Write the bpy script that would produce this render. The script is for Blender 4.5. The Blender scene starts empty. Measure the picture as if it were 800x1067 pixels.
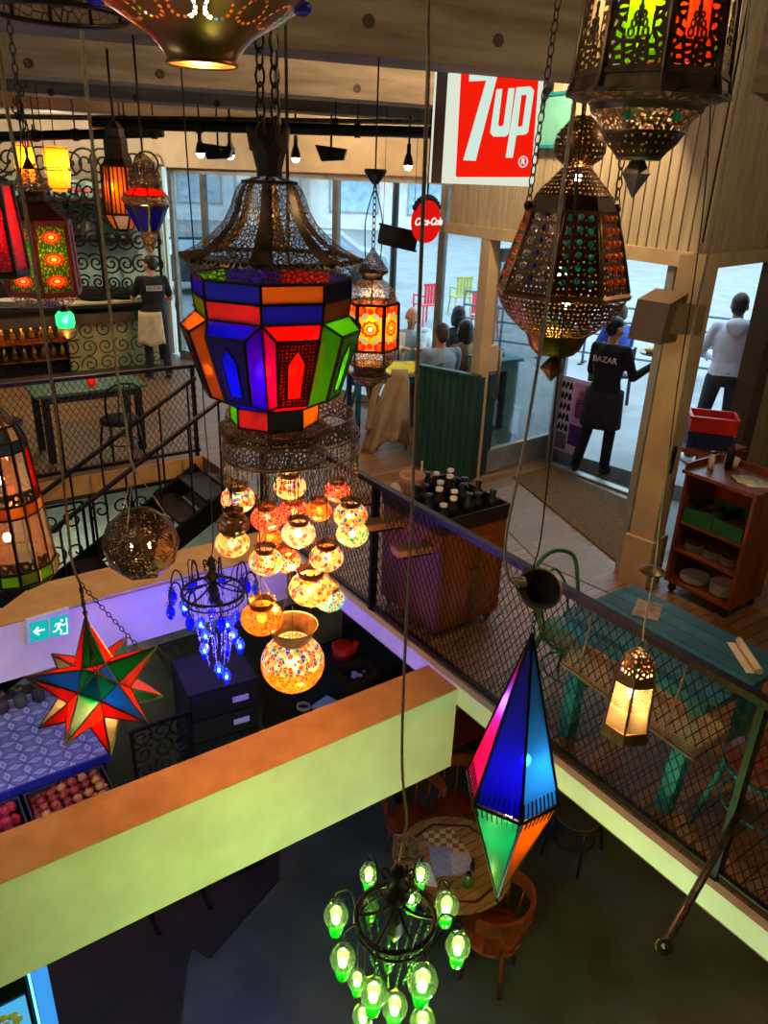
import bpy, bmesh, math, random
from mathutils import Vector, Matrix
random.seed(7)
C = bpy.context.scene.collection
PI = math.pi
# ------------------------------------------------------------------ camera
H = 2.9; FPX = 800.0
pit = math.radians(23.5); rol = math.radians(2.3)
F = Vector((0, math.cos(pit), -math.sin(pit)))
R0 = Vector((1, 0, 0)); U0 = Vector((0, math.sin(pit), math.cos(pit)))
R = math.cos(rol)*R0 + math.sin(rol)*U0
U = -math.sin(rol)*R0 + math.cos(rol)*U0
CAM = Vector((0, 0, H))
cd = bpy.data.cameras.new('camera'); cam = bpy.data.objects.new('camera', cd); C.objects.link(cam)
mw = Matrix((R, U, -F)).transposed().to_4x4(); mw.translation = CAM
cam.matrix_world = mw
cd.sensor_fit = 'HORIZONTAL'; cd.sensor_width = 36; cd.lens = 36.0*FPX/800.0
cd.clip_start = 0.05; cd.clip_end = 300
bpy.context.scene.camera = cam
def ray(x, y): return F + R*((x-400)/FPX) + U*((533.5-y)/FPX)
def at(x, y, Y):
    d = ray(x, y); return CAM + d*(Y/d.y)
def on(x, y, z):
    d = ray(x, y); return CAM + d*((z-H)/d.z)
def vp(x, y, P, Q):
    d = ray(x, y); n = Vector((-(Q[1]-P[1]), Q[0]-P[0], 0))
    return CAM + d*(((Vector((P[0], P[1], 0))-CAM).dot(n))/d.dot(n))
def dep(p): return (Vector(p)-CAM).dot(F)
def px2m(p): return dep(p)/FPX
GA = math.radians(36); GU = Vector((math.cos(GA), math.sin(GA), 0)); GV = Vector((-math.sin(GA), math.cos(GA), 0))
GO = Vector((0.55, 3.96, 0))
def W(u, v, z=0): return GO + GU*u + GV*v + Vector((0, 0, z))

# ------------------------------------------------------------------ mesh helper
class MB:
    def __init__(s): s.v = []; s.f = []; s.uv = {}; s.sm = set(); s.mi = {}
    def add(s, vs, fs, smooth=False, uvs=None, mi=0):
        b = len(s.v); s.v += [Vector(p) for p in vs]
        for k, f in enumerate(fs):
            i = len(s.f); s.f.append([b+j for j in f])
            if smooth: s.sm.add(i)
            if uvs: s.uv[i] = uvs[k]
            if mi: s.mi[i] = mi
        return s
    def box(s, c, sx, sy, sz, rz=0, M=None):
        c = Vector(c); vs = []
        for dz in (-.5, .5):
            for dx, dy in ((-.5, -.5), (.5, -.5), (.5, .5), (-.5, .5)):
                p = Vector((dx*sx, dy*sy, dz*sz))
                if rz: p = Matrix.Rotation(rz, 3, 'Z') @ p
                if M is not None: p = M @ p
                vs.append(c+p)
        return s.add(vs, [(3,2,1,0), (4,5,6,7), (0,1,5,4), (1,2,6,5), (2,3,7,6), (3,0,4,7)])
    def bar(s, a, b, w, h=None, up=(0, 0, 1)):
        a = Vector(a); b = Vector(b); d = (b-a)
        if d.length < 1e-6: return s
        d.normalize(); up = Vector(up)
        if abs(d.dot(up)) > .98: up = Vector((0, 1, 0))
        x = d.cross(up).normalized(); y = x.cross(d); h = h or w; vs = []
        for p in (a, b):
            for i, j in ((-1, -1), (1, -1), (1, 1), (-1, 1)): vs.append(p+x*i*w/2+y*j*h/2)
        return s.add(vs, [(0,1,2,3), (7,6,5,4), (4,5,1,0), (5,6,2,1), (6,7,3,2), (7,4,0,3)])
    def tube(s, pts, r, n=6, closed=False, smooth=True):
        pts = [Vector(p) for p in pts]; m = len(pts); rs = r if isinstance(r, (list, tuple)) else [r]*m
        vs = []; prev = None
        for i, p in enumerate(pts):
            if closed: t = pts[(i+1) % m]-pts[i-1]
            else: t = pts[min(i+1, m-1)]-pts[max(i-1, 0)]
            if t.length < 1e-9: t = Vector((0, 0, 1))
            t.normalize()
            x = prev-t*prev.dot(t) if prev is not None else t.orthogonal()
            if x.length < 1e-6: x = t.orthogonal()
            x.normalize(); prev = x; y = t.cross(x)
            for k in range(n):
                a = 2*PI*k/n; vs.append(p+(x*math.cos(a)+y*math.sin(a))*rs[i])
        fs = []
        for i in range(m if closed else m-1):
            for k in range(n):
                j = (i+1) % m; fs.append((i*n+k, i*n+(k+1) % n, j*n+(k+1) % n, j*n+k))
        s.add(vs, fs, smooth)
        if not closed:
            b = len(s.v)-n*m
            s.f.append([b+k for k in range(n)][::-1]); s.f.append([b+(m-1)*n+k for k in range(n)])
        return s
    def lathe(s, prof, n=16, ph=0.0, c=(0, 0, 0), smooth=True, cap=False, arc=2*PI, M=None):
        c = Vector(c); vs = []; us = []; full = abs(arc-2*PI) < 1e-6; nn = n if full else n+1
        L = 0; Ls = []
        rm = max(p[0] for p in prof)
        for i, (r, z) in enumerate(prof):
            if i: L += math.hypot(r-prof[i-1][0], z-prof[i-1][1])
            Ls.append(L)
            for k in range(nn):
                a = ph+arc*k/n; p = Vector((r*math.cos(a), r*math.sin(a), z))
                if M is not None: p = M @ p
                vs.append(c+p)
        fs = []; uv = []
        for i in range(len(prof)-1):
            for k in range(n):
                k2 = (k+1) % nn
                fs.append((i*nn+k, i*nn+k2, (i+1)*nn+k2, (i+1)*nn+k))
                u0 = rm*arc*k/n; u1 = rm*arc*(k+1)/n
                uv.append(((u0, Ls[i]), (u1, Ls[i]), (u1, Ls[i+1]), (u0, Ls[i+1])))
        s.add(vs, fs, smooth, uv)
        if cap and full:
            b = len(s.v)-nn*len(prof)
            s.f.append([b+k for k in range(nn)][::-1]); s.f.append([b+(len(prof)-1)*nn+k for k in range(nn)])
        return s
    def sphere(s, c, rx, ry=None, rz=None, n=12, m=8, M=None, smooth=True):
        ry = ry or rx; rz = rz or rx; c = Vector(c); vs = [c+((M @ Vector((0, 0, -rz))) if M is not None else Vector((0, 0, -rz)))]
        for i in range(1, m):
            t = -PI/2+PI*i/m
            for k in range(n):
                a = 2*PI*k/n; p = Vector((rx*math.cos(t)*math.cos(a), ry*math.cos(t)*math.sin(a), rz*math.sin(t)))
                vs.append(c+(M @ p if M is not None else p))
        vs.append(c+((M @ Vector((0, 0, rz))) if M is not None else Vector((0, 0, rz))))
        fs = [(0, 1+(k+1) % n, 1+k) for k in range(n)]
        for i in range(m-2):
            for k in range(n):
                a = 1+i*n; fs.append((a+k, a+(k+1) % n, a+n+(k+1) % n, a+n+k))
        t = len(vs)-1; a = 1+(m-2)*n
        fs += [(a+k, a+(k+1) % n, t) for k in range(n)]
        return s.add(vs, fs, smooth)
    def quad(s, a, b, c, d, th=0.0, inset=0.0, uvs=None):
        q = [Vector(p) for p in (a, b, c, d)]; m = sum(q, Vector())/4
        if inset: q = [p+(m-p)*inset for p in q]
        uv = uvs or ((0, 0), (1, 0), (1, 1), (0, 1))
        if not th: return s.add(q, [(0, 1, 2, 3)], False, [uv])
        n = (q[1]-q[0]).cross(q[3]-q[0]).normalized()*th/2
        vs = [p+n for p in q]+[p-n for p in q]
        ru = tuple(reversed(uv)); e = (uv[0], uv[1], uv[1], uv[0])
        return s.add(vs, [(0,1,2,3), (7,6,5,4), (1,0,4,5), (2,1,5,6), (3,2,6,7), (0,3,7,4)], False, [uv, ru, e, e, e, e])
    def poly(s, pts, n, th):
        """flat outline extruded along vector n*th"""
        p = [Vector(q) for q in pts]; k = len(p); e = Vector(n).normalized()*th
        vs = p+[q+e for q in p]
        fs = [tuple(range(k))[::-1], tuple(range(k, 2*k))]+[(i, (i+1) % k, k+(i+1) % k, k+i) for i in range(k)]
        return s.add(vs, fs)
    def xform(s, M):
        s.v = [M @ p for p in s.v]; return s
    def build(s, name, mat, parent=None, w=False, kind=None):
        off = Vector()
        if w and parent is not None:
            q = parent
            while q.parent: q = q.parent
            off = q.location
        me = bpy.data.meshes.new(name)
        me.from_pydata([tuple(p-off) for p in s.v], [], s.f)
        for m_ in (mat if isinstance(mat, (list, tuple)) else [mat]): me.materials.append(m_)
        if s.uv:
            ul = me.uv_layers.new(name='UVMap'); d = ul.data
            for i, pl in enumerate(me.polygons):
                u = s.uv.get(i)
                if u:
                    for k, li in enumerate(pl.loop_indices): d[li].uv = u[k]
        for i, pl in enumerate(me.polygons):
            if i in s.sm: pl.use_smooth = True
            if i in s.mi: pl.material_index = s.mi[i]
        me.update()
        o = bpy.data.objects.new(name, me); C.objects.link(o)
        if parent is not None: o.parent = parent
        if kind: o['kind'] = kind
        return o
def tag(o, label, cat, group=None, kind=None):
    o['label'] = label; o['category'] = cat
    if group: o['group'] = group
    if kind: o['kind'] = kind
    return o
def thing(name, label, cat, loc=(0, 0, 0), rz=0, group=None):
    o = bpy.data.objects.new(name, None); C.objects.link(o); o.empty_display_size = .05
    o.location = loc; o.rotation_euler = (0, 0, rz)
    return tag(o, label, cat, group)
def dup(root, loc, rz=None, label=None, group=None, sc=None):
    r = root.copy(); C.objects.link(r); r.location = loc
    if rz is not None: r.rotation_euler = (0, 0, rz)
    if sc: r.scale = (sc, sc, sc)
    if label: r['label'] = label
    if group: r['group'] = group
    def rec(a, b):
        for ch in list(a.children):
            c = ch.copy(); C.objects.link(c); c.parent = b; rec(ch, c)
    rec(root, r); return r
def struct(name, mb, m, parent=None):
    o = mb.build(name, m, parent)
    if parent is None: o['kind'] = 'structure'
    return o
def lookup(pts, t):
    for (a, b), (c, d) in zip(pts, pts[1:]):
        if a <= t <= c: return b+(d-b)*(t-a)/(c-a)
    return pts[-1][1]
def smooth_path(pts, k=6):
    p = [Vector(q) for q in pts]; out = []
    for i in range(len(p)-1):
        a = p[max(i-1, 0)]; b = p[i]; c = p[i+1]; d = p[min(i+2, len(p)-1)]
        for j in range(k):
            t = j/k
            out.append(.5*((2*b)+(c-a)*t+(2*a-5*b+4*c-d)*t*t+(3*b-a-3*c+d)*t**3))
    out.append(p[-1]); return out

# ------------------------------------------------------------------ materials
def lin(h):
    if isinstance(h, str):
        v = [int(h[i:i+2], 16)/255 for i in (0, 2, 4)]
        return tuple(x/12.92 if x <= .04045 else ((x+.055)/1.055)**2.4 for x in v)
    return h
def newmat(name):
    m = bpy.data.materials.new(name); m.use_nodes = True; nt = m.node_tree; nt.nodes.clear()
    return m, nt, nt.nodes.new('ShaderNodeOutputMaterial')
def N(nt, t, **k):
    n = nt.nodes.new(t)
    for a, b in k.items(): setattr(n, a, b)
    return n
def L(nt, a, b): nt.links.new(a, b)
def mathn(nt, op, a, b=None):
    n = N(nt, 'ShaderNodeMath', operation=op)
    for i, q in enumerate((a, b)):
        if q is None: continue
        if isinstance(q, (int, float)): n.inputs[i].default_value = q
        else: L(nt, q, n.inputs[i])
    return n.outputs[0]
def mixc(nt, fac, a, b):
    n = N(nt, 'ShaderNodeMix', data_type='RGBA')
    for i, q in ((0, fac), (6, a), (7, b)):
        if isinstance(q, (int, float)): n.inputs[i].default_value = q
        elif isinstance(q, tuple): n.inputs[i].default_value = (*q, 1)
        else: L(nt, q, n.inputs[i])
    return n.outputs[2]
def noise(nt, scale, detail=4, vec=None, rough=.55):
    n = N(nt, 'ShaderNodeTexNoise'); n.inputs['Scale'].default_value = scale; n.inputs['Detail'].default_value = detail
    n.inputs['Roughness'].default_value = rough
    if vec is None: vec = N(nt, 'ShaderNodeTexCoord').outputs['Object']
    L(nt, vec, n.inputs['Vector']); return n
def pm(name, a, b=None, scale=8, rough=.6, metal=0, bump=.15, spec=.4, stretch=None):
    """two tone noise material"""
    m, nt, out = newmat(name); a = lin(a); b = lin(b) if b else tuple(x*.7 for x in a)
    co = N(nt, 'ShaderNodeTexCoord').outputs['Object']
    if stretch:
        mp = N(nt, 'ShaderNodeMapping'); mp.inputs['Scale'].default_value = stretch; L(nt, co, mp.inputs[0]); co = mp.outputs[0]
    nz = noise(nt, scale, 5, co); cr = N(nt, 'ShaderNodeMapRange'); L(nt, nz.outputs['Fac'], cr.inputs[0])
    cr.inputs[1].default_value = .32; cr.inputs[2].default_value = .68
    bs = N(nt, 'ShaderNodeBsdfPrincipled'); L(nt, mixc(nt, cr.outputs[0], a, b), bs.inputs['Base Color'])
    bs.inputs['Roughness'].default_value = rough; bs.inputs['Metallic'].default_value = metal
    bs.inputs['Specular IOR Level'].default_value = spec
    if bump:
        bp = N(nt, 'ShaderNodeBump'); bp.inputs['Strength'].default_value = bump; bp.inputs['Distance'].default_value = .01
        L(nt, nz.outputs['Fac'], bp.inputs['Height']); L(nt, bp.outputs[0], bs.inputs['Normal'])
    L(nt, bs.outputs[0], out.inputs[0]); return m
def emit(name, col, s):
    m, nt, out = newmat(name); e = N(nt, 'ShaderNodeEmission'); e.inputs[0].default_value = (*lin(col), 1); e.inputs[1].default_value = s
    L(nt, e.outputs[0], out.inputs[0]); return m
def glassy(nt, colsock, out, tl=.6, tr=.3, gl=.1):
    """translucent + transparent + glossy sheet glass"""
    a = N(nt, 'ShaderNodeBsdfTranslucent'); b = N(nt, 'ShaderNodeBsdfTransparent'); g = N(nt, 'ShaderNodeBsdfGlossy'); d = N(nt, 'ShaderNodeBsdfDiffuse')
    g.inputs['Roughness'].default_value = .15
    for q in (a, b, d):
        if isinstance(colsock, tuple): q.inputs[0].default_value = (*colsock, 1)
        else: L(nt, colsock, q.inputs[0])
    m0 = N(nt, 'ShaderNodeMixShader'); m0.inputs[0].default_value = .3; L(nt, a.outputs[0], m0.inputs[1]); L(nt, d.outputs[0], m0.inputs[2])
    m1 = N(nt, 'ShaderNodeMixShader'); m1.inputs[0].default_value = tr/(tl+tr); L(nt, m0.outputs[0], m1.inputs[1]); L(nt, b.outputs[0], m1.inputs[2])
    m2 = N(nt, 'ShaderNodeMixShader'); m2.inputs[0].default_value = gl; L(nt, m1.outputs[0], m2.inputs[1]); L(nt, g.outputs[0], m2.inputs[2])
    L(nt, m2.outputs[0], out.inputs[0])
def stained(name, col, tl=.62, tr=.32):
    m, nt, out = newmat(name); c = lin(col)
    nz = noise(nt, 25, 3); cr = N(nt, 'ShaderNodeMapRange'); L(nt, nz.outputs[0], cr.inputs[0]); cr.inputs[3].default_value = .0; cr.inputs[4].default_value = .5
    glassy(nt, mixc(nt, cr.outputs[0], c, tuple(x*.75 for x in c)), out, tl, tr); return m
def mosaic(name, cols, scale, grout='e8d8b8', tl=.75, tr=.15):
    m, nt, out = newmat(name); co = N(nt, 'ShaderNodeTexCoord').outputs['Object']
    v = N(nt, 'ShaderNodeTexVoronoi'); v.inputs['Scale'].default_value = scale; L(nt, co, v.inputs['Vector'])
    e = N(nt, 'ShaderNodeTexVoronoi', feature='DISTANCE_TO_EDGE'); e.inputs['Scale'].default_value = scale; L(nt, co, e.inputs['Vector'])
    rmp = N(nt, 'ShaderNodeValToRGB'); rmp.color_ramp.interpolation = 'CONSTANT'
    sp = N(nt, 'ShaderNodeSeparateColor'); L(nt, v.outputs['Color'], sp.inputs[0]); L(nt, sp.outputs[0], rmp.inputs[0])
    el = rmp.color_ramp.elements
    while len(el) < len(cols): el.new(.5)
    for i, h in enumerate(cols): el[i].position = i/len(cols); el[i].color = (*lin(h), 1)
    g = mathn(nt, 'LESS_THAN', e.outputs['Distance'], .06)
    glassy(nt, mixc(nt, g, rmp.outputs[0], lin(grout)), out, tl, tr); return m
def filigree(name, col, scale=60, mode='cell', t=.12, rough=.4, metal=.8, col2=None):
    """sheet metal punched with a fine lattice of real openings (UV is in metres)"""
    m, nt, out = newmat(name); uv = N(nt, 'ShaderNodeTexCoord').outputs['UV']
    c = lin(col); c2 = lin(col2) if col2 else tuple(x*.5 for x in c)
    nz = noise(nt, 20, 4)
    bs = N(nt, 'ShaderNodeBsdfPrincipled'); L(nt, mixc(nt, nz.outputs[0], c, c2), bs.inputs['Base Color'])
    bs.inputs['Metallic'].default_value = metal; bs.inputs['Roughness'].default_value = rough
    v = N(nt, 'ShaderNodeTexVoronoi', voronoi_dimensions='2D'); v.inputs['Scale'].default_value = scale; L(nt, uv, v.inputs['Vector'])
    if mode == 'cell':
        v.feature = 'DISTANCE_TO_EDGE'; h = mathn(nt, 'GREATER_THAN', v.outputs['Distance'], t)
    elif mode == 'dots':
        v.feature = 'F1'; v.inputs['Randomness'].default_value = .35; h = mathn(nt, 'LESS_THAN', v.outputs['Distance'], t)
    elif mode == 'scatter':
        v.feature = 'F1'; v.inputs['Randomness'].default_value = .9; h = mathn(nt, 'LESS_THAN', v.outputs['Distance'], t)
    tb = N(nt, 'ShaderNodeBsdfTransparent'); mx = N(nt, 'ShaderNodeMixShader')
    L(nt, h, mx.inputs[0]); L(nt, bs.outputs[0], mx.inputs[1]); L(nt, tb.outputs[0], mx.inputs[2]); L(nt, mx.outputs[0], out.inputs[0]); return m
def loop_pierced(name, col, col2, P, v0, rx, ry):
    """brass sheet with loops of small round openings (UV in metres)"""
    m, nt, out = newmat(name); uv = N(nt, 'ShaderNodeTexCoord').outputs['UV']; s = N(nt, 'ShaderNodeSeparateXYZ'); L(nt, uv, s.inputs[0])
    nz = noise(nt, 6, 4); bs = N(nt, 'ShaderNodeBsdfPrincipled'); L(nt, mixc(nt, nz.outputs[0], lin(col), lin(col2)), bs.inputs['Base Color']); bs.inputs['Metallic'].default_value = .9; bs.inputs['Roughness'].default_value = .3
    fx = mathn(nt, 'DIVIDE', mathn(nt, 'MULTIPLY', mathn(nt, 'SUBTRACT', mathn(nt, 'FRACT', mathn(nt, 'DIVIDE', s.outputs[0], P)), .5), P), rx)
    fy = mathn(nt, 'DIVIDE', mathn(nt, 'SUBTRACT', s.outputs[1], v0), ry)
    fx = mathn(nt, 'MULTIPLY', fx, mathn(nt, 'ADD', 1.0, mathn(nt, 'MULTIPLY', fy, .35)))
    d = mathn(nt, 'SQRT', mathn(nt, 'ADD', mathn(nt, 'MULTIPLY', fx, fx), mathn(nt, 'MULTIPLY', fy, fy))); an = mathn(nt, 'ARCTAN2', fy, fx)
    dots = mathn(nt, 'GREATER_THAN', mathn(nt, 'SINE', mathn(nt, 'MULTIPLY', an, 15)), -.15)
    r1 = mathn(nt, 'LESS_THAN', mathn(nt, 'ABSOLUTE', mathn(nt, 'SUBTRACT', d, 1.0)), .1)
    h = mathn(nt, 'MULTIPLY', dots, r1)
    tb = N(nt, 'ShaderNodeBsdfTransparent'); mx = N(nt, 'ShaderNodeMixShader'); L(nt, h, mx.inputs[0]); L(nt, bs.outputs[0], mx.inputs[1]); L(nt, tb.outputs[0], mx.inputs[2]); L(nt, mx.outputs[0], out.inputs[0]); return m
def rosette(name, base, c1, c2, c3, rows=3, edge='a01810', tl=.7, tr=.2):
    """painted glass panel: round flowers stacked up the pane, in UV 0..1"""
    m, nt, out = newmat(name); uv = N(nt, 'ShaderNodeTexCoord').outputs['UV']; s = N(nt, 'ShaderNodeSeparateXYZ'); L(nt, uv, s.inputs[0])
    x = mathn(nt, 'SUBTRACT', s.outputs[0], .5)
    fy = mathn(nt, 'FRACT', mathn(nt, 'MULTIPLY', s.outputs[1], rows)); y = mathn(nt, 'MULTIPLY', mathn(nt, 'SUBTRACT', fy, .5), 1.15 if rows == 3 else 1.9/rows)
    d = mathn(nt, 'SQRT', mathn(nt, 'ADD', mathn(nt, 'MULTIPLY', x, x), mathn(nt, 'MULTIPLY', y, y)))
    an = mathn(nt, 'ARCTAN2', y, x); wv = mathn(nt, 'MULTIPLY', mathn(nt, 'SINE', mathn(nt, 'MULTIPLY', an, 10)), .025)
    d2 = mathn(nt, 'ADD', d, wv)
    vo = N(nt, 'ShaderNodeTexVoronoi', voronoi_dimensions='2D'); vo.inputs['Scale'].default_value = 14; L(nt, uv, vo.inputs['Vector'])
    dots = mathn(nt, 'LESS_THAN', vo.outputs['Distance'], .25)
    col = mixc(nt, dots, lin(base), tuple(.5*a+.5*b for a, b in zip(lin(base), lin(c2))))
    col = mixc(nt, mathn(nt, 'LESS_THAN', d2, .34 if rows == 1 else .30), col, lin(c1))
    col = mixc(nt, mathn(nt, 'LESS_THAN', d2, .25 if rows == 1 else .21), col, lin(c2))
    col = mixc(nt, mathn(nt, 'LESS_THAN', d, .15), col, lin(c1))
    col = mixc(nt, mathn(nt, 'LESS_THAN', d, .09), col, lin(c3))
    if rows == 1:
        ax = mathn(nt, 'ABSOLUTE', x); ay = mathn(nt, 'ABSOLUTE', y)
        def blob(cx, cy, r, c, colr):
            q = mathn(nt, 'ADD', mathn(nt, 'POWER', mathn(nt, 'SUBTRACT', ax, cx), 2.0), mathn(nt, 'POWER', mathn(nt, 'SUBTRACT', ay, cy), 2.0))
            return mixc(nt, mathn(nt, 'LESS_THAN', q, r*r), c, lin(colr))
        col = blob(.42, .78, .26, col, 'd83010'); col = blob(.42, .78, .16, col, 'f07820'); col = blob(.2, .55, .13, col, '88a8a0'); col = blob(.34, .42, .09, col, '88a8a0'); col = blob(0, .75, .12, col, 'e05018')
    col = mixc(nt, mathn(nt, 'GREATER_THAN', mathn(nt, 'ABSOLUTE', x), .44), col, lin(edge))
    glassy(nt, col, out, tl, tr); return m
def planks(name, a, b, width, ang=0, rough=.45, gap='1a0f06', length=1.4):
    m, nt, out = newmat(name); co = N(nt, 'ShaderNodeTexCoord').outputs['Object']
    mp = N(nt, 'ShaderNodeMapping'); mp.inputs['Rotation'].default_value = (0, 0, -ang); L(nt, co, mp.inputs[0])
    bk = N(nt, 'ShaderNodeTexBrick'); bk.inputs['Scale'].default_value = 1; bk.inputs['Brick Width'].default_value = length; bk.inputs['Row Height'].default_value = width
    bk.inputs['Mortar Size'].default_value = .004; bk.inputs['Color1'].default_value = (*lin(a), 1); bk.inputs['Color2'].default_value = (*lin(b), 1); bk.inputs['Mortar'].default_value = (*lin(gap), 1)
    L(nt, mp.outputs[0], bk.inputs[0]); nz = noise(nt, 6, 6, mp.outputs[0])
    mp2 = N(nt, 'ShaderNodeMapping'); mp2.inputs['Scale'].default_value = (1, 12, 1); L(nt, mp.outputs[0], mp2.inputs[0]); L(nt, mp2.outputs[0], nz.inputs[0])
    mr = N(nt, 'ShaderNodeMapRange'); L(nt, nz.outputs[0], mr.inputs[0]); mr.inputs[3].default_value = .55; mr.inputs[4].default_value = 1.25
    mx = N(nt, 'ShaderNodeMix', data_type='RGBA', blend_type='MULTIPLY'); mx.inputs[0].default_value = 1; L(nt, bk.outputs[0], mx.inputs[6]); L(nt, mr.outputs[0], mx.inputs[7])
    bs = N(nt, 'ShaderNodeBsdfPrincipled'); L(nt, mx.outputs[2], bs.inputs['Base Color']); bs.inputs['Roughness'].default_value = rough
    L(nt, bs.outputs[0], out.inputs[0]); return m

M = {}
M['concrete'] = pm('board_marked_concrete', '857763', '5f5443', 2.2, .85, bump=.25, stretch=(.5, 1.2, 5))
M['ceiling'] = pm('dark_ceiling', '4a3c2c', '2c2218', 2, .9)
M['white'] = pm('painted_plaster', 'e6e0d2', 'd6cfbe', 4, .7, bump=.05)
M['beam_top'] = pm('tan_lamplight', 'd09a58', 'bb8446', 6, .8)  # warm lamp glow on the beam tops is mixed into this tan
M['floor_wood'] = planks('oak_floor', '8a6238', '6c4a28', .09, math.radians(36))
M['lower_floor'] = pm('polished_concrete', '4c524a', '30342c', 1.6, .38, bump=.04, spec=.5)
M['dark_brown'] = pm('dark_brown', '2a1a12', '1a100a', 3, .7)
M['plank'] = pm('pale_planks', 'b0a284', '948768', 3, .6, stretch=(6, 6, .6))
M['dark'] = pm('dark_gap', '1a1511', '0e0b08', 5, .9)
M['cream'] = pm('cream_trim', 'bda77e', 'a8936c', 4, .5)
M['black_metal'] = pm('black_iron', '1c1917', '0d0c0b', 12, .45, .6)
M['iron_brown'] = pm('brown_iron', '3b2c20', '1e150e', 15, .45, .7)
M['old_brass'] = pm('old_brass', '8d6a3e', '4a3520', 14, .35, .85)
M['pewter'] = pm('aged_tin', '7c6a52', '40352a', 18, .4, .8)
M['brass'] = pm('polished_brass', 'c48a50', '7a5330', 6, .3, .9)
M['cord'] = pm('rope_cord', '8c7c62', '6a5c46', 60, .9)
M['cable'] = pm('black_cable', '2a2622', '151311', 60, .8)
M['wcable'] = pm('pale_cable', 'a89a84', '8c7e6a', 60, .8)
M['alu'] = pm('aluminium_frame', 'a3a49c', '86867e', 5, .4, .3, bump=.03)
M['steel'] = pm('brushed_steel', '9a8468', '7a674f', 30, .35, .8, stretch=(1, 1, 20))
M['chrome'] = pm('mirror_steel', 'c8c8c8', '9c9c9c', 4, .12, 1, bump=0)
M['fil_dark'] = filigree('punched_dark_tin', '7c6850', 62, 'cell', .14)
M['fil_fine'] = filigree('punched_dark_tin_fine', '4c3826', 90, 'cell', .2)
M['fil_brass'] = filigree('punched_brass', '8f6a40', 105, 'scatter', .36)
M['fil_dots'] = filigree('dotted_brass', '6c4c30', 75, 'dots', .24)
M['fil_coarse'] = filigree('cut_out_tin', '6a5540', 50, 'cell', .26)
M['fil_ring'] = filigree('net_tin', '6a5236', 50, 'cell', .08)
M['fil_ball'] = filigree('star_cut_tin', '3c2e20', 66, 'cell', .25)
M['bulb_warm'] = emit('warm_bulb', 'ffc080', 110)
M['bulb_hot'] = emit('bright_warm_bulb', 'ffcc88', 330)
for k, h in dict(red='ff2810', blue='2420f0', orange='ffb438', green='90f038', amber='d88c28', olive='98a838', pink='ff38a8', teal='28e8c0', sky='48a8ff',
                 brown='8a5a28', dkblue='181a50', redpale='ff4020', coral='ff8040', clear='e8e0d0', emerald='08a850', lime='a8e818', magenta='e01850').items():
    M['g_'+k] = stained('glass_'+k, h)
M['g_frost'] = stained('frosted_glass', 'fff0d0', .6, .35)
# ------------------------------------------------------------------ the building
def V2(p): return Vector((p[0], p[1], 0))
PIL = V2(on(665, 603, 0)); THR_R = V2(on(664, 517.5, 0)); THR_L = V2(on(571, 483, 0))
FAC_A = Vector((-3.7, 13.1, 0)); FAC_B = Vector((1.95, 8.75, 0))
DJ = V2(on(490, 497, 0))                      # foot of the inner door post
RD = Vector((math.cos(math.radians(47)), math.sin(math.radians(47)), 0))   # line of the right-hand opening
RW_END = PIL+RD*8
def slab(name, pts, z0, z1, mat, kind='structure'):
    m = MB(); m.poly([(p[0], p[1], z0) for p in pts], (0, 0, 1), z1-z0); o = m.build(name, mat); o['kind'] = kind; return o
RWO = PIL+RD*4.2
slab('floor', [W(0, -3.6), W(3.6, -3.6), (6.2, 5.2), RWO, PIL+RD*.15, THR_R, THR_L, FAC_B, FAC_A, (-9, 13.6), W(-8, 4.85), W(.3, 4.85), W(.3, 2.85), W(0, 2.75)], -.17, 0, M['floor_wood'])
# pale edges of the slab round the void
m = MB(); m.bar(W(.012-.03, -3.6, -.0625), W(-.018, 2.3, -.0625), .03, .125); m.bar(W(-.015, 2.25, .01), W(-.015, -3.6, .01), .05, .02); struct('trim_1', m, M['white'])
m = MB(); m.bar(W(-8, 4.83, -.1), W(.3, 4.83, -.1), .03, .2); struct('trim_2', m, M['beam_top'])
# beams across the void: plaster faces, tops tinted with warm lamplight
def beam(name, v0, v1, z0, u0=-5.2, u1=-.035):
    m = MB(); c = (W(u0, v0)+W(u1, v1))/2
    m.box(c+Vector((0, 0, (z0-.012)/2)), u1-u0, v1-v0, -z0-.012, GA); b = m.build(name, M['white']); b['kind'] = 'structure'
    t = MB(); t.box(c+Vector((0, 0, -.006)), u1-u0, v1-v0+.004, .012, GA); t.build('lamplit_top', M['beam_top'], b, w=False)
beam('trim_3', .03, .32, -.62)
beam('trim_4', 2.25, 2.72, -.45)
# lower storey
LZ = -2.5
slab('floor_lower', [W(-6, -6), W(4, -6), W(4, 10.4), W(-6, 10.4)], LZ-.1, LZ, M['lower_floor'])
for nm, a, b in (('wall_lower_right', W(4, -6), W(4, 10.4)), ('wall_lower_far', W(-6, 10.4), W(4, 10.4)), ('wall_lower_left', W(-6, -6), W(-6, 10.4)), ('wall_lower_near', W(-6, -5.8), W(4, -5.8))):
    m = MB(); m.bar(a+Vector((0, 0, -1.34)), b+Vector((0, 0, -1.34)), .1, 2.32); struct(nm, m, M['ceiling'])
# dark brown section of the lower floor
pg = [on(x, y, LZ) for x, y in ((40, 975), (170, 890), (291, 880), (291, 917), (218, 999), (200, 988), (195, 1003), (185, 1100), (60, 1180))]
slab('floor_dark_brown', pg, LZ, LZ+.012, M['dark_brown'])
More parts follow.
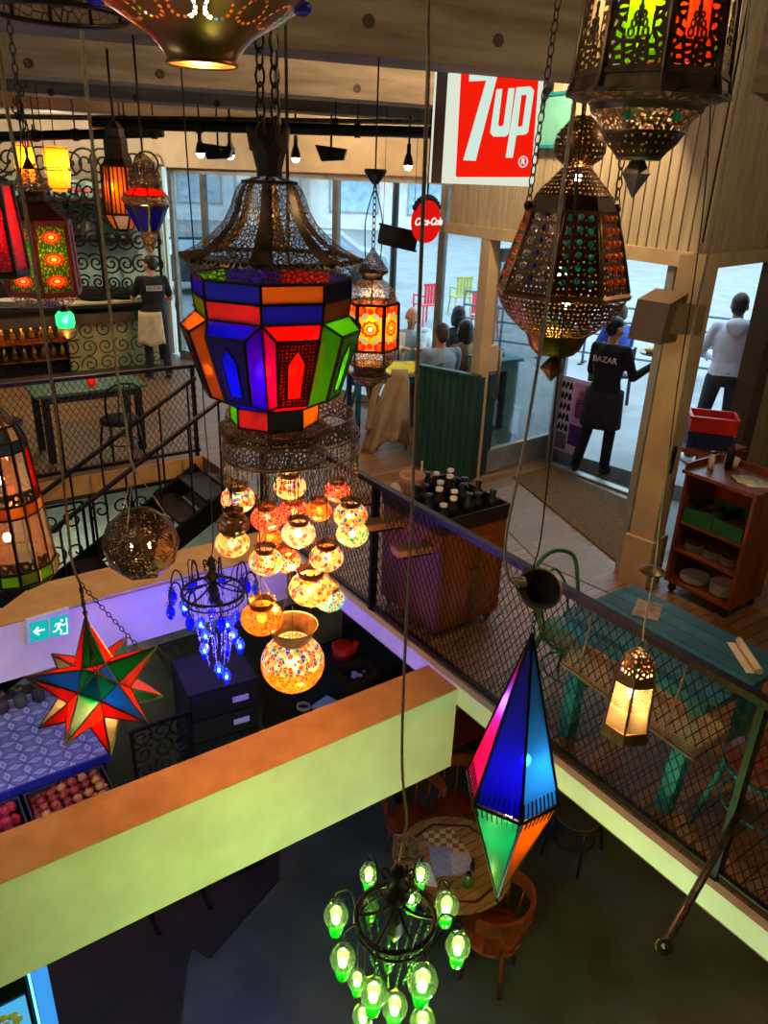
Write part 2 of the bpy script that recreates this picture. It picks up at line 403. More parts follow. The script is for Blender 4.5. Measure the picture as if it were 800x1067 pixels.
# upper walls that close the hall
CZ = 4.45
def wall(name, a, b, z0, z1, mat, th=.12):
    m = MB(); a = V2(a); b = V2(b); m.bar(a+Vector((0, 0, (z0+z1)/2)), b+Vector((0, 0, (z0+z1)/2)), th, z1-z0); return struct(name, m, mat)
M['wall_dim'] = pm('bar_wall', '8a8272', '6e6656', 2, .8)
wall('wall_left', (-8.9, 13.6), W(-8, 0), -.17, CZ, M['wall_dim'])
wall('wall_near_left', W(-8, 0), W(-5.2, -5), -2.5, CZ, M['wall_dim'])
wall('wall_near', W(-5.2, -5), W(4.2, -5), -2.5, CZ, M['wall_dim'])
wall('wall_near_right', W(4.2, -5), (6.3, 5.2), -.17, CZ, M['wall_dim'])
wall('wall_bar', (-8.9, 13.62), (FAC_A.x, FAC_A.y+.1), 0, CZ, pm('bar_plaster', 'c2b69c', 'a89c84', 2, .8))
slab('ceiling', [W(-8.2, -5), W(4.4, -5), (6.4, 5.2), RWO, PIL+RD*.1, DJ+Vector((-.1, .1, 0)), FAC_B, FAC_A, (-9, 13.7)], CZ, CZ+.1, M['ceiling'])
# concrete beams under the ceiling
BD = Vector((math.cos(math.radians(21)), math.sin(math.radians(21)), 0)); BN = Vector((-BD.y, BD.x, 0))
def cbeam(name, P, z0, lo, hi, holes=(), th=.4):
    m = MB(); a = V2(P)+BD*lo+BN*th/2; b = V2(P)+BD*hi+BN*th/2
    m.bar(a+Vector((0, 0, (z0+CZ)/2)), b+Vector((0, 0, (z0+CZ)/2)), th, CZ-z0); o = struct(name, m, M['concrete'])
    h = MB()
    k = 1e9
    while k < hi:
        for zz in ((z0+.33),):
            p = V2(P)+BD*k+Vector((0, 0, zz)); Mx = Matrix.Rotation(math.radians(21), 3, 'Z') @ Matrix.Rotation(PI/2, 3, 'X')
            h.lathe([(.045, -.004), (.045, .006), (.032, .008), (.026, .001), (0, .001)], 14, c=p, M=Mx)
        k += .85
    Mx = Matrix.Rotation(math.radians(21), 3, 'Z') @ Matrix.Rotation(PI/2, 3, 'X')
    for (x, y) in holes:
        p = vp(x, y, V2(P), V2(P)+BD); h = MB(); h.lathe([(.034, -.004), (.034, .004), (.024, .006), (.019, .001), (.001, .001)], 14, c=p, M=Mx); h.build('tie_hole', bpy.data.materials.get('tie_hole') or pm('tie_hole', '4a3c2e', '32281e', 9, .9), o)
P1 = on(440, 63, 3.5); P2 = on(165, 88, 3.5); P3 = on(165, 106, 3.5); P4 = on(200, 124, 3.5)
cbeam('trim_5', P1, 3.5, -5.5, 3.2, ((384, 22), (519, 42)))
cbeam('trim_6', P2, 3.5, -3.4, 4.0, ((30, 66), (167, 77), (372, 92)))
cbeam('trim_7', P3, 3.5, -3.4, 4.6, ((53, 96), (142, 102), (226, 108)))
cbeam('trim_8', P4, 3.5, -4.0, 3.9)
# facade: frame, panes, curb, header band
def fpt(x, z): # point of the facade under photo column x (taken on the horizon) at height z
    p = vp(x, 180, FAC_A, FAC_B); return Vector((p.x, p.y, z))
FZ = 2.93
m = MB(); m.bar(FAC_A+Vector((-.2, 0, (FZ+CZ)/2)), FAC_B+Vector((0, 0, (FZ+CZ)/2)), .14, CZ-FZ); struct('wall_facade', m, pm('facade_header', 'cdbb98', 'b8a684', 3, .7))
M['pane'] = None
pmat, nt, out = newmat('clear_window_glass')
g = N(nt, 'ShaderNodeBsdfGlossy'); g.inputs['Roughness'].default_value = .02; t = N(nt, 'ShaderNodeBsdfTransparent'); t.inputs[0].default_value = (.93, .97, .98, 1)
fr = N(nt, 'ShaderNodeFresnel'); fr.inputs[0].default_value = 1.45; mx = N(nt, 'ShaderNodeMixShader'); L(nt, mathn(nt, 'MULTIPLY', fr.outputs[0], .7), mx.inputs[0]); L(nt, t.outputs[0], mx.inputs[1]); L(nt, g.outputs[0], mx.inputs[2]); L(nt, mx.outputs[0], out.inputs[0])
M['pane'] = pmat
cols = [177, 211, 351, 466, 516]
for i in range(len(cols)-1):
    a = fpt(cols[i], 0); b = fpt(cols[i+1], 0); d = (b-a).normalized()
    fr_ = MB()
    fr_.bar(a+Vector((0, 0, .06)), a+Vector((0, 0, FZ)), .07, .09, d); fr_.bar(b+Vector((0, 0, .06)), b+Vector((0, 0, FZ)), .07, .09, d)
    fr_.bar(a+Vector((0, 0, FZ-.04)), b+Vector((0, 0, FZ-.04)), .08, .08); fr_.bar(a+Vector((0, 0, .06)), b+Vector((0, 0, .06)), .09, .12)
    o = struct('window_%d' % (i+1), fr_, M['alu'])
    q = MB(); q.bar(a+Vector((0, 0, FZ/2)), b+Vector((0, 0, FZ/2)), .008, FZ-.1); q.build('pane', M['pane'], o)
# boarded upper walls over the doors
def boards(name, a, b, z0, z1, w=.095):
    a = V2(a); b = V2(b); d = (b-a); Ln = d.length; d.normalize(); n = Vector((d.y, -d.x, 0))
    if (CAM-a).dot(n) < 0: n = -n
    bk = MB(); bk.bar(a+Vector((0, 0, (z0+z1)/2))-n*.03, b+Vector((0, 0, (z0+z1)/2))-n*.03, .05, z1-z0); o = struct(name, bk, M['dark'])
    pb = MB(); k = int(Ln/w)
    for i in range(k):
        c = a+d*((i+.5)*Ln/k)+Vector((0, 0, (z0+z1)/2)); pb.box(c+n*.004, Ln/k-.016, .03, z1-z0, math.atan2(d.y, d.x))
    pb.build('boarding', M['plank'], o)
    tr = MB(); tr.bar(a+Vector((0, 0, z0-.04))+n*.015, b+Vector((0, 0, z0-.04))+n*.015, .1, .1); tr.build('header_rail', M['cream'], o)
HZ = 2.5
WL = DJ+(DJ-PIL).normalized()*.75            # far end of the boarded wall
boards('wall_boarded_left', WL, PIL, HZ, 4.44)
boards('wall_boarded_right', PIL, RWO, HZ, 4.44)
# corner pillar with a groove and junction boxes
rzp = math.atan2(RD.y, RD.x)
m = MB(); m.box(PIL+Vector((0, 0, HZ/2)), .2, .2, HZ, rzp); m.box(PIL+Vector((0, 0, .2)), .26, .24, .4, rzp); o = struct('trim_9', m, M['cream'])
m = MB(); pl = (DJ-PIL).normalized(); q = PIL+pl*.19
m.box(q+Vector((0, 0, 1.25)), .07, .09, 2.5, math.atan2(pl.y, pl.x)); m.build('door_jamb', M['alu'], o)
# inner door post, open glass leaf
m = MB(); m.box(DJ+Vector((0, 0, 1.25)), .15, .12, 2.5, math.atan2(pl.y, pl.x)); struct('trim_10', m, M['cream'])
LA = DJ+Vector((.07, .06, 0)); LB = V2(on(574, 473, 0)); ld = (LB-LA).normalized()
door = MB(); dz = 2.32
for p in (LA, LB): door.bar(p+Vector((0, 0, .02)), p+Vector((0, 0, dz)), .06, .1, ld)
door.bar(LA+Vector((0, 0, dz-.06)), LB+Vector((0, 0, dz-.06)), .06, .12); door.bar(LA+Vector((0, 0, .14)), LB+Vector((0, 0, .14)), .06, .26)
do = struct('door_1', door, M['alu'])
m = MB(); m.bar(LA+Vector((0, 0, 1.2)), LB+Vector((0, 0, 1.2)), .01, 2.2); m.build('pane', M['pane'], do)
m = MB(); ln = Vector((ld.y, -ld.x, 0)); p0 = LA+ld*.1+ln*.09
m.tube([p0+Vector((0, 0, .85))-ln*.06, p0+Vector((0, 0, .85)), p0+Vector((0, 0, 1.35)), p0+Vector((0, 0, 1.35))-ln*.06], .014, 6); m.build('door_handle', M['steel'], do)
m = MB(); m.box(LA+Vector((0, 0, 1.28))+ln*.04, .13, .1, .26, math.atan2(ld.y, ld.x)); m.build('lock_case', M['cream'], do)
# outer threshold frame of the lobby
td = (THR_R-THR_L).normalized()
m = MB(); m.bar(THR_L+Vector((0, 0, 1.2)), THR_L+Vector((0, 0, 2.4)), .07); m.bar(THR_L, THR_L+Vector((0, 0, 2.45)), .07); m.bar(THR_R, THR_R+Vector((0, 0, 2.45)), .07, .08, td)
m.bar(THR_L+Vector((0, 0, 2.42)), THR_R+Vector((0, 0, 2.42)), .08, .1); m.bar(THR_L+Vector((0, 0, .012)), THR_R+Vector((0, 0, .012)), .1, .024); o = struct('door_2', m, M['alu'])
slab('ceiling_lobby', [DJ, PIL, PIL+RD*.4, THR_R+Vector((.3, 0, 0)), THR_L, FAC_B], 2.5, 2.58, M['cream'])
# outer pane between the lobby corner and the facade
m = MB(); m.bar(THR_L+Vector((0, 0, .05)), FAC_B+Vector((0, 0, .05)), .07, .1); m.bar(THR_L+Vector((0, 0, 2.4)), FAC_B+Vector((0, 0, 2.4)), .07, .1); o = struct('window_6', m, M['alu'])
# right hand opening: jamb and board wall beyond it
JB = vp(768, 440, PIL, RWO); JB = V2(JB)
m = MB(); m.box(JB+RD*.12+Vector((0, 0, 1.23)), .26, .16, 2.46, rzp); struct('trim_11', m, pm('brown_jamb', '5a4a3a', '443628', 4, .5))
boards('wall_boarded_far', JB+RD*.27, RWO, 0, HZ-.09)
boards('wall_boarded_end', RWO, (6.2, 5.2), 0, 4.44, .12)
# dark coir mat
slab('doormat', [V2(on(x, y, 0)) for x, y in ((534, 498), (572, 487), (654, 522), (642, 586))], .001, .014, pm('coir', '64471a', '46300f', 40, .95))
o = bpy.data.objects['doormat']; del o['kind']; tag(o, 'dark brown coir mat inside the glass entrance doors', 'doormat')
# pale stone threshold strip between mat and wooden floor
slab('floor_threshold', [V2(on(x, y, 0)) for x, y in ((520, 545), (534, 502), (638, 590), (634, 618), (560, 585))], .0005, .006, planks('worn_parquet', '7e623c', '6e5432', .12, .6, .5, '5a4830', .3))
# fences -----------------------------------------------------------------
def fence(label, A, B, z0, z1, posts, sp, railw=.05, low=-.12):
    t = thing('railing', label, 'railing', V2(A)); A = V2(A); B = V2(B); d = (B-A); Ln = d.length; d.normalize()
    m = MB(); m.bar(A+Vector((0, 0, z1)), B+Vector((0, 0, z1)), railw, .035); m.build('top_rail', M['iron_brown'], t, w=True)
    m = MB(); m.bar(A+Vector((0, 0, z0)), B+Vector((0, 0, z0)), .03, .03); m.build('bottom_rail', M['iron_brown'], t, w=True)
    for q in posts:
        m = MB(); m.bar(A+d*q+Vector((0, 0, low)), A+d*q+Vector((0, 0, z1-.01)), .055, .03, d); m.build('post', M['black_metal'], t, w=True)
    m = MB(); h = z1-z0; k = .62   # horizontal run of a wire over height h
    run = h*k; s = -run
    while s < Ln:
        for sg in (1, -1):
            a0, a1 = (s, s+run); za, zb = (z0, z1) if sg > 0 else (z1, z0)
            l0, l1 = max(a0, 0), min(a1, Ln)
            if l1-l0 > .01:
                f0 = (l0-a0)/run; f1 = (l1-a0)/run
                m.tube([A+d*l0+Vector((0, 0, za+(zb-za)*f0)), A+d*l1+Vector((0, 0, za+(zb-za)*f1))], .0032, 3)
        s += sp
    m.build('wire_mesh', M['iron_brown'], t, w=True); return t
fence('dark wire mesh railing running down the right edge of the open void', W(.03, 2.8), W(.03, -3.2), .05, 1.0, [0.02, 1.72, 4.52, 5.98], .052)
fence('dark wire mesh railing in front of the bar on the left', W(-4.5, 4.86), W(.3, 4.86), .06, 1.0, [.5, 2.4, 3.35, 4.76], .058)
# ------------------------------------------------------------------ lanterns
def pj(p):
    v = Vector(p)-CAM; c = v.dot(F); return 400+FPX*v.dot(R)/c, 533.5-FPX*v.dot(U)/c
class Lan:
    """a lamp hung on a vertical axis seen at photo point (cx, cy), Y metres in front of the viewer"""
    def __init__(s, name, label, cx, cy, Y, ybot, n=8, ph=0.0, cat='lantern', group=None):
        A = at(cx, cy, Y); s.x, s.y, s.n, s.ph = A.x, A.y, n, ph
        s.z0 = s._z(ybot); s.t = thing(name, label, cat, (s.x, s.y, s.z0), 0, group); s.fr = MB()
    def _z(s, y):
        lo, hi = -4.0, 6.5
        for _ in range(40):
            m = (lo+hi)/2
            if pj((s.x, s.y, m))[1] > y: lo = m
            else: hi = m
        return (lo+hi)/2
    def z(s, y): return s._z(y)-s.z0
    def r(s, y, hw): return hw*px2m((s.x, s.y, s._z(y)))
    def P(s, prof): return [(s.r(y, h), s.z(y)) for y, h in prof]
    def ring(s, y, hw, k, n=None, ph=None):
        n = n or s.n; a = (s.ph if ph is None else ph)+2*PI*k/n; r = s.r(y, hw); return Vector((r*math.cos(a), r*math.sin(a), s.z(y)))
    def shell(s, name, prof, mat, n=None, ph=None, smooth=True, cap=False, parent=None):
        m = MB(); m.lathe(s.P(prof), n or s.n, s.ph if ph is None else ph, smooth=smooth, cap=cap); return m.build(name, mat, parent or s.t)
    def hoop(s, y, hw, w, n=None, ph=None):
        n = n or s.n; pts = [s.ring(y, hw, k, n, ph) for k in range(n)]
        if n > 12: s.fr.tube(pts, w/2, 5, True)
        else:
            for k in range(n): s.fr.bar(pts[k], pts[(k+1) % n], w)
    def ribs(s, prof, w, n=None, ph=None):
        n = n or s.n
        for k in range(n): s.fr.tube([s.ring(y, h, k, n, ph) for y, h in prof], w/2, 5)
    def panes(s, y0, h0, y1, h1, mats, name='glass_pane', inset=.04, th=.003, posts=.008, n=None, ph=None, only=None):
        n = n or s.n
        for k in range(n):
            a, b, c, d = s.ring(y1, h1, k, n, ph), s.ring(y1, h1, k+1, n, ph), s.ring(y0, h0, k+1, n, ph), s.ring(y0, h0, k, n, ph)
            if posts: s.fr.bar(a, d, posts)
            mt = mats[k % len(mats)]
            if mt is None: continue
            q = MB(); q.quad(a, b, c, d, th, inset); q.build(name, mt, s.t)
        if posts: s.hoop(y0, h0, posts, n, ph); s.hoop(y1, h1, posts, n, ph)
    def frame(s, mat, name='frame'):
        o = s.fr.build(name, mat, s.t); s.fr = MB(); return o
    def bulb(s, y, hw=4, mat='bulb_warm', dx=0, dy=0, rad=None):
        r = rad or s.r(y, hw); m = MB(); m.sphere((dx, dy, s.z(y)), r, r, r*1.25, 8, 6)
        b = m.build('bulb', M[mat], s.t); return b
    def cords(s, paths, mat='cord', r=.004, name='cord', world=False):
        for pth in paths:
            if world and pth[-1].z > 3: pth = list(pth)+[Vector((pth[-1].x, pth[-1].y, CZ))]
            m = MB(); m.tube(smooth_path(pth, 5), r, 5); m.build(name, M[mat], s.t, w=world)
    def up(s, y, top=None, mat='cord', r=.003, name='cord', chain=False):
        zt = (top or CZ)-s.z0; z = s.z(y); m = MB()
        if chain: chain_links(m, (0, 0, z), (0, 0, zt))
        else: m.tube([(0, 0, z), (0, 0, zt)], r, 5)
        m.build(name, M[mat], s.t)
def chain_links(m, a, b, L_=.034, wr=.0022, wd=.009):
    a = Vector(a); b = Vector(b); d = b-a; k = max(1, int(d.length/(L_*.78))); d.normalize(); x = d.orthogonal().normalized(); y = d.cross(x)
    st = (b-a)/k
    for i in range(k):
        c = a+st*(i+.5); e = x if i % 2 else y
        m.tube([c+d*L_/2*math.sin(t)+e*wd*math.cos(t) for t in [2*PI*j/8 for j in range(8)]], wr, 4, True)
def path_at(pts, Y0, Y1=None):
    """cable through photo points; distance runs from Y0 to Y1"""
    Y1 = Y0 if Y1 is None else Y1; k = len(pts)-1
    return [at(x, y, Y0+(Y1-Y0)*i/k) for i, (x, y) in enumerate(pts)]

# 1 --- the big stained-glass lantern in the middle
l = Lan('stained_glass_lantern', 'largest lantern, pierced tin bell roof over blue, red, orange and green glass', 283, 300, 2.3, 482, 8, -PI/2+math.radians(1.5))
G = lambda *k: [M['g_'+q] for q in k]
l.shell('crown', [(140, 21), (152, 19), (178, 13), (184, 13)], M['iron_brown'], 8, smooth=False)
for k in range(8):
    q = MB(); a = l.ring(140, 21, k); b = l.ring(140, 21, k+1); top = l.ring(131, 23.5, k+.5); q.add([a, b, top, a*.96+Vector((0, 0, -.004)), b*.96+Vector((0, 0, -.004)), top*.97], [(0, 1, 2), (5, 4, 3), (0, 2, 5, 3), (1, 4, 5, 2)]); q.build('crown_leaf', M['iron_brown'], l.t)
dome = [(184, 14), (188, 26), (195, 33), (205, 37), (218, 41), (232, 48), (245, 60), (257, 75), (266, 92), (270, 94)]
l.shell('dome', dome, M['fil_dark'], 32)
for k in range(8):
    q = MB(); q.lathe([(r_*1.012, z_) for r_, z_ in l.P(dome)], 3, l.ph+2*PI*k/8-.11, arc=.22); q.build('rib_plate', M['pewter'], l.t)
l.hoop(268, 94, .012); l.hoop(190, 28, .008)
l.shell('eave', [(270, 94), (276, 90), (287, 83)], M['fil_dark'], 8, smooth=False)
l.panes(287, 83, 306, 82, G('orange', 'dkblue', 'blue', 'red', 'blue', 'green', 'blue', 'blue'), posts=.007)
l.panes(306, 82, 326, 79, G('blue', 'brown', 'red', 'blue', 'orange', 'red', 'olive', 'red'), posts=.007)
# eight boxes standing out from the body, each with bevelled glass sides and a pierced front
boxc = ['red', 'green', 'blue', 'orange', 'green', 'amber', 'orange', 'blue']
orn = filigree('arch_ornament', '3a2418', 90, 'dots', .2)
for k in range(8):
    kk = k
    A = [l.ring(326, 79, k), l.ring(326, 79, k+1), l.ring(416, 47, k+1), l.ring(416, 47, k)]
    nrm = ((A[0]+A[1]-A[2]-A[3])*.5); c = sum(A, Vector())/4; out_ = Vector((c.x, c.y, 0)).normalized()
    O_ = [c+(p-c)*.70+out_*.062+Vector((0, 0, .004)) for p in A]
    O_[2] = O_[2]+(O_[2]-c-out_*.05)*.12; O_[3] = O_[3]+(O_[3]-c-out_*.05)*.12
    for i in range(4):
        j = (i+1) % 4; q = MB(); q.quad(A[i], A[j], O_[j], O_[i], .003, .03); q.build('glass_pane', M['g_'+boxc[kk]], l.t)
        l.fr.bar(A[i], O_[i], .006); l.fr.bar(O_[i], O_[j], .007); l.fr.bar(A[i], A[j], .008)
    ct = sum(O_, Vector())/4
    q = MB(); q.quad(O_[3], O_[2], O_[1], O_[0], .003, .03); q.build('glass_pane', M['g_'+boxc[kk]], l.t)
    # pierced ornament sheet with an arch-shaped opening
    ex = (O_[1]-O_[0]).normalized(); ey = ((O_[0]+O_[1])-(O_[2]+O_[3])).normalized(); hh = ((O_[0]+O_[1])-(O_[2]+O_[3])).length/4
    wt = (O_[1]-O_[0]).length/2; wb = (O_[2]-O_[3]).length/2
    outl = [(-wt, hh), (wt, hh), (wb, -hh), (-wb, -hh)]; inn = [(-wt*.42, hh*.35), (0, hh*.78), (wt*.42, hh*.35), (wb*.5, -hh*.8), (-wb*.5, -hh*.8)]
    vs = [ct+out_*.004+ex*x*.97+ey*y*.97 for x, y in outl+inn]
    q = MB(); uvo = [(x, y) for x, y in outl+inn]
    fs = [(0, 4, 5), (0, 5, 1), (1, 5, 6), (1, 6, 7, 2), (2, 7, 8, 3), (3, 8, 4, 0)]
    q.add(vs, fs, False, [[uvo[i] for i in f] for f in fs]); q.build('pierced_front', orn, l.t)
    for i in range(5): l.fr.bar(vs[4+i], vs[4+(i+1) % 5], .004)
l.panes(417, 46, 437, 45, G('dkblue', 'orange', 'dkblue', 'green', 'red', 'blue', 'green', 'red'), posts=.006)
l.frame(M['iron_brown'])
l.shell('base_gallery', [(437, 45), (443, 57), (449, 56)], M['fil_fine'], 8, smooth=False)
l.shell('base_gallery', [(449, 56), (472, 52), (476, 50)], M['fil_dark'], 8, smooth=False)
l.hoop(443, 57, .008); l.hoop(474, 52, .01, 24); l.hoop(450, 56, .007); l.frame(M['old_brass'], 'base_rim')
l.bulb(378, 6.5, 'bulb_hot', -.012, -.11); l.bulb(390, 5, 'bulb_warm', .05, .05)
m = MB(); m.tube([(0, 0, l.z(378)), (0, 0, l.z(190))], .006, 6); m.tube([(-.012, -.11, l.z(374)), (0, 0, l.z(360)), (.05, .05, l.z(386))], .004, 5); m.build('lamp_holder', M['black_metal'], l.t)
for dx in (-.02, .02): m = MB(); chain_links(m, (dx, 0, l.z(140)), (dx*.6, .0, CZ-l.z0), .05, .004, .014); m.build('chain', M['iron_brown'], l.t)
l.cords([[at(291, 130, 2.33), at(287, 60, 2.3), at(284, -60, 2.25), at(283, -160, 2.2)]], 'wcable', .006, world=True)

# 2 --- bell lantern with glass jewels
l = Lan('jewelled_bell_lantern', 'brass bell-shaped lantern studded with glowing blue, teal and orange glass beads', 592, 250, 2.1, 398, 8, -PI/2-math.radians(22))
l.shell('knob', [(120, 7), (126, 14), (131, 18), (134, 21), (140, 25), (150, 27), (158, 27), (165, 24), (170, 18), (174, 14)], M['fil_dots'], 24)
l.shell('shoulder', [(174, 14), (180, 20), (188, 26), (196, 34), (203, 39)], M['fil_dots'], 24)
l.shell('collar', [(203, 40), (206, 41), (218, 45), (220, 46)], M['iron_brown'], 8, smooth=False)
body = [(220, 46), (248, 54), (275, 61), (300, 67)]
M['fil_bell'] = filigree('pin_pricked_brass', '4a3420', 62, 'dots', .17, .45)
l.shell('body', body, M['fil_bell'], 8, smooth=False)
l.shell('rim', [(300, 68), (303, 71), (307, 69)], M['old_brass'], 8, smooth=False)
l.shell('bowl', [(307, 67), (318, 62), (330, 54), (341, 42), (347, 34)], M['fil_dots'], 24)
l.shell('lower_cup', [(347, 33), (352, 30), (362, 26), (368, 20), (370, 3)], M['old_brass'], 24)
l.shell('finial', [(372, 4), (376, 8), (383, 14), (397, 1)], M['old_brass'], 6, smooth=False)
l.ribs(body, .012); l.hoop(220, 46, .01); l.frame(M['old_brass'], 'rib')
gl = {k: stained('bead_'+k, h, .8, .1) for k, h in dict(white='f4e8d8', blue='1830d8', teal='18c8a8', orange='ff8830').items()}
for k in range(8):
    kind = ['mix', 'teal', 'orange'][(k-1) % 3] if k != 0 else 'mix'
    kind = {0: 'teal', 1: 'orange', 7: 'mix', 2: 'mix', 6: 'orange', 5: 'teal', 4: 'mix', 3: 'teal'}[k]
    mbs = {}
    for row in range(6):
        f = .07+.155*row; y = 220+80*f; hw = 46+21*f
        a = l.ring(y, hw, k); b = l.ring(y, hw, k+1); nn = (a+b); nn.z = 0; nn.normalize()
        for t_ in ((.22, .5, .78) if kind != 'orange' else (.3, .55, .8)):
            zz = (row*.5 % 1)*.0
            c = a+(b-a)*t_+nn*.001+Vector((0, 0, .004 if t_ == .5 else 0))
            if kind == 'mix':
                if t_ == .5: mbs.setdefault('blue', []).append((c, .0065))
                else: mbs.setdefault('white', []).append((c, .0095)); mbs.setdefault('blue', []).append((c+nn*.004, .0055))
            else: mbs.setdefault(kind, []).append((c, .0078 if kind == 'teal' else .0095))
    for q, lst in mbs.items():
        mm = MB()
        for c, r_ in lst: mm.sphere(c, r_, r_, r_, 8, 6)
        mm.build('bead_panel', gl[q], l.t)
l.bulb(185, 4, 'bulb_hot', 0, -.03); l.bulb(283, 5, 'bulb_hot', -.02, -.06); l.bulb(318, 4, 'bulb_hot', .02, .02)
m = MB(); m.tube([(0, 0, l.z(120)), (0, 0, l.z(284)), (-.02, -.05, l.z(284))], .004, 5); m.tube([(0, 0, l.z(284)), (.02, .02, l.z(316))], .004, 5); m.build('lamp_holder', M['black_metal'], l.t)
for k, sx in ((-1, -46), (1, 46)):
    m = MB(); a = Vector((l.r(216, sx), 0, l.z(216))); chain_links(m, a, (a.x*.35, 0.0, CZ-l.z0), .03, .002, .008)
    m.sphere(a, .012, .012, .012, 8, 6)
    m.build('chain', M['iron_brown'], l.t)
l.up(121, None, 'iron_brown', .004, 'suspension_rod')

# 3 --- octagonal cut-out lantern, upper right
l = Lan('cut_out_octagon_lantern', 'old tin octagonal lantern with leafy cut-outs, lime and orange glass, cropped by the top edge', 675, 100, 1.55, 208, 8, -PI/2+math.radians(37)-PI/4)
cut = filigree('leafy_cut_out', '5a4832', 75, 'cell', .26, .45, .7)
lm = ['coral', 'clear', 'lime', 'coral', 'clear', 'lime', 'clear', 'lime']
y0, h0, y1, h1 = -95, 75, 82, 78
for k in range(8):
    TL, TR, BR, BL = l.ring(y0, h0, k), l.ring(y0, h0, k+1), l.ring(y1, h1, k+1), l.ring(y1, h1, k)
    P_ = lambda u_, v_: TL+(TR-TL)*u_+((BL+(BR-BL)*u_)-(TL+(TR-TL)*u_))*v_
    wd, ht = (TR-TL).length, (BL-TL).length
    def sheet(us, vs_, mb, e=.0):
        o4 = [P_(us[0], vs_[1]), P_(us[1], vs_[1]), P_(us[1], vs_[0]), P_(us[0], vs_[0])]
        mb.quad(*o4, uvs=((us[0]*wd, -vs_[1]*ht), (us[1]*wd, -vs_[1]*ht), (us[1]*wd, -vs_[0]*ht), (us[0]*wd, -vs_[0]*ht)))
    q = MB(); sheet((.08, .29), (.04, .80), q); sheet((.71, .92), (.04, .80), q); sheet((.29, .71), (.04, .18), q); sheet((.08, .92), (.80, .97), q)
    q.build('cut_out_sheet', cut, l.t)
    q = MB()
    cc = P_(.5, .5); nn = Vector((cc.x, cc.y, 0)).normalized()
    q.quad(P_(.1, .95)-nn*.006, P_(.9, .95)-nn*.006, P_(.9, .1)-nn*.006, P_(.1, .1)-nn*.006, .003); q.build('glass_pane', M['g_'+lm[k]], l.t)
    q = MB()
    for (u0_, u1_, v0_, v1_) in ((0, .08, 0, 1), (.92, 1, 0, 1), (.08, .92, 0, .04), (.08, .92, .97, 1)): q.quad(P_(u0_, v1_), P_(u1_, v1_), P_(u1_, v0_), P_(u0_, v0_), .003)
    # leaf tree over the foot of the window
    for (u_, v_, rr_) in ((.5, .585, .045), (.5, .64, .05), (.44, .68, .06), (.56, .68, .06), (.41, .73, .075), (.59, .73, .075), (.38, .78, .09), (.62, .78, .09), (.5, .73, .05)):
        ex = (TR-TL).normalized(); q.tube([P_(u_, v_)+ex*rr_*wd*.55*math.cos(t)+Vector((0, 0, rr_*wd*.8*math.sin(t)))+nn*.001 for t in [2*PI*j/10 for j in range(10)]], .0023, 4, True)
    q.bar(P_(.5, .56)+nn*.001, P_(.5, .8)+nn*.001, .004)
    q.build('panel_frame', M['pewter'], l.t)
l.shell('corner_band', [(82, 78), (98, 80), (101, 82)], M['pewter'], 8, smooth=False)
l.shell('fringe', [(101, 81), (107, 72), (109, 62)], M['fil_coarse'], 24)
l.shell('bowl_band', [(109, 60), (112, 58), (117, 57)], M['pewter'], 28)
l.shell('bowl', [(117, 57), (126, 48), (134, 43), (137, 42)], M['fil_brass'], 28)
l.shell('bowl_ridge', [(137, 42), (139, 43), (141, 41)], M['pewter'], 28)
l.shell('bowl', [(141, 41), (150, 36), (158, 28), (162, 25), (164, 23)], M['fil_bell'], 28)
l.shell('bowl_foot', [(164, 24), (167, 22), (167, 2)], M['pewter'], 28)
l.shell('finial', [(166, 6), (171, 9), (181, 14.5), (206, .8)], M['pewter'], 4, smooth=False)
l.ribs([(y0, h0), (y1, h1), (99, 81)], .012); l.hoop(82, 78, .006); l.hoop(101, 82, .008); l.frame(M['pewter'])
for a_ in (-2.2, -1.2):
    m = MB(); m.sphere((l.r(124, 50)*math.cos(a_), l.r(124, 50)*math.sin(a_), l.z(124)), .008, .008, .008, 8, 6); m.build('glass_stud', gl['teal'], l.t)
l.bulb(10, 7, 'bulb_hot', -.03, -.06)
l.shell('roof', [(-95, 76), (-120, 50), (-150, 20)], M['pewter'], 8, smooth=False, cap=True)
m = MB(); m.tube([(0, 0, l.z(10)), (0, 0, l.z(-140))], .005, 5); m.tube([(-.03, -.06, l.z(5)), (0, 0, l.z(-20))], .005, 5); m.build('lamp_holder', M['black_metal'], l.t)
l.up(-150, None, 'iron_brown', .006, 'suspension_rod')

# 4 --- brass bowl lamp, top
l = Lan('brass_dome_lamp', 'polished brass dome lamp with pin-hole scrolls at the top of the view', 211, 66, 1.5, 70, 32, 0, 'lamp')
prof = [(67, 36), (62, 36.5), (55, 40), (48, 45), (38, 54), (27, 70), (14, 90), (2, 106), (-20, 122), (-50, 128), (-80, 105), (-105, 60), (-118, 8)]
pp = l.P(prof); Ls = [0]
for i in range(1, len(pp)): Ls.append(Ls[-1]+math.hypot(pp[i][0]-pp[i-1][0], pp[i][1]-pp[i-1][1]))
rm_ = max(p[0] for p in pp); v17 = lookup([(-y[0], v) for y, v in zip(prof, Ls)], -19)
l.shell('dome', prof, loop_pierced('scroll_pierced_brass', 'c48a50', '7a5330', 2*PI*rm_/14, v17, .031, .030), 64)
l.hoop(67, 36, .006, 40); l.frame(M['brass'], 'rim')
for k, h in enumerate(['green', 'sky', 'green', 'blue', 'green', 'sky', 'green', 'blue']):
    a = -PI/2-.72+k*PI/4; m = MB(); yy = 3; r_ = l.r(yy, 106); m.sphere((r_*math.cos(a), r_*math.sin(a), l.z(yy)), .017, .017, .012, 10, 8); m.build('glass_stud', M['g_'+h], l.t)
l.bulb(8, 14, 'bulb_hot')
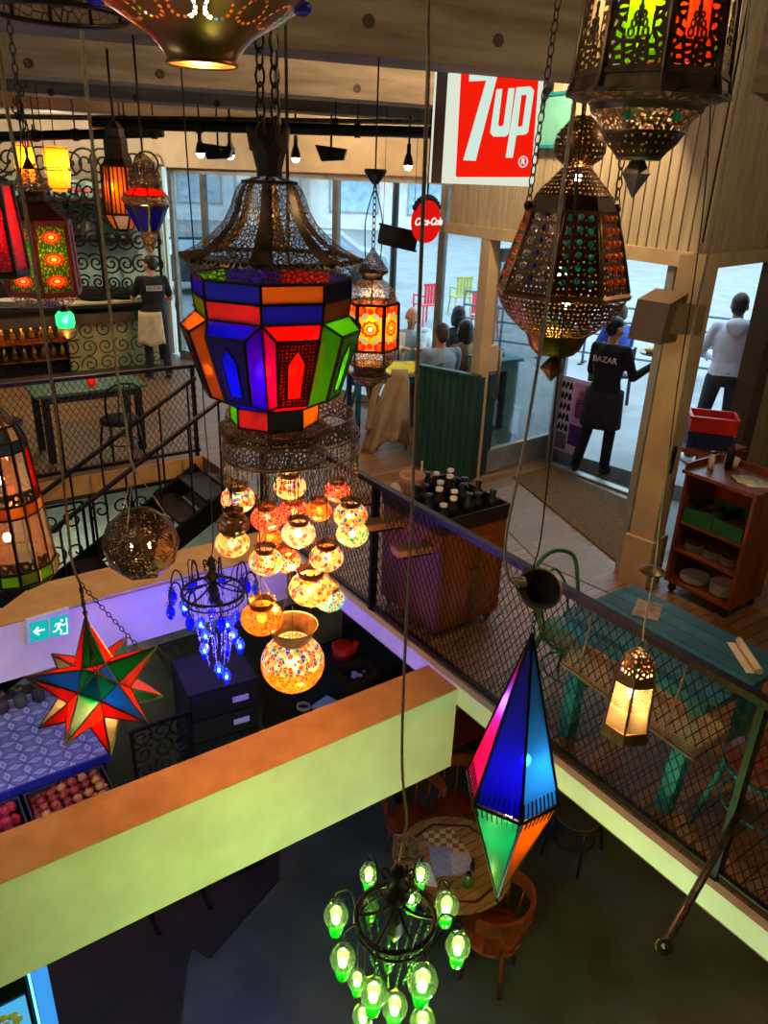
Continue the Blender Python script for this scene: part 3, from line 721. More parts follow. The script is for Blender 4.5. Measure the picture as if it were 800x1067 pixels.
m = MB(); m.tube([(0, 0, l.z(20)), (0, 0, l.z(-116))], .008, 6); m.build('lamp_holder', M['black_metal'], l.t)
l.up(-117, None, 'cord', .006)
# 5 --- wire net drum, top left
l = Lan('net_drum_lampshade', 'round openwork metal drum shade cropped by the top left corner', 62, 10, 1.9, 27, 16, .2, 'lampshade')
l.shell('net_drum', [(14, 69), (-30, 69), (-70, 69)], M['fil_ring'], 40)
l.hoop(15, 69.5, .012, 40); l.hoop(-70, 69.5, .012, 40); l.ribs([(15, 69), (-70, 69)], .01, 10); l.frame(M['iron_brown'])
m = MB()
for k in range(3): a = 2*PI*k/3; m.bar((0, 0, l.z(-70)), (l.r(-70, 69)*math.cos(a), l.r(-70, 69)*math.sin(a), l.z(-70)), .008)
m.build('spider', M['iron_brown'], l.t); l.up(-70, None, 'iron_brown', .006, 'suspension_rod')

# 6 --- hexagonal black lantern with painted orange glass
M['pt_orange'] = rosette('painted_orange_glass', 'ffb020', 'd82010', 'ffa030', 'fff0e0', 1, '401008')
l = Lan('orange_painted_lantern', 'black six-sided lantern with painted orange and yellow glass hanging by the window', 387, 320, 3.9, 408, 6, -PI/2-PI/6)
l.shell('crown', [(258, 1.5), (263, 4), (268, 8), (274, 12), (279, 15.5), (283, 17)], M['fil_fine'], 18)
l.shell('crown_base', [(283, 17), (287, 11), (291, 11)], M['iron_brown'], 12)
l.shell('roof', [(291, 12), (296, 18), (303, 24), (311, 27), (315, 28.5)], M['fil_dark'], 6, smooth=False)
l.panes(315, 28, 362, 28, [M['pt_orange']], posts=.012, inset=.06)
l.shell('skirt', [(362, 28), (370, 26), (379, 23)], M['fil_dark'], 6, smooth=False)
l.shell('base', [(379, 22), (383, 17), (388, 17), (389, 20)], M['iron_brown'], 18)
l.shell('fringe', [(389, 20), (396, 17), (400, 9)], M['fil_fine'], 18)
l.shell('finial', [(400, 8), (404, 4), (408, 3), (416, 1)], M['iron_brown'], 12)
for k in range(6): l.fr.bar(l.ring(315, 29, k), l.ring(374, 29.5, k), .008)
l.frame(M['black_metal'])
l.bulb(338, 5, 'bulb_hot', 0, -.03)
m = MB(); m.tube([(0, 0, l.z(334)), (0, -.01, l.z(292))], .004, 5); m.build('lamp_holder', M['black_metal'], l.t)
l.shell('ceiling_cup', [(176, 11), (179, 12), (185, 8), (192, 3), (193, .5)], M['black_metal'], 18)
m = MB(); chain_links(m, (0, 0, l.z(258)), (0, 0, l.z(193)), .035, .003, .01); m.tube([(0, 0, l.z(193)), (0, 0, l.z(60))], .004, 5); m.build('chain', M['black_metal'], l.t)
m = MB()
for sx in (-1, 1): m.tube(smooth_path([(sx*l.r(283, 8), 0, l.z(268)), (sx*.04, 0, l.z(230)), (0, 0, l.z(193))], 4), .003, 5)
m.build('cable', M['cable'], l.t)

# 7 --- red framed lantern with green flowered panels
M['pt_green'] = rosette('painted_green_glass', '3a6a20', 'f03018', 'ffc030', 'fff4c0', 3, 'e05048')
l = Lan('flower_panel_lantern', 'hanging lantern with green glass panels of stacked red and yellow flowers', 42, 265, 3.4, 318, 6, math.radians(-73))
l.shell('finial', [(163, 1), (168, 3), (172, 5), (176, 7)], M['iron_brown'], 12)
l.shell('crown', [(176, 7), (182, 12), (190, 16), (197, 20), (200, 14)], M['fil_brass'], 16)
l.shell('neck', [(200, 14), (208, 12), (212, 17)], M['iron_brown'], 12)
l.shell('roof', [(212, 17), (220, 26), (228, 36), (231, 37)], pm('red_painted_tin', '4a1410', '2c0c0a', 8, .5, .3), 6, smooth=False)
l.panes(231, 35, 303, 37, [M['pt_green']], inset=.07, posts=.02)
l.frame(pm('red_frame', '8a2018', '581410', 8, .4))
l.shell('skirt', [(303, 37), (309, 35), (314, 30), (318, 26)], M['fil_dark'], 6, smooth=False)
l.bulb(265, 5, 'bulb_hot', .0, -.04); m = MB(); m.tube([(0, 0, l.z(260)), (0, 0, l.z(220))], .004, 5); m.build('lamp_holder', M['black_metal'], l.t)
m = MB(); chain_links(m, (0, 0, l.z(163)), (0, 0, 3.45-l.z0), .04, .003, .011); m.build('chain', M['iron_brown'], l.t)
m = MB()
for a in range(3): m.tube([(.05*math.cos(a*2.1), .05*math.sin(a*2.1), l.z(195)), (.004, 0, l.z(105))], .003, 4)
for k in range(7):
    yy = 88+k*9; t_ = k*1.3; m.tube(smooth_path([(0, 0, l.z(yy)), (.03*math.cos(t_), .02*math.sin(t_), l.z(yy+3)), (.035*math.cos(t_), .03*math.sin(t_), l.z(yy-4))], 4), .0035, 4)
m.build('hanger', M['iron_brown'], l.t)

# 8 --- magenta lantern at the left edge
l = Lan('magenta_lantern', 'crimson and magenta pierced lantern cropped by the left edge', -10, 240, 2.6, 290, 6, -PI/2)
l.shell('roof', [(170, 3), (180, 14), (186, 24), (190, 27)], M['iron_brown'], 6, smooth=False)
l.panes(190, 26, 282, 31, [M['g_magenta']], posts=.012, inset=.05)
l.shell('pierced_sleeve', [(224, 29.4), (280, 32)], filigree('magenta_lattice', '5a0c24', 75, 'cell', .12, .5, .3), 6, smooth=False)
l.shell('base', [(282, 33), (288, 31), (290, 20)], M['iron_brown'], 6, smooth=False)
l.frame(M['iron_brown']); l.bulb(235, 5, 'bulb_hot', .02, -.05)
m = MB(); m.tube([(0, 0, l.z(231)), (0, 0, l.z(180))], .004, 5); m.build('lamp_holder', M['black_metal'], l.t)
l.up(171, 3.45)

# 9 --- tall clear glass lantern at the left edge
l = Lan('tall_glass_lantern', 'tall lantern of narrow clear glass panes with amber and lime bands at the left edge', 4, 520, 2.0, 606, 14, -PI/2+.1)
l.shell('dome', [(405, 2), (412, 7), (422, 12), (434, 19), (442, 24)], M['fil_coarse'], 10, smooth=False)
l.panes(442, 24, 456, 30, [M['g_frost'], stained('grey_glass', '9098a0', .3, .6)], posts=.008)
l.panes(456, 30, 467, 31, [stained('steel_blue_glass', '5a7a98', .4, .4)], posts=.006)
cl = stained('clear_glass', 'f8f0e4', .12, .85); clr = stained('pinkish_glass', 'f4d0bc', .2, .75); rd = stained('ruby_glass', 'e81828', .5, .4)
l.panes(467, 31, 518, 35, [cl, clr, cl, rd, cl, clr, cl, cl, clr, cl], posts=.007)
l.panes(518, 35.5, 530, 36, [M['g_amber'], M['g_orange']], posts=.007)
l.panes(530, 36, 582, 40, [clr, cl, clr, cl, clr], posts=.007)
l.panes(582, 41, 594, 41.5, [M['g_lime'], M['g_olive']], posts=.008)
l.shell('base', [(594, 41), (600, 38), (603, 20), (604, 2)], M['iron_brown'], 10, smooth=False)
l.shell('scallop', [(505, 34.5), (517, 35.8)], M['fil_coarse'], 10, smooth=False); l.shell('scallop', [(571, 39.7), (582, 40.8)], M['fil_coarse'], 10, smooth=False)
l.frame(M['iron_brown'])
l.bulb(500, 4, 'bulb_warm', .0, 0); l.bulb(560, 4, 'bulb_warm', -.01, 0)
m = MB(); m.tube([(0, 0, l.z(498)), (0, 0, l.z(415))], .004, 5); m.tube([(-.01, 0, l.z(558)), (0, 0, l.z(500))], .003, 5); m.build('lamp_holder', M['black_metal'], l.t)
l.up(406, None, 'cable', .003)
# its paper tag
t_ = thing('shop_tag', 'dark paper tag hanging below the tall glass lantern at the left edge', 'tag', at(14, 612, 1.95))
p = [at(x, y, 1.95) for x, y in ((-12, 628), (-4, 612), (26, 602), (29, 614), (2, 634))]
m = MB(); m.poly(p, (0, 1, .2), .002); m.build('card', pm('black_card', '2c2824', '1c1a18', 20, .8), t_, w=True)
m = MB(); m.tube([at(6, 612, 1.952), at(5, 607, 1.96)], .001, 4); m.build('string', M['cord'], t_, w=True)

# 10 --- brown barred lantern and blue petal lantern
l = Lan('barred_amber_lantern', 'brown hexagonal lantern with amber and cream strips behind thin bars', 124, 190, 4.9, 241, 6, -PI/2-.25)
l.shell('cap', [(126, 4), (134, 9), (142, 10), (145, 12), (165, 12), (168, 14)], M['iron_brown'], 6, smooth=False)
l.shell('roof', [(168, 13), (173, 17)], M['iron_brown'], 6, smooth=False)
l.panes(173, 16.5, 223, 17, G('orange', 'amber', 'clear', 'orange', 'clear', 'amber'), posts=.012)
for k in range(24): l.fr.bar(l.ring(173, 16.8, k/4), l.ring(223, 17.3, k/4), .006)
l.panes(223, 17, 239, 9, G('clear', 'orange'), posts=.01); l.frame(M['iron_brown'])
l.shell('foot', [(238, 9), (241, 6), (242, 1)], M['iron_brown'], 6)
l.bulb(195, 3, 'bulb_warm', -.03, -.03); m = MB(); m.tube([(-.03, -.03, l.z(192)), (0, 0, l.z(165))], .004, 5); m.build('lamp_holder', M['black_metal'], l.t); l.up(127, 3.5, 'iron_brown', .008, 'suspension_rod')
l = Lan('blue_petal_lantern', 'brass lantern with cobalt blue petal windows above the bar server', 152, 205, 4.4, 264, 8, -PI/2-PI/8)
l.shell('cap', [(160, 3), (165, 8), (168, 10), (174, 8)], M['fil_brass'], 16)
l.shell('dome', [(174, 9), (178, 15), (184, 17), (187, 15), (189, 18), (194, 17), (197, 13)], M['fil_coarse'], 16)
l.panes(196, 14, 204, 22, G('red', 'redpale'), posts=.008)
l.shell('rim', [(204, 22), (206, 25), (209, 25), (213, 22)], M['fil_brass'], 8, smooth=False)
for k in range(8):
    a, b, c, d = l.ring(242, 9, k), l.ring(242, 9, k+1), l.ring(213, 22, k+1), l.ring(213, 22, k)
    q = MB(); q.quad(a, b, c, d, .004, .02); q.build('tin_panel', M['old_brass'], l.t)
    cc = (a+b+c+d)/4; n_ = (b-a).cross(d-a).normalized(); ex = (c-d).normalized(); ey = ((c+d)-(a+b)).normalized(); Lh = ((c+d)-(a+b)).length/4
    if n_.dot(Vector((cc.x, cc.y, 0))) < 0: n_ = -n_
    pts = []
    for j in range(14):
        t = 2*PI*j/14; pts.append(cc+n_*.003+ex*math.cos(t)*Lh*.42*(1+.25*math.sin(t))+ey*Lh*.92*math.sin(t))
    q = MB(); q.poly(pts, n_, .003); q.build('glass_petal', stained('cobalt_glass%d' % k, '1818e8', .5, .1) if k == 0 else bpy.data.materials['cobalt_glass0'], l.t)
    l.fr.bar(a, d, .01)
l.frame(M['old_brass'])
l.shell('cup', [(243, 9), (247, 8.5), (257, 6), (264, 2), (265, .5)], M['fil_brass'], 12)
l.bulb(200, 3, 'bulb_warm', 0, -.05); l.bulb(228, 2.4, 'bulb_warm')
m = MB(); m.tube([(0, 0, l.z(228)), (0, 0, l.z(170))], .004, 5); m.tube([(0, -.05, l.z(198)), (0, 0, l.z(190))], .003, 5); m.build('lamp_holder', M['black_metal'], l.t)
l.up(161, 3.5, 'iron_brown', .006, 'suspension_rod')

# 11 --- pierced ball
l = Lan('pierced_ball_lamp', 'faceted round tin ball lamp with cut-out stars hanging near the stairs', 147, 566, 2.9, 606, 8, 0)
rb = l.r(566, 39); zc = l.z(566)
bm = bmesh.new(); bmesh.ops.create_icosphere(bm, subdivisions=2, radius=rb)
vs = [v.co.copy() for v in bm.verts]; fs = [[v.index for v in f.verts] for f in bm.faces]; es = [(e.verts[0].co.copy(), e.verts[1].co.copy()) for e in bm.edges]; bm.free()
m = MB(); uvs = [[(vs[i].x*1.1+.5*vs[i].z, vs[i].z*1.1+vs[i].y) for i in f] for f in fs]
m.add([v+Vector((0, 0, zc)) for v in vs], fs, False, uvs); m.build('pierced_shell', M['fil_ball'], l.t)
m = MB()
ico = [v for v in vs if sum(1 for e in es if (e[0]-v).length < 1e-5 or (e[1]-v).length < 1e-5) == 5]
for v in ico:   # five-pointed star plate at each corner of the ball
    nb = [((e[1] if (e[0]-v).length < 1e-5 else e[0])) for e in es if (e[0]-v).length < 1e-5 or (e[1]-v).length < 1e-5]
    x_ = v.orthogonal().normalized(); y_ = v.normalized().cross(x_); nb.sort(key=lambda p: math.atan2(p.dot(y_), p.dot(x_)))
    pts = []
    for i in range(5): pts += [v+(nb[i]-v)*.95, (v+(((nb[i]+nb[(i+1) % 5])/2)-v)*.4)]
    pts = [p.normalized()*rb*1.005+Vector((0, 0, zc)) for p in pts]; m.add([v.normalized()*rb*1.03+Vector((0, 0, zc))]+pts, [(0, i+1, (i+1) % 10+1) for i in range(10)])
m.build('star_plate', pm('star_tin', '6a5238', '453422', 14, .45, .7), l.t)
m = MB()
for a, b in es: m.bar(a+Vector((0, 0, zc)), b+Vector((0, 0, zc)), .003)
m.build('seam', M['iron_brown'], l.t)
l.bulb(562, 5, 'bulb_hot', 0, -.07); l.bulb(572, 3, 'bulb_warm', .02, .04)
m = MB(); top = Vector((0, 0, l.z(488)))
for a in (0.4, 2.5, 4.6): m.tube([(rb*.75*math.cos(a), rb*.75*math.sin(a), zc+rb*.66), top], .0025, 4)
m.build('hanger', M['wcable'], l.t)
m = MB(); m.tube([(0, -.07, l.z(559)), (0, 0, zc+rb*.9), top], .003, 4); m.build('lamp_holder', M['black_metal'], l.t)
l.cords([[l.t.location+top]+path_at([(134, 470), (131, 440), (121, 380), (104, 220), (92, 110), (85, 30), (80, -120)], 2.88, 2.3)], 'cord', .0055, world=True)

# 12 --- star lamp
S = Lan('glass_star_lamp', 'many-pointed star lamp of red, green, blue and clear glass', 102, 716, 2.2, 790, 5, 0)
R_ = S.r(716, 74); zc = S.z(716); phi = (1+5**.5)/2
bm = bmesh.new(); bmesh.ops.create_icosphere(bm, subdivisions=1, radius=1.0); base = [v.co.normalized() for v in bm.verts]; bm.free()
# twelve points; the inner corners are the dodecahedron's twenty corners
inner = []
bm = bmesh.new(); bmesh.ops.create_icosphere(bm, subdivisions=1, radius=1.0)
for f in bm.faces: inner.append(f.calc_center_median().normalized())
bm.free()
tocam = (CAM-Vector((S.x, S.y, S._z(716)))).normalized(); sidev = tocam.cross(Vector((0, 0, 1))).normalized()
axis = Matrix.Rotation(math.radians(-11), 3, sidev) @ tocam
if axis.z < tocam.z: axis = Matrix.Rotation(math.radians(11), 3, sidev) @ tocam
Q0 = base[0].rotation_difference(axis).to_matrix(); nb0 = sorted(base, key=lambda q: (q-base[0]).length)[1:6]
best = max(range(360), key=lambda g: (Matrix.Rotation(math.radians(g), 3, axis) @ (Q0 @ nb0[0])).z)
Q = Matrix.Rotation(math.radians(best+3), 3, axis) @ Q0
tips = [Q @ p*R_ for p in base]; inn = [Q @ p*R_*.437 for p in inner]
cn = ['redpale', 'green', 'redpale', 'sky', 'emerald', 'clear', 'redpale']
m = MB(); zo = Vector((0, 0, zc)); ci = 0
gg = dict(redpale=stained('star_red', 'f04020', .6, .15), green=stained('star_green', '188a48', .6, .15), sky=stained('star_blue', '0c6ab8', .6, .15), emerald=stained('star_emerald', '0e7a50', .6, .15), clear=stained('star_clear', 'b0a894', .5, .25))
done = set()
for ti, tp in enumerate(tips):
    nb = sorted(inn, key=lambda q: (q-tp).length)[:5]
    x_ = tp.orthogonal().normalized(); y_ = tp.normalized().cross(x_); nb.sort(key=lambda p: math.atan2(p.dot(y_), p.dot(x_)))
    for i in range(5):
        a, b = nb[i], nb[(i+1) % 5]; cc = (a+b+tp)/3; q = MB(); n_ = (a-tp).cross(b-tp).normalized()*.0012
        t3 = [cc+(p-cc)*.94+zo for p in (tp, a, b)]
        q.add([p+n_ for p in t3]+[p-n_ for p in t3], [(0, 1, 2), (5, 4, 3), (0, 3, 4, 1), (1, 4, 5, 2), (2, 5, 3, 0)])
        fc = ((a+b+tp)/3-tp*.2); up_ = n_.z/.0012*(1 if n_.dot(cc) > 0 else -1); front = (tp.normalized().dot(axis))
        rk_ = sorted(range(5), key=lambda w_: -((nb[w_]+nb[(w_+1) % 5]).dot(axis))).index(i)
        ck_ = ['green', 'sky', 'redpale', 'emerald', 'sky'][i] if front > .9 else (['sky', 'green', 'green', 'sky', 'emerald'][ti % 5] if rk_ == 0 else 'redpale') if front > 0 else ['redpale', 'clear', 'redpale', 'emerald', 'clear'][(i+ti) % 5]
        q.build('glass_pane', gg[ck_], S.t)
        m.bar(tp+zo, a+zo, .006)
        key = tuple(sorted((round(a.x+a.y*3+a.z*7, 4), round(b.x+b.y*3+b.z*7, 4))))
        if key not in done: done.add(key); m.bar(a+zo, b+zo, .006)
m.build('leading', pm('brass_leading', '8a7048', '54422a', 14, .4, .8), S.t)
S.bulb(725, 5, 'bulb_hot', .0, -.06, .024)
m = MB(); tt = Vector((-.012, 0, S.z(608)))
for v in sorted(tips, key=lambda q: -q.z)[:3]: chain_links(m, v*.8+zo, tt, .022, .0018, .006)
m.build('chain', M['iron_brown'], S.t)
S.cords([[S.t.location+tt]+path_at([(76, 590), (72, 560), (64, 480), (50, 370), (30, 240), (5, 100), (-5, 20)], 2.2, 1.9)], 'cord', .0045, world=True)
S.cords([[S.t.location+Vector((0, -.06, S.z(723))), S.t.location+Vector((0, -.02, S.z(670))), S.t.location+tt]], 'cable', .003, world=True)

# 13 --- diamond lantern with its cup
l = Lan('diamond_lantern', 'long diamond-shaped lantern of pink, blue, sky, teal and orange glass', 534, 815, 1.95, 948, 6, -PI/2+math.radians(2.5))
l.n = 6; ya, yb = 660, 935; k1 = [l.ring(820, 50, k) for k in range(6)]
ap = Vector((0, 0, l.z(ya))); bt = Vector((0, 0, l.z(yb)))
uc = {'u': ['orange', 'sky', 'blue', 'pink', 'teal', 'green'], 'd': ['orange', 'orange', 'teal', 'teal', 'pink', 'blue']}
uc['u'] = [None]*6; uc['d'] = [None]*6
order = sorted(range(6), key=lambda k: ((k1[k]+k1[(k+1) % 6])/2).angle(Vector((0, -1, 0))))
def fa(k): c = (k1[k]+k1[(k+1) % 6])/2; return math.degrees(math.atan2(c.x, -c.y))
for k in range(6):
    a = fa(k)
    uc['u'][k] = 'blue' if -50 < a < 0 else 'sky' if 0 <= a < 60 else 'pink' if -110 < a <= -50 else 'teal' if a > 0 else 'orange'
    uc['d'][k] = 'teal' if -50 < a < 0 else 'orange' if 0 <= a < 60 else 'sky' if -110 < a <= -50 else 'pink' if a > 0 else 'blue'
for k in range(6):
    a, b = k1[k], k1[(k+1) % 6]
    for tip, col in ((ap, uc['u'][k]), (bt, uc['d'][k])):
        cc = (a+b+tip)/3; n_ = (a-tip).cross(b-tip).normalized()*.0015; t3 = [cc+(p-cc)*.95 for p in (tip, a, b)]
        q = MB(); q.add([p+n_ for p in t3]+[p-n_ for p in t3], [(0, 1, 2), (5, 4, 3), (0, 3, 4, 1), (1, 4, 5, 2), (2, 5, 3, 0)]); q.build('glass_pane', M['g_'+col], l.t)
        l.fr.bar(tip, a, .008)
        for j in range(9):   # comb of little bars along the waist
            f = (j+.5)/9; p = a+(b-a)*f; o_ = Vector((p.x, p.y, 0)).normalized()*.003; l.fr.bar(p+o_, p+(tip-p)*.10+o_, .0035)
    l.fr.bar(a, b, .010)
l.frame(M['black_metal'])
m = MB(); m.sphere((0, 0, l.z(yb+4)), .007, .007, .014, 8, 6); m.build('finial', M['black_metal'], l.t)
l.bulb(788, 4, 'bulb_hot', .03, -.015, .016); l.bulb(850, 4, 'bulb_warm', .0, -.01, .013)
m = MB(); m.tube([(0, 0, l.z(850)), (0, 0, l.z(660))], .003, 5); m.tube([(0, 0, l.z(775)), (.03, -.015, l.z(784))], .003, 5); m.build('lamp_holder', M['black_metal'], l.t)
m = MB(); chain_links(m, (0, 0, l.z(660)), (0, 0, l.z(628)), .025, .002, .007); m.build('chain', M['black_metal'], l.t)
cq = Vector((0, 0, l.z(616))); cr_ = l.r(616, 23); m = MB(); m.lathe([(cr_*.1, -cr_*.85), (cr_*.4, -cr_*.75), (cr_*.78, -cr_*.35), (cr_, .3*cr_), (cr_*1.04, cr_*.34), (cr_*.95, cr_*.3), (cr_*.72, -cr_*.3), (cr_*.35, -cr_*.66), (.001, -cr_*.7)], 30, c=cq, M=Matrix.Rotation(math.radians(38), 3, 'X')); m.build('ceiling_cup', M['pewter'], l.t); m = MB(); m.lathe([(cr_*.93, cr_*.28), (cr_*.62, -cr_*.22), (cr_*.3, -cr_*.55), (.001, -cr_*.62)], 30, c=cq, M=Matrix.Rotation(math.radians(38), 3, 'X')); m.build('cup_inner_shadow', M['dark'], l.t)  # dark inner sheet stands in for the shade inside the cup
l.cords([path_at([(541, 612), (530, 600), (527, 560), (545, 470), (568, 330), (588, 180), (608, 30), (622, -90)], 1.95, 1.7)], 'wcable', .0042, world=True)
l.cords([path_at([(549, 612), (556, 590), (566, 540), (590, 300), (606, 130), (618, -40)], 1.97, 1.72)], 'cable', .0022, world=True)
m = MB()
for j in range(4):
    c = at(541, 606, 1.95); m.tube([c+Vector((.018*math.cos(t+j), .014*math.sin(t+j*.7), .01*math.sin(2*t+j))) for t in [2*PI*i/12 for i in range(12)]], .0028, 4, True)
m.build('cable_knot', M['wcable'], l.t, w=True)

# 14 --- small white lantern in front of the rail
l = Lan('little_filigree_lantern', 'small lit brass and white glass lantern hanging in front of the teal table', 659, 720, 2.55, 768, 6, -PI/2-.35)
l.shell('dome', [(676, 3), (679, 9), (685, 15), (692, 18), (698, 19)], M['fil_coarse'], 18)
l.shell('shoulder', [(698, 19), (703, 22), (706, 23)], M['old_brass'], 6, smooth=False)
l.panes(706, 22, 752, 24.5, [M['g_frost']], posts=.008, inset=.08)
l.shell('lattice', [(708, 22.6), (750, 24.8)], filigree('brass_lattice', 'a07840', 95, 'cell', .2), 6, smooth=False)
l.shell('base', [(752, 25), (756, 27), (762, 27), (765, 22), (766, 1)], M['old_brass'], 6, smooth=False)
l.frame(M['old_brass']); l.bulb(722, 5, 'bulb_hot')
m = MB(); m.tube([(0, 0, l.z(718)), (0, 0, l.z(678))], .003, 5); m.build('lamp_holder', M['black_metal'], l.t)
m = MB(); m.tube(smooth_path([(.02*math.cos(t), 0, l.z(676)+.02+.022*math.sin(t)) for t in [-PI/2+2*PI*j/10 for j in range(11)]], 2), .003, 4); m.build('hanging_loop', M['old_brass'], l.t)
q = at(680, 591, 2.5); m = MB(); m.lathe([(.0, .006), (.012, .004), (.045, -.012), (.05, -.016), (.044, -.013)], 20, c=q); m.build('ceiling_cup', M['pewter'], l.t, w=True)
l.cords([[l.t.location+Vector((0, 0, l.z(668)))]+path_at([(672, 645), (679, 610), (684, 580), (688, 540), (697, 480), (710, 415), (722, 340), (745, 230), (758, 150), (775, 60), (792, -60)], 2.54, 2.0)], 'wcable', .004, world=True)
l.cords([path_at([(684, 590), (694, 500), (706, 400), (722, 300), (736, 180), (744, 20), (748, -80)], 2.5, 2.1)], 'cable', .002, world=True)
m = MB(); q = at(700, 480, 2.44); m.tube([at(697, 492, 2.45), at(703, 466, 2.43)], .011, 8); m.build('cord_switch', M['black_metal'], l.t, w=True)

# 15 --- the mosaic chandelier
ch = Lan('mosaic_chandelier', 'chandelier of many glowing round mosaic glass globes under a chain-fringed ring', 303, 460, 2.95, 725, 24, 0, 'chandelier')
ch.shell('upper_ring', [(430, 66), (440, 69), (446, 69)], M['fil_coarse'], 40)
ch.shell('ring', [(446, 68), (450, 71), (462, 71), (466, 69)], M['fil_ring'], 40)
for y, h in ((430, 66), (448, 71), (465, 71)): ch.hoop(y, h, .01, 40)
for k in range(6): a = 2*PI*k/6; ch.fr.bar((0, 0, ch.z(448)), (ch.r(448, 71)*math.cos(a), ch.r(448, 71)*math.sin(a), ch.z(448)), .01)
ch.frame(M['old_brass'], 'ring_frame')
m = MB()
for k in range(72):
    a = 2*PI*k/72; r_ = ch.r(466, 70); ln = .10+.05*math.sin(k*2.4)
    for j in range(int(ln/.018)): m.sphere((r_*math.cos(a), r_*math.sin(a), ch.z(466)-.012-j*.018), .004, .004, .008, 4, 4)
    m.bar((r_*math.cos(a), r_*math.sin(a), ch.z(466)), (r_*math.cos(a), r_*math.sin(a), ch.z(466)-ln), .0022)
m.build('bead_fringe', pm('dull_silver_beads', '9a8a70', '5a4c3a', 20, .35, .8), ch.t)
ch.up(448, None, 'iron_brown', .006, 'suspension_rod')
MOS = {
 'orange': mosaic('mosaic_orange', ['f06808', 'e05004', 'f88818', 'd04004', 'f87810'], 75, 'f8a840'),
 'multi': mosaic('mosaic_multicolour', ['f8e8c0', 'e83018', '2040c8', 'f09018', 'f0e0c0', '1c9090', 'f8b840', 'd84010'], 60, 'd8c098'),
 'cream': mosaic('mosaic_cream', ['f8e4b0', 'f0c878', 'e07010', 'f8e8c0', 'b83808', '8a3a90', 'f8c060', 'f8dca0'], 55, 'e0b878'),
 'blue': mosaic('mosaic_turquoise', ['18a0c8', '30c8e0', '1870b0', 'f07818', '60d8e8'], 60),
 'red': mosaic('mosaic_red', ['e81818', 'f83820', 'c81030', 'ff7040', 'f82848'], 60, 'ffb080'),
 'green': mosaic('mosaic_green', ['58b868', '28a060', 'f0e0a0', '88d890', 'e86830'], 60),
 'pink': mosaic('mosaic_rose', ['f0b0a0', 'e08878', 'f8d8c0', 'd87060', 'f8e0d0'], 60)}
MOS['dim'] = mosaic('mosaic_unlit', ['a07848', '8a6840', 'b89060', '705030'], 60, '5a4830')
globes = [(305, 690, 33, 2.80, 'pot'), (273, 644, 22, 2.82, 'orange'), (324, 613, 23, 2.80, 'cream'), (340, 581, 18, 2.84, 'cream'), (311, 556, 18, 2.80, 'pink'), (343, 624, 16, 3.05, 'blue'),
          (277, 585, 18, 2.86, 'multi'), (298, 584, 15, 3.02, 'red'), (242, 566, 18, 2.95, 'cream'), (243, 546, 17, 2.85, 'dim'), (248, 520, 18, 3.0, 'multi'), (302, 507, 17, 3.0, 'cream'),
          (351, 512, 14, 3.05, 'red'), (365, 537, 18, 2.9, 'multi'), (367, 556, 17, 3.02, 'green'), (278, 540, 17, 3.05, 'red'), (306, 534, 17, 3.12, 'red'), (332, 532, 14, 3.1, 'orange'), (281, 560, 13, 3.14, 'orange')]
M['bulb_mos'] = emit('mosaic_bulb', 'ffd8a0', 30); M['bulb_off'] = pm('unlit_bulb', 'c8b898', 'b8a888', 5, .2)
ch.t['label'] = 'chandelier of many glowing round mosaic glass globes under a chain-fringed ring'
for (x, y, hw, Y, kind) in globes:
    c = at(x, y, Y)-ch.t.location; r_ = hw*px2m(at(x, y, Y)); pot = kind == 'pot'
    prof = [(r_*math.cos(t), r_*(.95 if pot else .80)*math.sin(t)) for t in [(-85+i*(140 if not pot else 145)/14)*PI/180 for i in range(15)]]
    m = MB(); m.lathe(prof, 22, c=c)
    if pot:
        g = m
        o1 = MB(); k1_ = 9; o1.lathe(prof[:k1_+1], 26, c=c); o2 = MB(); o2.lathe(prof[k1_:], 26, c=c)
        o = o1.build('mosaic_globe', MOS['orange'], ch.t); o3 = o2.build('globe_shoulder', MOS['multi'], o)
    else: o = m.build('mosaic_globe', MOS[kind], ch.t)
    rt, zt = prof[-1]
    q = MB()
    if pot: q.lathe([(rt, zt), (rt*1.15, zt+r_*.08), (rt*1.55, zt+r_*.55), (rt*1.62, zt+r_*.58), (rt*1.5, zt+r_*.5), (rt*1.05, zt+r_*.06)], 22, c=c)
    else:
        q.lathe([(rt, zt-.002), (rt*1.02, zt+r_*.1), (rt*1.1, zt+r_*.3), (rt*1.02, zt+r_*.3), (rt*.9, zt+r_*.05)], 16, c=c)
        for j in range(10): a = 2*PI*j/10; q.sphere(c+Vector((rt*1.08*math.cos(a), rt*1.08*math.sin(a), zt+r_*.34)), r_*.07, None, None, 5, 4)
    q.build('collar', M['pewter'] if pot else M['old_brass'], o)
    q = MB(); q.lathe([(.001, -r_*1.05), (r_*.1, -r_*.95), (r_*.16, -r_*.83), (r_*.3, -r_*.74)], 10, c=c); q.build('drop_finial', M['old_brass'], o)
    q = MB(); q.sphere(c+Vector((0, 0, -.0)), r_*.22, None, r_*.26, 8, 6); q.build('bulb', M['bulb_off' if kind == 'dim' else 'bulb_mos'], o)
    zt2 = ch.z(448); q = MB(); q.tube([c+Vector((0, 0, r_*.2)), Vector((c.x, c.y, zt2))], .0022, 4)
    if not pot:
        for j in range(3): a = 2*PI*j/3; q.tube([c+Vector((rt*math.cos(a), rt*math.sin(a), zt+r_*.28)), c+Vector((0, 0, zt+r_*1.7))], .0013, 3)
    else:
        for j in range(3): a = 2*PI*j/3; q.tube([c+Vector((rt*1.55*math.cos(a), rt*1.55*math.sin(a), zt+r_*.55)), c+Vector((0, 0, zt+r_*2.6))], .0016, 3)
    q.build('cord', M['cable'], o)

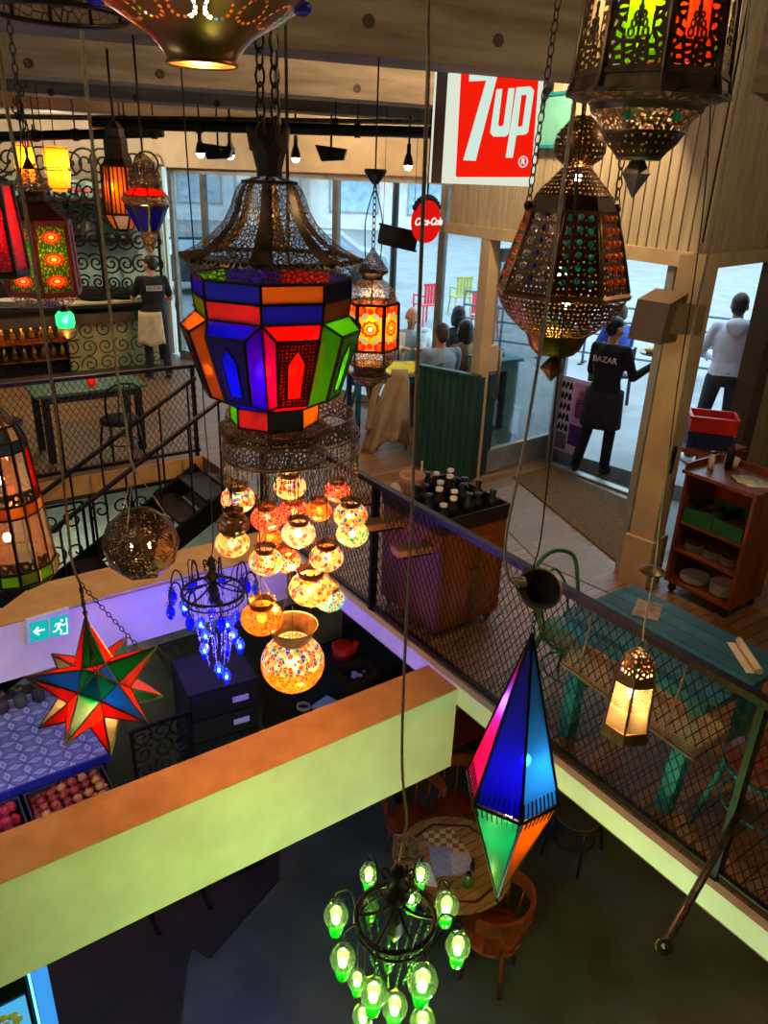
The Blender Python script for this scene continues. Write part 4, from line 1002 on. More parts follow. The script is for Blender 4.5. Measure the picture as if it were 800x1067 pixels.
# 16 --- drop chandeliers (blue, green)
def drop_chandelier(name, label, cx, cy, Y, ybot, ringhw, drops, glassm, cupm, bulbm, armtop, stem_y, ring_mat, drop_r, curls=0):
    l = Lan(name, label, cx, cy, Y, ybot, 24, 0, 'chandelier')
    rr = l.r(cy, ringhw); zr = l.z(cy)
    m = MB(); m.tube([(rr*math.cos(t), rr*math.sin(t), zr) for t in [2*PI*i/36 for i in range(36)]], .011, 6, True)
    m.tube([(rr*.97*math.cos(t), rr*.97*math.sin(t), zr-.05) for t in [2*PI*i/36 for i in range(36)]], .006, 5, True)
    for i in range(24): a = 2*PI*i/24; m.bar((rr*math.cos(a), rr*math.sin(a), zr), (rr*.97*math.cos(a), rr*.97*math.sin(a), zr-.05), .004)
    for i in range(6): a = 2*PI*i/6; m.tube(smooth_path([(rr*math.cos(a), rr*math.sin(a), zr), (rr*.5*math.cos(a), rr*.5*math.sin(a), zr+.015), (.02*math.cos(a), .02*math.sin(a), zr+.06)], 4), .007, 5)
    m.build('ring', ring_mat, l.t)
    m = MB(); m.lathe([(.004, zr-.13), (.02, zr-.10), (.035, zr-.06), (.028, zr-.02), (.04, zr+.01), (.02, zr+.05), (.03, zr+.09), (.05, zr+.11), (.022, zr+.14), (.016, zr+.2), (.03, zr+.22), (.01, zr+.25)], 14)
    m.build('stem', ring_mat, l.t)
    m = MB()
    for i in range(5):
        a = 2*PI*i/5+.3
        m.tube(smooth_path([(.015*math.cos(a), .015*math.sin(a), zr+.18), (.05*math.cos(a), .05*math.sin(a), zr+.22), (.06*math.cos(a), .06*math.sin(a), zr+.18), (.04*math.cos(a), .04*math.sin(a), zr+.17)], 4), .005, 4)
    m.build('stem_leaf', ring_mat, l.t)
    for i in range(curls):
        a = 2*PI*i/curls+.2; e = Vector((math.cos(a), math.sin(a), 0)); z_ = Vector((0, 0, 1)); m = MB()
        p = e*rr+z_*zr; m.tube(smooth_path([p, e*rr*1.08+z_*(zr+.10), e*rr*1.28+z_*(zr+.12), e*rr*1.42+z_*(zr+.05), e*rr*1.42+z_*(zr-.03)], 5), .006, 5); ao = m.build('curled_arm', ring_mat, l.t)
        c = e*rr*1.42+z_*(zr-.09); m = MB(); m.lathe([(.01, .06), (.026, .03), (.03, 0), (.018, -.035), (.001, -.05)], 12, c=c); m.build('glass_cup', cupm, ao)
        m = MB()
        for j in range(5): b_ = 2*PI*j/5; m.tube([c+z_*.065, c+Vector((.022*math.cos(b_), .022*math.sin(b_), .06)), c+Vector((.032*math.cos(b_), .032*math.sin(b_), .072))], .003, 4)
        m.build('leaf_cap', ring_mat, ao)
    for (x, y, dy, s) in drops:
        c = at(x, y, Y+dy)-l.t.location; r_ = drop_r*s
        dirv = Vector((c.x, c.y, 0)); dl = dirv.length or .01; dirv = dirv/dl; st = dirv*min(rr, dl*.8)+Vector((0, 0, zr))
        topc = c+Vector((0, 0, r_*1.9))
        m = MB(); hi = max(zr, topc.z)+.035+.25*abs(dl-rr)
        arm = [st, st+dirv*(dl-min(rr, dl*.8))*.35+Vector((0, 0, hi-zr)), Vector((c.x, c.y, max(topc.z+.03, hi-.02)))-dirv*.0, topc] if topc.z > zr-.12 else [st, Vector((c.x, c.y, zr-.03)), topc]
        m.tube(smooth_path(arm, 6), .0038 if topc.z > zr-.12 else .0016, 5); ao = m.build('arm', ring_mat, l.t)
        if topc.z > zr-.12:
            m = MB()
            for j in range(6): a = 2*PI*j/6; m.tube([topc+Vector((0, 0, .008)), topc+Vector((r_*.5*math.cos(a), r_*.5*math.sin(a), .0)), topc+Vector((r_*.75*math.cos(a), r_*.75*math.sin(a), .012))], .002, 4)
            m.build('leaf_cap', ring_mat, ao)
        m = MB(); m.lathe([(r_*.42, r_*1.55), (r_*.5, r_*1.35), (r_*.86, r_*.75), (r_, r_*.2), (r_*.93, -r_*.3), (r_*.62, -r_*.75), (r_*.5, -r_*.9)], 16, c=c); g = m.build('glass_drop', glassm, ao)
        m = MB(); m.lathe([(r_*.52, -r_*.85), (r_*.6, -r_*1.2), (r_*.5, -r_*1.9), (r_*.12, -r_*2.05), (.0005, -r_*2.1)], 12, c=c); m.build('glass_cup', cupm, ao)
        if bulbm and not (s < .75): m = MB(); m.sphere(c+Vector((0, 0, -r_*.35)), r_*.32, None, r_*.45, 8, 6); m.build('bulb', bulbm, ao)
        m = MB()
        for j in range(5): a = 2*PI*j/5; m.tube([c+Vector((0, 0, -r_*2.0)), c+Vector((r_*.4*math.cos(a), r_*.4*math.sin(a), -r_*2.5))], .0014, 3)
        m.build('drop_finial', ring_mat, ao)
    return l
gcl = stained('pale_green_glass', 'd0f0b8', .12, .86); gcup = stained('bright_green_cup', '18d830', .7, .2)
gd = [(350, 955, .03, 1), (357, 1000, -.1, 1), (465, 945, .05, 1), (477, 987, -.06, 1), (440, 1024, -.22, 1.15), (389, 1036, -.2, 1.05), (411, 1050, -.12, 1.05), (440, 1066, -.1, 1.05), (384, 912, .2, .8), (438, 912, .22, .8), (386, 946, .1, .7), (428, 934, .1, .85), (372, 1022, .0, .8), (405, 998, .02, .7), (378, 1060, -.05, .9)]
l = drop_chandelier('green_glass_chandelier', 'iron chandelier of glowing pale green glass drops at the bottom of the view', 412, 955, 1.95, 1100, 41, gd, gcl, gcup, emit('green_lit_bulb', 'f0ffb0', 18), 0, 0, M['iron_brown'], .046)
l.cords([[l.t.location+Vector((0, 0, l.z(955)+.25))]+path_at([(421, 870), (424, 852), (419, 800), (421, 700), (428, 560), (434, 400), (440, 240), (446, 80), (450, -80)], 2.1, 1.7)], 'cord', .005, world=True)
m = MB(); q = at(423, 878, 2.06)
for j in range(8): m.tube([q+Vector((.045*math.cos(t+j), .02*math.sin(t), .05*math.sin(t)*(1-.1*j)-.03)) for t in [2*PI*i/14 for i in range(14)]], .004, 4, True)
m.build('cord_coil', M['cord'], l.t, w=True)
gcr = stained('green_crystal', '90d898', .12, .75)
for k in range(14):
    a = 2*PI*k/14; r1 = l.r(955, 36); m = MB(); n_ = 7
    for j in range(n_): f = (j+.5)/n_; m.sphere((r1*(1-.5*f)*math.cos(a), r1*(1-.5*f)*math.sin(a), l.z(962)-.26*f), .006, .006, .012, 6, 4)
    m.tube([(r1*math.cos(a), r1*math.sin(a), l.z(962)), (r1*.5*math.cos(a), r1*.5*math.sin(a), l.z(962)-.26)], .0018, 3); m.build('crystal_strand', gcr, l.t)
bcl = stained('violet_clear_glass', '8090ff', .25, .6); bcup = stained('cobalt_cup', '1828ff', .6, .3)
bd = [(192, 632, .05, 1), (198, 612, .3, .74), (266, 614, .2, .74), (252, 606, .3, .7), (209, 650, -.05, .9), (214, 662, -.1, .85), (213, 677, -.02, .95), (237, 650, -.1, .85), (243, 661, .05, .9), (236, 676, .05, .74), (228, 697, -.05, .9), (236, 704, .0, .9), (250, 672, .1, .95), (220, 640, .1, .74), (246, 642, .2, .74)]
l = drop_chandelier('blue_glass_chandelier', 'iron chandelier of small glowing cobalt blue glass drops below the mosaic globes', 222, 616, 4.35, 715, 32, bd, bcl, bcup, emit('blue_lit_bulb', '5080ff', 60), 0, 0, M['iron_brown'], .036, 9)
m = MB()
for k in range(9):
    a = 2*PI*k/9; r1 = l.r(616, 26); m.tube([(r1*math.cos(a), r1*math.sin(a), l.z(618)), (r1*.45*math.cos(a), r1*.45*math.sin(a), l.z(690))], .003, 4)
    for j in range(9): f = (j+.5)/9; m.sphere((r1*(1-.55*f)*math.cos(a), r1*(1-.55*f)*math.sin(a), l.z(618+72*f)), .008, .008, .012, 6, 4)
m.build('crystal_strand', stained('crystal', 'dcdcec', .12, .75), l.t)
l.cords([[l.t.location+Vector((0, 0, l.z(616)+.25))]+path_at([(222, 560), (217, 480), (212, 420), (205, 300), (196, 180), (188, 60), (180, -60)], 4.3, 3.4)], 'cable', .0035, world=True)
# ------------------------------------------------------------------ furniture, mid floor
M['orange_wood'] = pm('varnished_orange_wood', '86421a', '5e2c10', 5, .4, stretch=(2, 2, .5))
M['teal'] = pm('teal_paint', '1e8a94', '146a74', 7, .5)
M['teal_dark'] = pm('dark_teal_paint', '1c5a66', '123e48', 7, .5)
M['green_paint'] = pm('bottle_green_paint', '1c4a2c', '12331e', 5, .5, stretch=(4, 4, .6))
M['green_chair'] = pm('green_bentwood', '2c6a30', '1e4c22', 7, .4)
M['plate'] = pm('stoneware', 'cfc4ae', 'b8ab94', 9, .35); M['plate_rim'] = pm('brown_glaze', '6a5040', '4c382c', 9, .35)
M['black_plastic'] = pm('black_plastic', '161616', '0c0c0c', 9, .4); M['capw'] = pm('pale_cap', 'ded2bc', 'c8bca4', 9, .5)
M['paper'] = pm('paper', 'd8ccb0', 'c4b696', 9, .85); M['red_plastic'] = pm('red_plastic', 'd82818', 'b81c10', 6, .4); M['navy'] = pm('navy_plastic', '28305c', '1c2246', 6, .4)
M['green_plastic'] = pm('green_crate', '14602c', '0c441e', 6, .45); M['pink_plastic'] = pm('pinkish_tub', 'cf9a84', 'b88470', 6, .5)
M['coat'] = pm('beige_cloth', 'a08660', '84693f', 5, .9); M['yellow_cloth'] = pm('yellow_cloth', 'd8cc18', 'b8a810', 8, .8)
M['cork'] = pm('dried_herb', '8a5a34', '6a3c24', 50, .9)
def crate(m, c, sx, sy, h, rz=0, t=.012):
    Mx = Matrix.Rotation(rz, 3, 'Z'); c = Vector(c)
    m.box(c+Vector((0, 0, t/2)), sx, sy, t, rz)
    for dx, dy, a, b in ((sx/2-t/2, 0, t, sy), (-sx/2+t/2, 0, t, sy), (0, sy/2-t/2, sx-2*t, t), (0, -sy/2+t/2, sx-2*t, t)):
        m.box(c+Mx @ Vector((dx, dy, h/2+t/2)), a, b, h-t, rz)
# trolley with the plates
CU0, CU1, CV0, CV1 = 2.17, 2.60, -.41, .15
cc = W((CU0+CU1)/2, (CV0+CV1)/2)
t = thing('serving_trolley', 'orange-brown wooden shelf trolley on castors holding plates beside the door pillar', 'trolley', cc, GA)
du, dv = CU1-CU0, CV1-CV0; TH = 1.0
for sv in (-1, 1): m = MB(); m.box((0, sv*(dv/2-.012), .09+(TH-.09)/2), du, .024, TH-.09); m.build('side_panel', M['orange_wood'], t)
m = MB(); m.box((du/2-.008, 0, .09+(TH-.09)/2), .014, dv-.05, TH-.09); m.build('back_panel', M['orange_wood'], t)
SH = [.10, .37, .60]
for z in SH: m = MB(); m.box((-.005, 0, z), du-.02, dv-.05, .022); m.build('shelf', M['orange_wood'], t)
m = MB(); m.box((-.01, 0, TH), du+.04, dv+.03, .026); m.build('top', M['orange_wood'], t)
m = MB(); m.box((du/2, 0, TH+.035), .015, dv+.03, .05); m.box((0, dv/2+.007, TH+.035), du, .015, .05); m.build('upstand', M['orange_wood'], t)
for sx in (-1, 1):
    for sv in (-1, 1):
        m = MB(); q = Vector((sx*(du/2-.05), sv*(dv/2-.05), 0)); m.lathe([(.001, -.014), (.03, -.014), (.034, 0), (.03, .014), (.001, .014)], 14, c=q+Vector((0, 0, .034)), M=Matrix.Rotation(PI/2, 3, 'Y')); m.box(q+Vector((0, 0, .07)), .03, .05, .03); m.build('castor', M['black_plastic'], t)
def loc(u, v, z): return cc+GU*u+GV*v+Vector((0, 0, z))
pl0 = MB(); pl0.lathe([(.001, 0), (.06, 0), (.066, .004), (.098, .013), (.1, .016), (.096, .016), (.064, .007), (.001, .006)], 26)
for i, (u, v, z, k, sc_) in enumerate(((-.11, .15, .381, 6, .72), (-.10, 0, .381, 6, .72), (-.09, -.14, .381, 6, .72), (-.06, .12, .111, 3, 1.12), (-.06, -.12, .111, 7, .98))):
    lab = ['small plate in the stack at the pillar end of the trolley middle shelf', 'small plate in the centre stack on the trolley middle shelf', 'small plate in the stack at the outer end of the trolley middle shelf', 'wide plate in the low stack on the trolley bottom shelf', 'plate in the tall stack on the trolley bottom shelf'][i]
    for j in range(k):
        o = pl0.build('plate', M['plate'] if (j % 2 == 0 or i > 2) else M['plate_rim'], None); o.location = loc(u, v, z+j*.0105*sc_*1.25); o.scale = (sc_, sc_, sc_*1.15); tag(o, lab, 'plate', ['plates at the pillar end', 'plates in the middle of the shelf', 'plates at the outer end', 'wide plates on the bottom shelf', 'tall stack of plates on the bottom shelf'][i])
for v, lab in ((.12, 'green crate of dark cutlery at the pillar end of the trolley upper shelf'), (-.125, 'green crate of cutlery at the outer end of the trolley upper shelf')):
    ct = thing('crate', lab, 'crate', loc(-.02, v, .612), GA); m = MB(); crate(m, (0, 0, 0), .38, .235, .115); m.build('shell', M['green_plastic'], ct)
    m = MB()
    for k in range(4): m.box((-.192, -.07+k*.045, .065), .004, .03, .05)
    m.build('wall_rib', M['green_plastic'], ct)
    m = MB()
    for k in range(46):
        a = random.uniform(-.7, .7); p = Vector((random.uniform(-.1, .1), random.uniform(-.07, .07), .03+random.random()*.05)); d = Vector((math.cos(a), math.sin(a), random.uniform(-.1, .1)))*.06; m.bar(p-d, p+d, .009, .004)
    o = m.build('cutlery', pm('wooden_cutlery', '9a7050', '5c4030', 30, .5), None); o.location = loc(-.02, v, .626); o.rotation_euler.z = GA; tag(o, 'loose cutlery heaped in the '+('crate nearer the pillar' if v > 0 else 'crate at the outer end of the trolley'), 'cutlery', kind='stuff')
# on the trolley top
def bottle(name, lab, p, h, r, body, cap, group=None, neck=.35):
    t = thing(name, lab, 'bottle', p, 0, group); m = MB(); m.lathe([(.001, 0), (r, 0), (r, h*.55), (r*.9, h*.62), (r*neck, h*.74), (r*neck, h*.9)], 14); m.build('body', body, t)
    m = MB(); m.lathe([(r*neck*1.15, h*.89), (r*neck*1.2, h), (.001, h)], 12); m.build('cap', cap, t); return t
bottle('sauce_bottle', 'tall black bottle on the trolley top below the crates', loc(.06, .12, TH+.014), .25, .028, M['black_plastic'], M['black_plastic'])
bottle('shaker', 'short white and black shaker on the trolley top', loc(-.04, .2, TH+.014), .13, .022, M['capw'], M['black_plastic'], neck=.8)
for k in range(5):
    p = loc(-.05+.04*(k % 2), -.12+.025*k-.05, TH+.0145+k*.0012); t = thing('napkin', 'pale paper napkins spread over the trolley top', 'napkin', p, .4*k, 'napkins on the trolley top')
    m = MB(); m.box((0, 0, .0005), .16, .12, .001); m.add([(-.08, .06, .001), (.08, .06, .001), (.05, .07, .006), (-.05, .07, .006)], [(0, 1, 2, 3)]); m.build('sheet', pm('napkin_%d' % k, ['cabf9c', 'b4ab94', 'd2c6a4', 'a49c8a', 'c0b490'][k], None, 12, .9), t)
t = thing('paper_tub', 'white paper tub beside the black bottle on the trolley', 'tub', loc(.13, .14, TH+.0135)); m = MB(); m.lathe([(.001, 0), (.045, 0), (.055, .07), (.051, .07), (.042, .004), (.001, .004)], 18); m.build('wall', M['paper'], t)
# stand behind, with two crates
p = at(737, 462, 6.12); sp = V2(p); sz = p.z-.012
t = thing('wooden_stand', 'reddish wooden stand behind the trolley carrying the crates', 'stand', sp, GA)
m = MB(); m.box((0, 0, sz-.02), .5, .42, .04); m.build('top', M['orange_wood'], t)
for a in (-1, 1):
    for b in (-1, 1): m = MB(); m.box((a*.21, b*.17, (sz-.04)/2), .045, .045, sz-.04); m.build('leg', M['orange_wood'], t)
for nm, z, mt, lab in (('a', 0, M['navy'], 'navy blue crate under the red crate'), ('b', .135, M['red_plastic'], 'red plastic crate on top of the navy one')):
    ct = thing('crate', lab, 'crate', sp+Vector((0, 0, sz+z)), math.radians(-14)); m = MB(); crate(m, (0, 0, 0), .36, .27, .13); m.build('shell', mt, ct)
    m = MB()
    for sx in (-1, 1): m.box((0, sx*.139, .118), .37, .014, .02); m.box((sx*.184, 0, .118), .014, .264, .02)
    m.build('rim', mt, ct)
    m = MB()
    for k in range(7): m.box((-.14+k*.047, -.137, .06), .008, .006, .09)
    m.build('wall_rib', mt, ct)
t = thing('bread_bag', 'small yellow packet lying in the red crate', 'packet', sp+Vector((0, .02, sz+.148))); m = MB(); m.sphere((0, 0, .035), .07, .05, .035, 12, 8); m.build('wrap', pm('yellow_wrap', 'e0b858', 'c89838', 9, .6), t)
# steel housing on the corner pillar
hp = at(683, 329, 5.35)
t = thing('air_curtain_box', 'slanted brushed steel box fixed high on the door pillar', 'steel box', hp, math.radians(-50))
a_, b_, hgt = .25, .2, .33
m = MB(); vs = []
for x, y in ((-a_/2, -b_/2), (a_/2, -b_/2), (a_/2, b_/2), (-a_/2, b_/2)): vs.append((x, y, -hgt/2))
for x, y in ((-a_/2, -b_/2), (a_/2, -b_/2), (a_/2, b_/2), (-a_/2, b_/2)): vs.append((x+.03, y, hgt/2-(.06 if y < 0 else 0)))
m.add(vs, [(3, 2, 1, 0), (4, 5, 6, 7), (0, 1, 5, 4), (1, 2, 6, 5), (2, 3, 7, 6), (3, 0, 4, 7)]); m.build('housing', M['steel'], t)
m = MB(); m.bar((a_/2-.02, 0, 0), (PIL+Vector((-.03, -.02, hp.z))-hp), .06, .2); m.build('bracket', M['steel'], t)
m = MB()
for x, y, z in ((-.1, -.101, -.13), (.1, -.101, -.13), (.0, -.101, .06)): m.sphere((x, y, z), .006, .004, .006, 6, 4)
m.build('screw', M['pewter'], t)
# sideboard by the railing with bottles
SU0, SU1, SV0, SV1, SZ = .16, .74, .52, 1.16, .80
sc0 = W((SU0+SU1)/2, (SV0+SV1)/2); t = thing('sideboard', 'orange-brown wheeled waiter station behind the railing full of black bottles', 'sideboard', sc0, GA)
su, sv = SU1-SU0, SV1-SV0
m = MB(); m.box((0, 0, .07+(SZ-.07)/2), su, sv, SZ-.07); m.build('body', M['orange_wood'], t)
m = MB(); crate(m, (0, 0, SZ), su+.02, sv+.02, .11); m.build('top_tray', pm('dark_wood', '2c1a10', '1c100a', 8, .5), t)
for k in range(2): m = MB(); m.box((-su/4+k*su/2, -sv/2-.006, .42), su/2-.03, .014, .6); d = m.build('door', M['orange_wood'], t); q = MB(); q.sphere((-.03+k*.06, -sv/2-.022, .5), .012); q.build('knob', M['black_metal'], d)
for a in (-1, 1):
    for b in (-1, 1): m = MB(); q = Vector((a*(su/2-.05), b*(sv/2-.05), 0)); m.lathe([(.001, -.013), (.028, -.013), (.033, 0), (.028, .013), (.001, .013)], 12, c=q+Vector((0, 0, .033)), M=Matrix.Rotation(PI/2, 3, 'Y')); m.box(q+Vector((0, 0, .06)), .03, .04, .03); m.build('castor', M['black_plastic'], t)
def sl(u, v, z): return sc0+GU*u+GV*v+Vector((0, 0, z))
k = 0
for i in range(5):
    for j in range(4):
        if (i, j) in ((0, 3), (1, 3)): continue
        u = -su/2+.07+i*.108; v = -sv/2+.08+j*.15+(.03 if i % 2 else 0)
        cap = M['capw'] if (i*3+j*2) % 5 in (0, 3) else M['black_plastic']
        white = cap is M['capw']
        bottle('sauce_bottle', 'black bottle with a pale cap in the waiter station tray' if white else 'all-black bottle in the waiter station tray', sl(u, v, SZ+.013), .17+.015*((i+j) % 3), .042, M['black_plastic'], cap, 'pale-capped bottles on the waiter station' if white else 'all-black bottles on the waiter station', .5)
t = thing('tub', 'round pinkish plastic tub at the back of the waiter station', 'tub', sl(-.12, .23, SZ+.013)); m = MB(); m.lathe([(.001, 0), (.075, 0), (.09, .19), (.094, .2), (.086, .2), (.07, .01), (.001, .01)], 24); m.build('shell', M['pink_plastic'], t)
m = MB(); m.lathe([(.001, .12), (.06, .14), (.082, .12)], 16); m.build('filling', M['pink_plastic'], t)
t = thing('paper_bag', 'crumpled white paper bag at the far left corner of the waiter station', 'bag', sl(-.24, .26, SZ+.013)); m = MB(); m.sphere((0, 0, .075), .05, .045, .075, 9, 7, smooth=False); m.build('paper', M['paper'], t)
bottle('white_bottle', 'slim white bottle standing behind the pinkish tub', sl(.0, .28, SZ+.013), .26, .02, M['capw'], M['capw'])
# stepped rack of three flat boxes on the outer corner
pts = [((376, 556), (412, 575)), ((407, 577), (452, 592)), ((437, 598), (487, 614))]
m = MB()
for i, lab in enumerate(('upper left box of the three flat wooden boxes stepped along the railing', 'middle box of the three flat wooden boxes stepped along the railing', 'lower right box of the three flat wooden boxes stepped along the railing')):
    p = W(-.03+.035*i, 1.36-.34*i-.02, .77-.055*i); rt = thing('flat_box', lab, 'box', p, GA-.2, 'boxes stepped along the railing')
    m = MB(); m.box((.02, 0, .02), .30, .11, .04); m.build('box_body', pm('cardboard_%d' % i, 'a8705a', '86523e', 8, .8), rt)
    m = MB(); m.box((.02, 0, .043), .28, .1, .006); m.build('lid', pm('lid_%d' % i, '7a5440', '5c3c2c', 8, .7), rt)
    m = MB(); m.bar((-.08, .03, -.012), (.17, .03, -.012), .02, .022); m.bar((-.08, -.03, -.012), (.17, -.03, -.012), .02, .022); m.build('shelf_bracket', M['iron_brown'], rt)
# teal table, bench tray, chairs behind the railing
tc = W(.50, -.98); t = thing('plank_table', 'teal plank-topped table close behind the railing', 'table', tc, GA)
for k in range(6):
    m = MB(); m.box((-.25+k*.1, 0, .735), .096, .96, .03); m.build('plank', M['teal_dark'] if k % 2 else pm('worn_teal', '1f6a78', '174e5a', 7, .5), t)
m = MB()
for a in (-.3, .3): m.box((a, 0, .69), .03, .86, .06)
for b in (-.42, .42): m.box((0, b, .69), .57, .03, .06)
m.build('apron', M['teal'], t)
for a in (-1, 1):
    for b in (-1, 1):
        m = MB(); m.bar((a*.24, b*.36, .69), (a*.29, b*.33, 0), .075, .075); m.build('leg', M['teal'], t)
ex = W(.6, -.78, .751)
t = thing('menu_card', 'printed picture menu card lying on the teal table', 'menu', W(.62, -.74, .751), GA+.5); m = MB(); m.box((0, 0, .001), .2, .14, .002); m.build('card', mosaic('menu_print', ['c8b89c', '8a5a5a', 'a07060', 'd8c8a0', '605048'], 18, 'b8a890', .0, .0) if False else pm('menu_print', 'c0ae90', '7a5a50', 18, .7), t)
t = thing('paper_roll', 'rolled white paper at the outer end of the teal table', 'paper', W(.66, -1.32, .752), GA+.9); m = MB(); m.tube([(-.14, 0, .018), (.14, 0, .018)], .018, 10); m.box((0, .03, .002), .27, .06, .003); m.build('sheet', M['paper'], t)
# perforated metal ledge hung on the railing
Zt = .60; cs = [on(x, y, Zt) for x, y in ((584, 691), (722, 792), (758, 768), (600, 668))]
perf = filigree('perforated_steel', 'c4b090', 70, 'dots', .27, .45, .35, 'a08c6c')
t = thing('perforated_ledge', 'long perforated metal tray hung inside the railing in front of the teal table', 'tray', cs[0])
w_ = (cs[1]-cs[0]).length; h_ = (cs[3]-cs[0]).length
m = MB(); m.quad(cs[0], cs[1], cs[2], cs[3], uvs=((0, 0), (w_, 0), (w_, h_), (0, h_))); m.build('base_sheet', perf, t, w=True)
m = MB(); z6 = Vector((0, 0, .055)); m.quad(cs[3], cs[2], cs[2]+z6, cs[3]+z6, uvs=((0, 0), (w_, 0), (w_, .06), (0, .06))); m.quad(cs[1], cs[2], cs[2]+z6, cs[1]+z6, uvs=((0, 0), (h_, 0), (h_, .06), (0, .06))); m.build('side_sheet', perf, t, w=True)
m = MB()
for a, b in ((0, 1), (1, 2), (2, 3), (3, 0)): m.bar(cs[a], cs[b], .01)
m.bar(cs[3]+z6, cs[2]+z6, .009); m.bar(cs[1], cs[2]+z6, .009); m.build('edge_rod', M['steel'], t, w=True)
for f in (.15, .8): m = MB(); p = cs[0]+(cs[1]-cs[0])*f; m.tube([p, Vector((p.x, p.y, .0+1.0))+GU*(.03-(p-GO).dot(GU)) if False else p+GU*(.03-(Vector((p.x, p.y, 0))-GO).dot(GU))+Vector((0, 0, .4))], .005, 5); m.build('hook', M['steel'], t, w=True)
# bentwood chairs
def bent_chair(label, p, rz, mat, seatm, back='slats', seat_h=.45, group=None):
    t = thing('bentwood_chair', label, 'chair', p, rz, group)
    m = MB(); m.lathe([(.001, seat_h-.02), (.19, seat_h-.02), (.205, seat_h-.005), (.19, seat_h+.004), (.001, seat_h)], 24); m.build('seat', seatm, t)
    m = MB(); m.tube([(.2*math.cos(a), .2*math.sin(a), seat_h-.03) for a in [2*PI*i/24 for i in range(24)]], .013, 6, True); m.build('seat_ring', mat, t)
    for sx in (-1, 1):
        m = MB(); m.tube([(sx*.14, .14, seat_h-.03), (sx*.165, .18, .2), (sx*.18, .21, 0)], [.016, .014, .011], 7); m.build('leg', mat, t)
        m = MB(); m.tube([(sx*.14, -.14, seat_h-.03), (sx*.16, -.19, .2), (sx*.17, -.23, 0)], [.016, .014, .011], 7); m.build('leg', mat, t)
    m = MB(); m.tube(smooth_path([(-.16, -.12, seat_h-.03), (-.185, -.19, seat_h+.2), (-.16, -.235, seat_h+.37), (0, -.26, seat_h+.43), (.16, -.235, seat_h+.37), (.185, -.19, seat_h+.2), (.16, -.12, seat_h-.03)], 6), .013, 7); m.build('back_hoop', mat, t)
    if back == 'slats':
        m = MB()
        for x in (-.06, 0, .06): m.tube([(x, -.17, seat_h-.02), (x, -.225, seat_h+.2), (x, -.25, seat_h+.41)], .008, 5)
        m.build('back_slat', mat, t)
    elif back == 'hoop':
        m = MB(); m.tube(smooth_path([(-.1, -.16, seat_h-.02), (-.11, -.21, seat_h+.18), (0, -.24, seat_h+.32), (.11, -.21, seat_h+.18), (.1, -.16, seat_h-.02)], 5), .009, 6); m.build('inner_hoop', mat, t)
    m = MB(); m.tube([(.165*math.cos(a), .185*math.sin(a), .19) for a in [2*PI*i/20 for i in range(20)]], .008, 5, True); m.build('stretcher', mat, t); return t
bent_chair('green bentwood chair tucked in at the far end of the teal table', W(.50, -.38), GA+PI, M['green_chair'], M['green_chair'], 'hoop')
bent_chair('teal bentwood chair at the near end of the teal table by the rail post', W(.42, -1.66), GA, M['teal'], M['orange_wood'], 'hoop')
# flower-printed chair at the lower right
m_fl = mosaic('flowered_fabric', ['e8dcb8', 'e8dcb8', 'e0d4b0', 'c86040', 'e8dcb8', 'd89870'], 9, 'e4d8b4'); 
t = thing('upholstered_chair', 'cream flower-printed armchair behind the rail post at the right edge', 'chair', W(.36, -2.28), GA+.4)
m = MB(); m.box((0, .0, .40), .42, .42, .1); o = m.build('seat', pm('flowered_seat', 'd8caa0', 'b08a60', 9, .9), t)
m = MB(); m.poly([(-.21, -.02, .3), (.21, -.02, .3), (.22, -.05, .72), (.12, -.06, .83), (-.12, -.06, .83), (-.22, -.05, .72)], (0, 1, 0), .09); o = m.build('backrest', pm('flowered_back', 'dccfa6', 'b88a5a', 7, .9), t); o.location.y = .2
for a in (-1, 1):
    for b in (-1, 1): m = MB(); m.bar((a*.18, b*.18, .36), (a*.19, b*.2, 0), .035); m.build('leg', M['dark_brown'], t)
# green slatted bench back
A = on(432, 487, 0); B = on(489, 503, 0); dd = (B-A).normalized(); nn = Vector((-dd.y, dd.x, 0)); wd = (B-A).length
ctr = (A+B)/2+nn*.2; rz = math.atan2(dd.y, dd.x)
t = thing('slatted_booth', 'tall dark green slatted booth back beside the glass door', 'booth', ctr, rz)
k = 9
for i in range(k): m = MB(); m.box((-wd/2+(i+.5)*wd/k, -.2, .57), wd/k-.008, .025, 1.1); m.build('slat', M['green_paint'], t)
m = MB(); m.box((0, -.17, .56), wd, .03, 1.08); m.box((-wd/2+.015, .02, .56), .03, .36, 1.08); m.box((wd/2-.015, .02, .56), .03, .36, 1.08); m.box((0, .0, .42), wd-.06, .36, .04); m.build('carcass', pm('dark_green_board', '10301c', '0a2012', 5, .6), t)
m = MB(); m.box((0, -.19, 1.125), wd+.02, .07, .03); m.build('cap_rail', M['green_paint'], t)
# cafe table with the yellow cloth
tz = .78; tp = on(404, 383, tz); t = thing('cafe_table', 'wooden cafe table with teal legs by the window behind the booth', 'table', V2(tp), .25)
m = MB(); m.box((0, 0, tz-.018), 1.0, .7, .036); m.build('tabletop', pm('table_wood', '9a8460', '7a6644', 7, .4), t)
m = MB()
for b in (-.29, .29): m.box((0, b, tz-.08), .86, .03, .09)
m.build('apron', M['teal_dark'], t)
for a in (-1, 1):
    for b in (-1, 1): m = MB(); m.box((a*.42, b*.28, (tz-.04)/2), .06, .06, tz-.04); m.build('leg', M['teal_dark'], t)
t2 = thing('yellow_cloth', 'bright yellow paper cloth spread on the window table', 'tablecloth', V2(tp)+Vector((0, 0, tz+.001)), .25); m = MB()
cl_ = [[Vector((-.26+.13*i, -.3+.12*j, .004+.006*math.sin(i*1.7+j))) for i in range(6)] for j in range(6)]
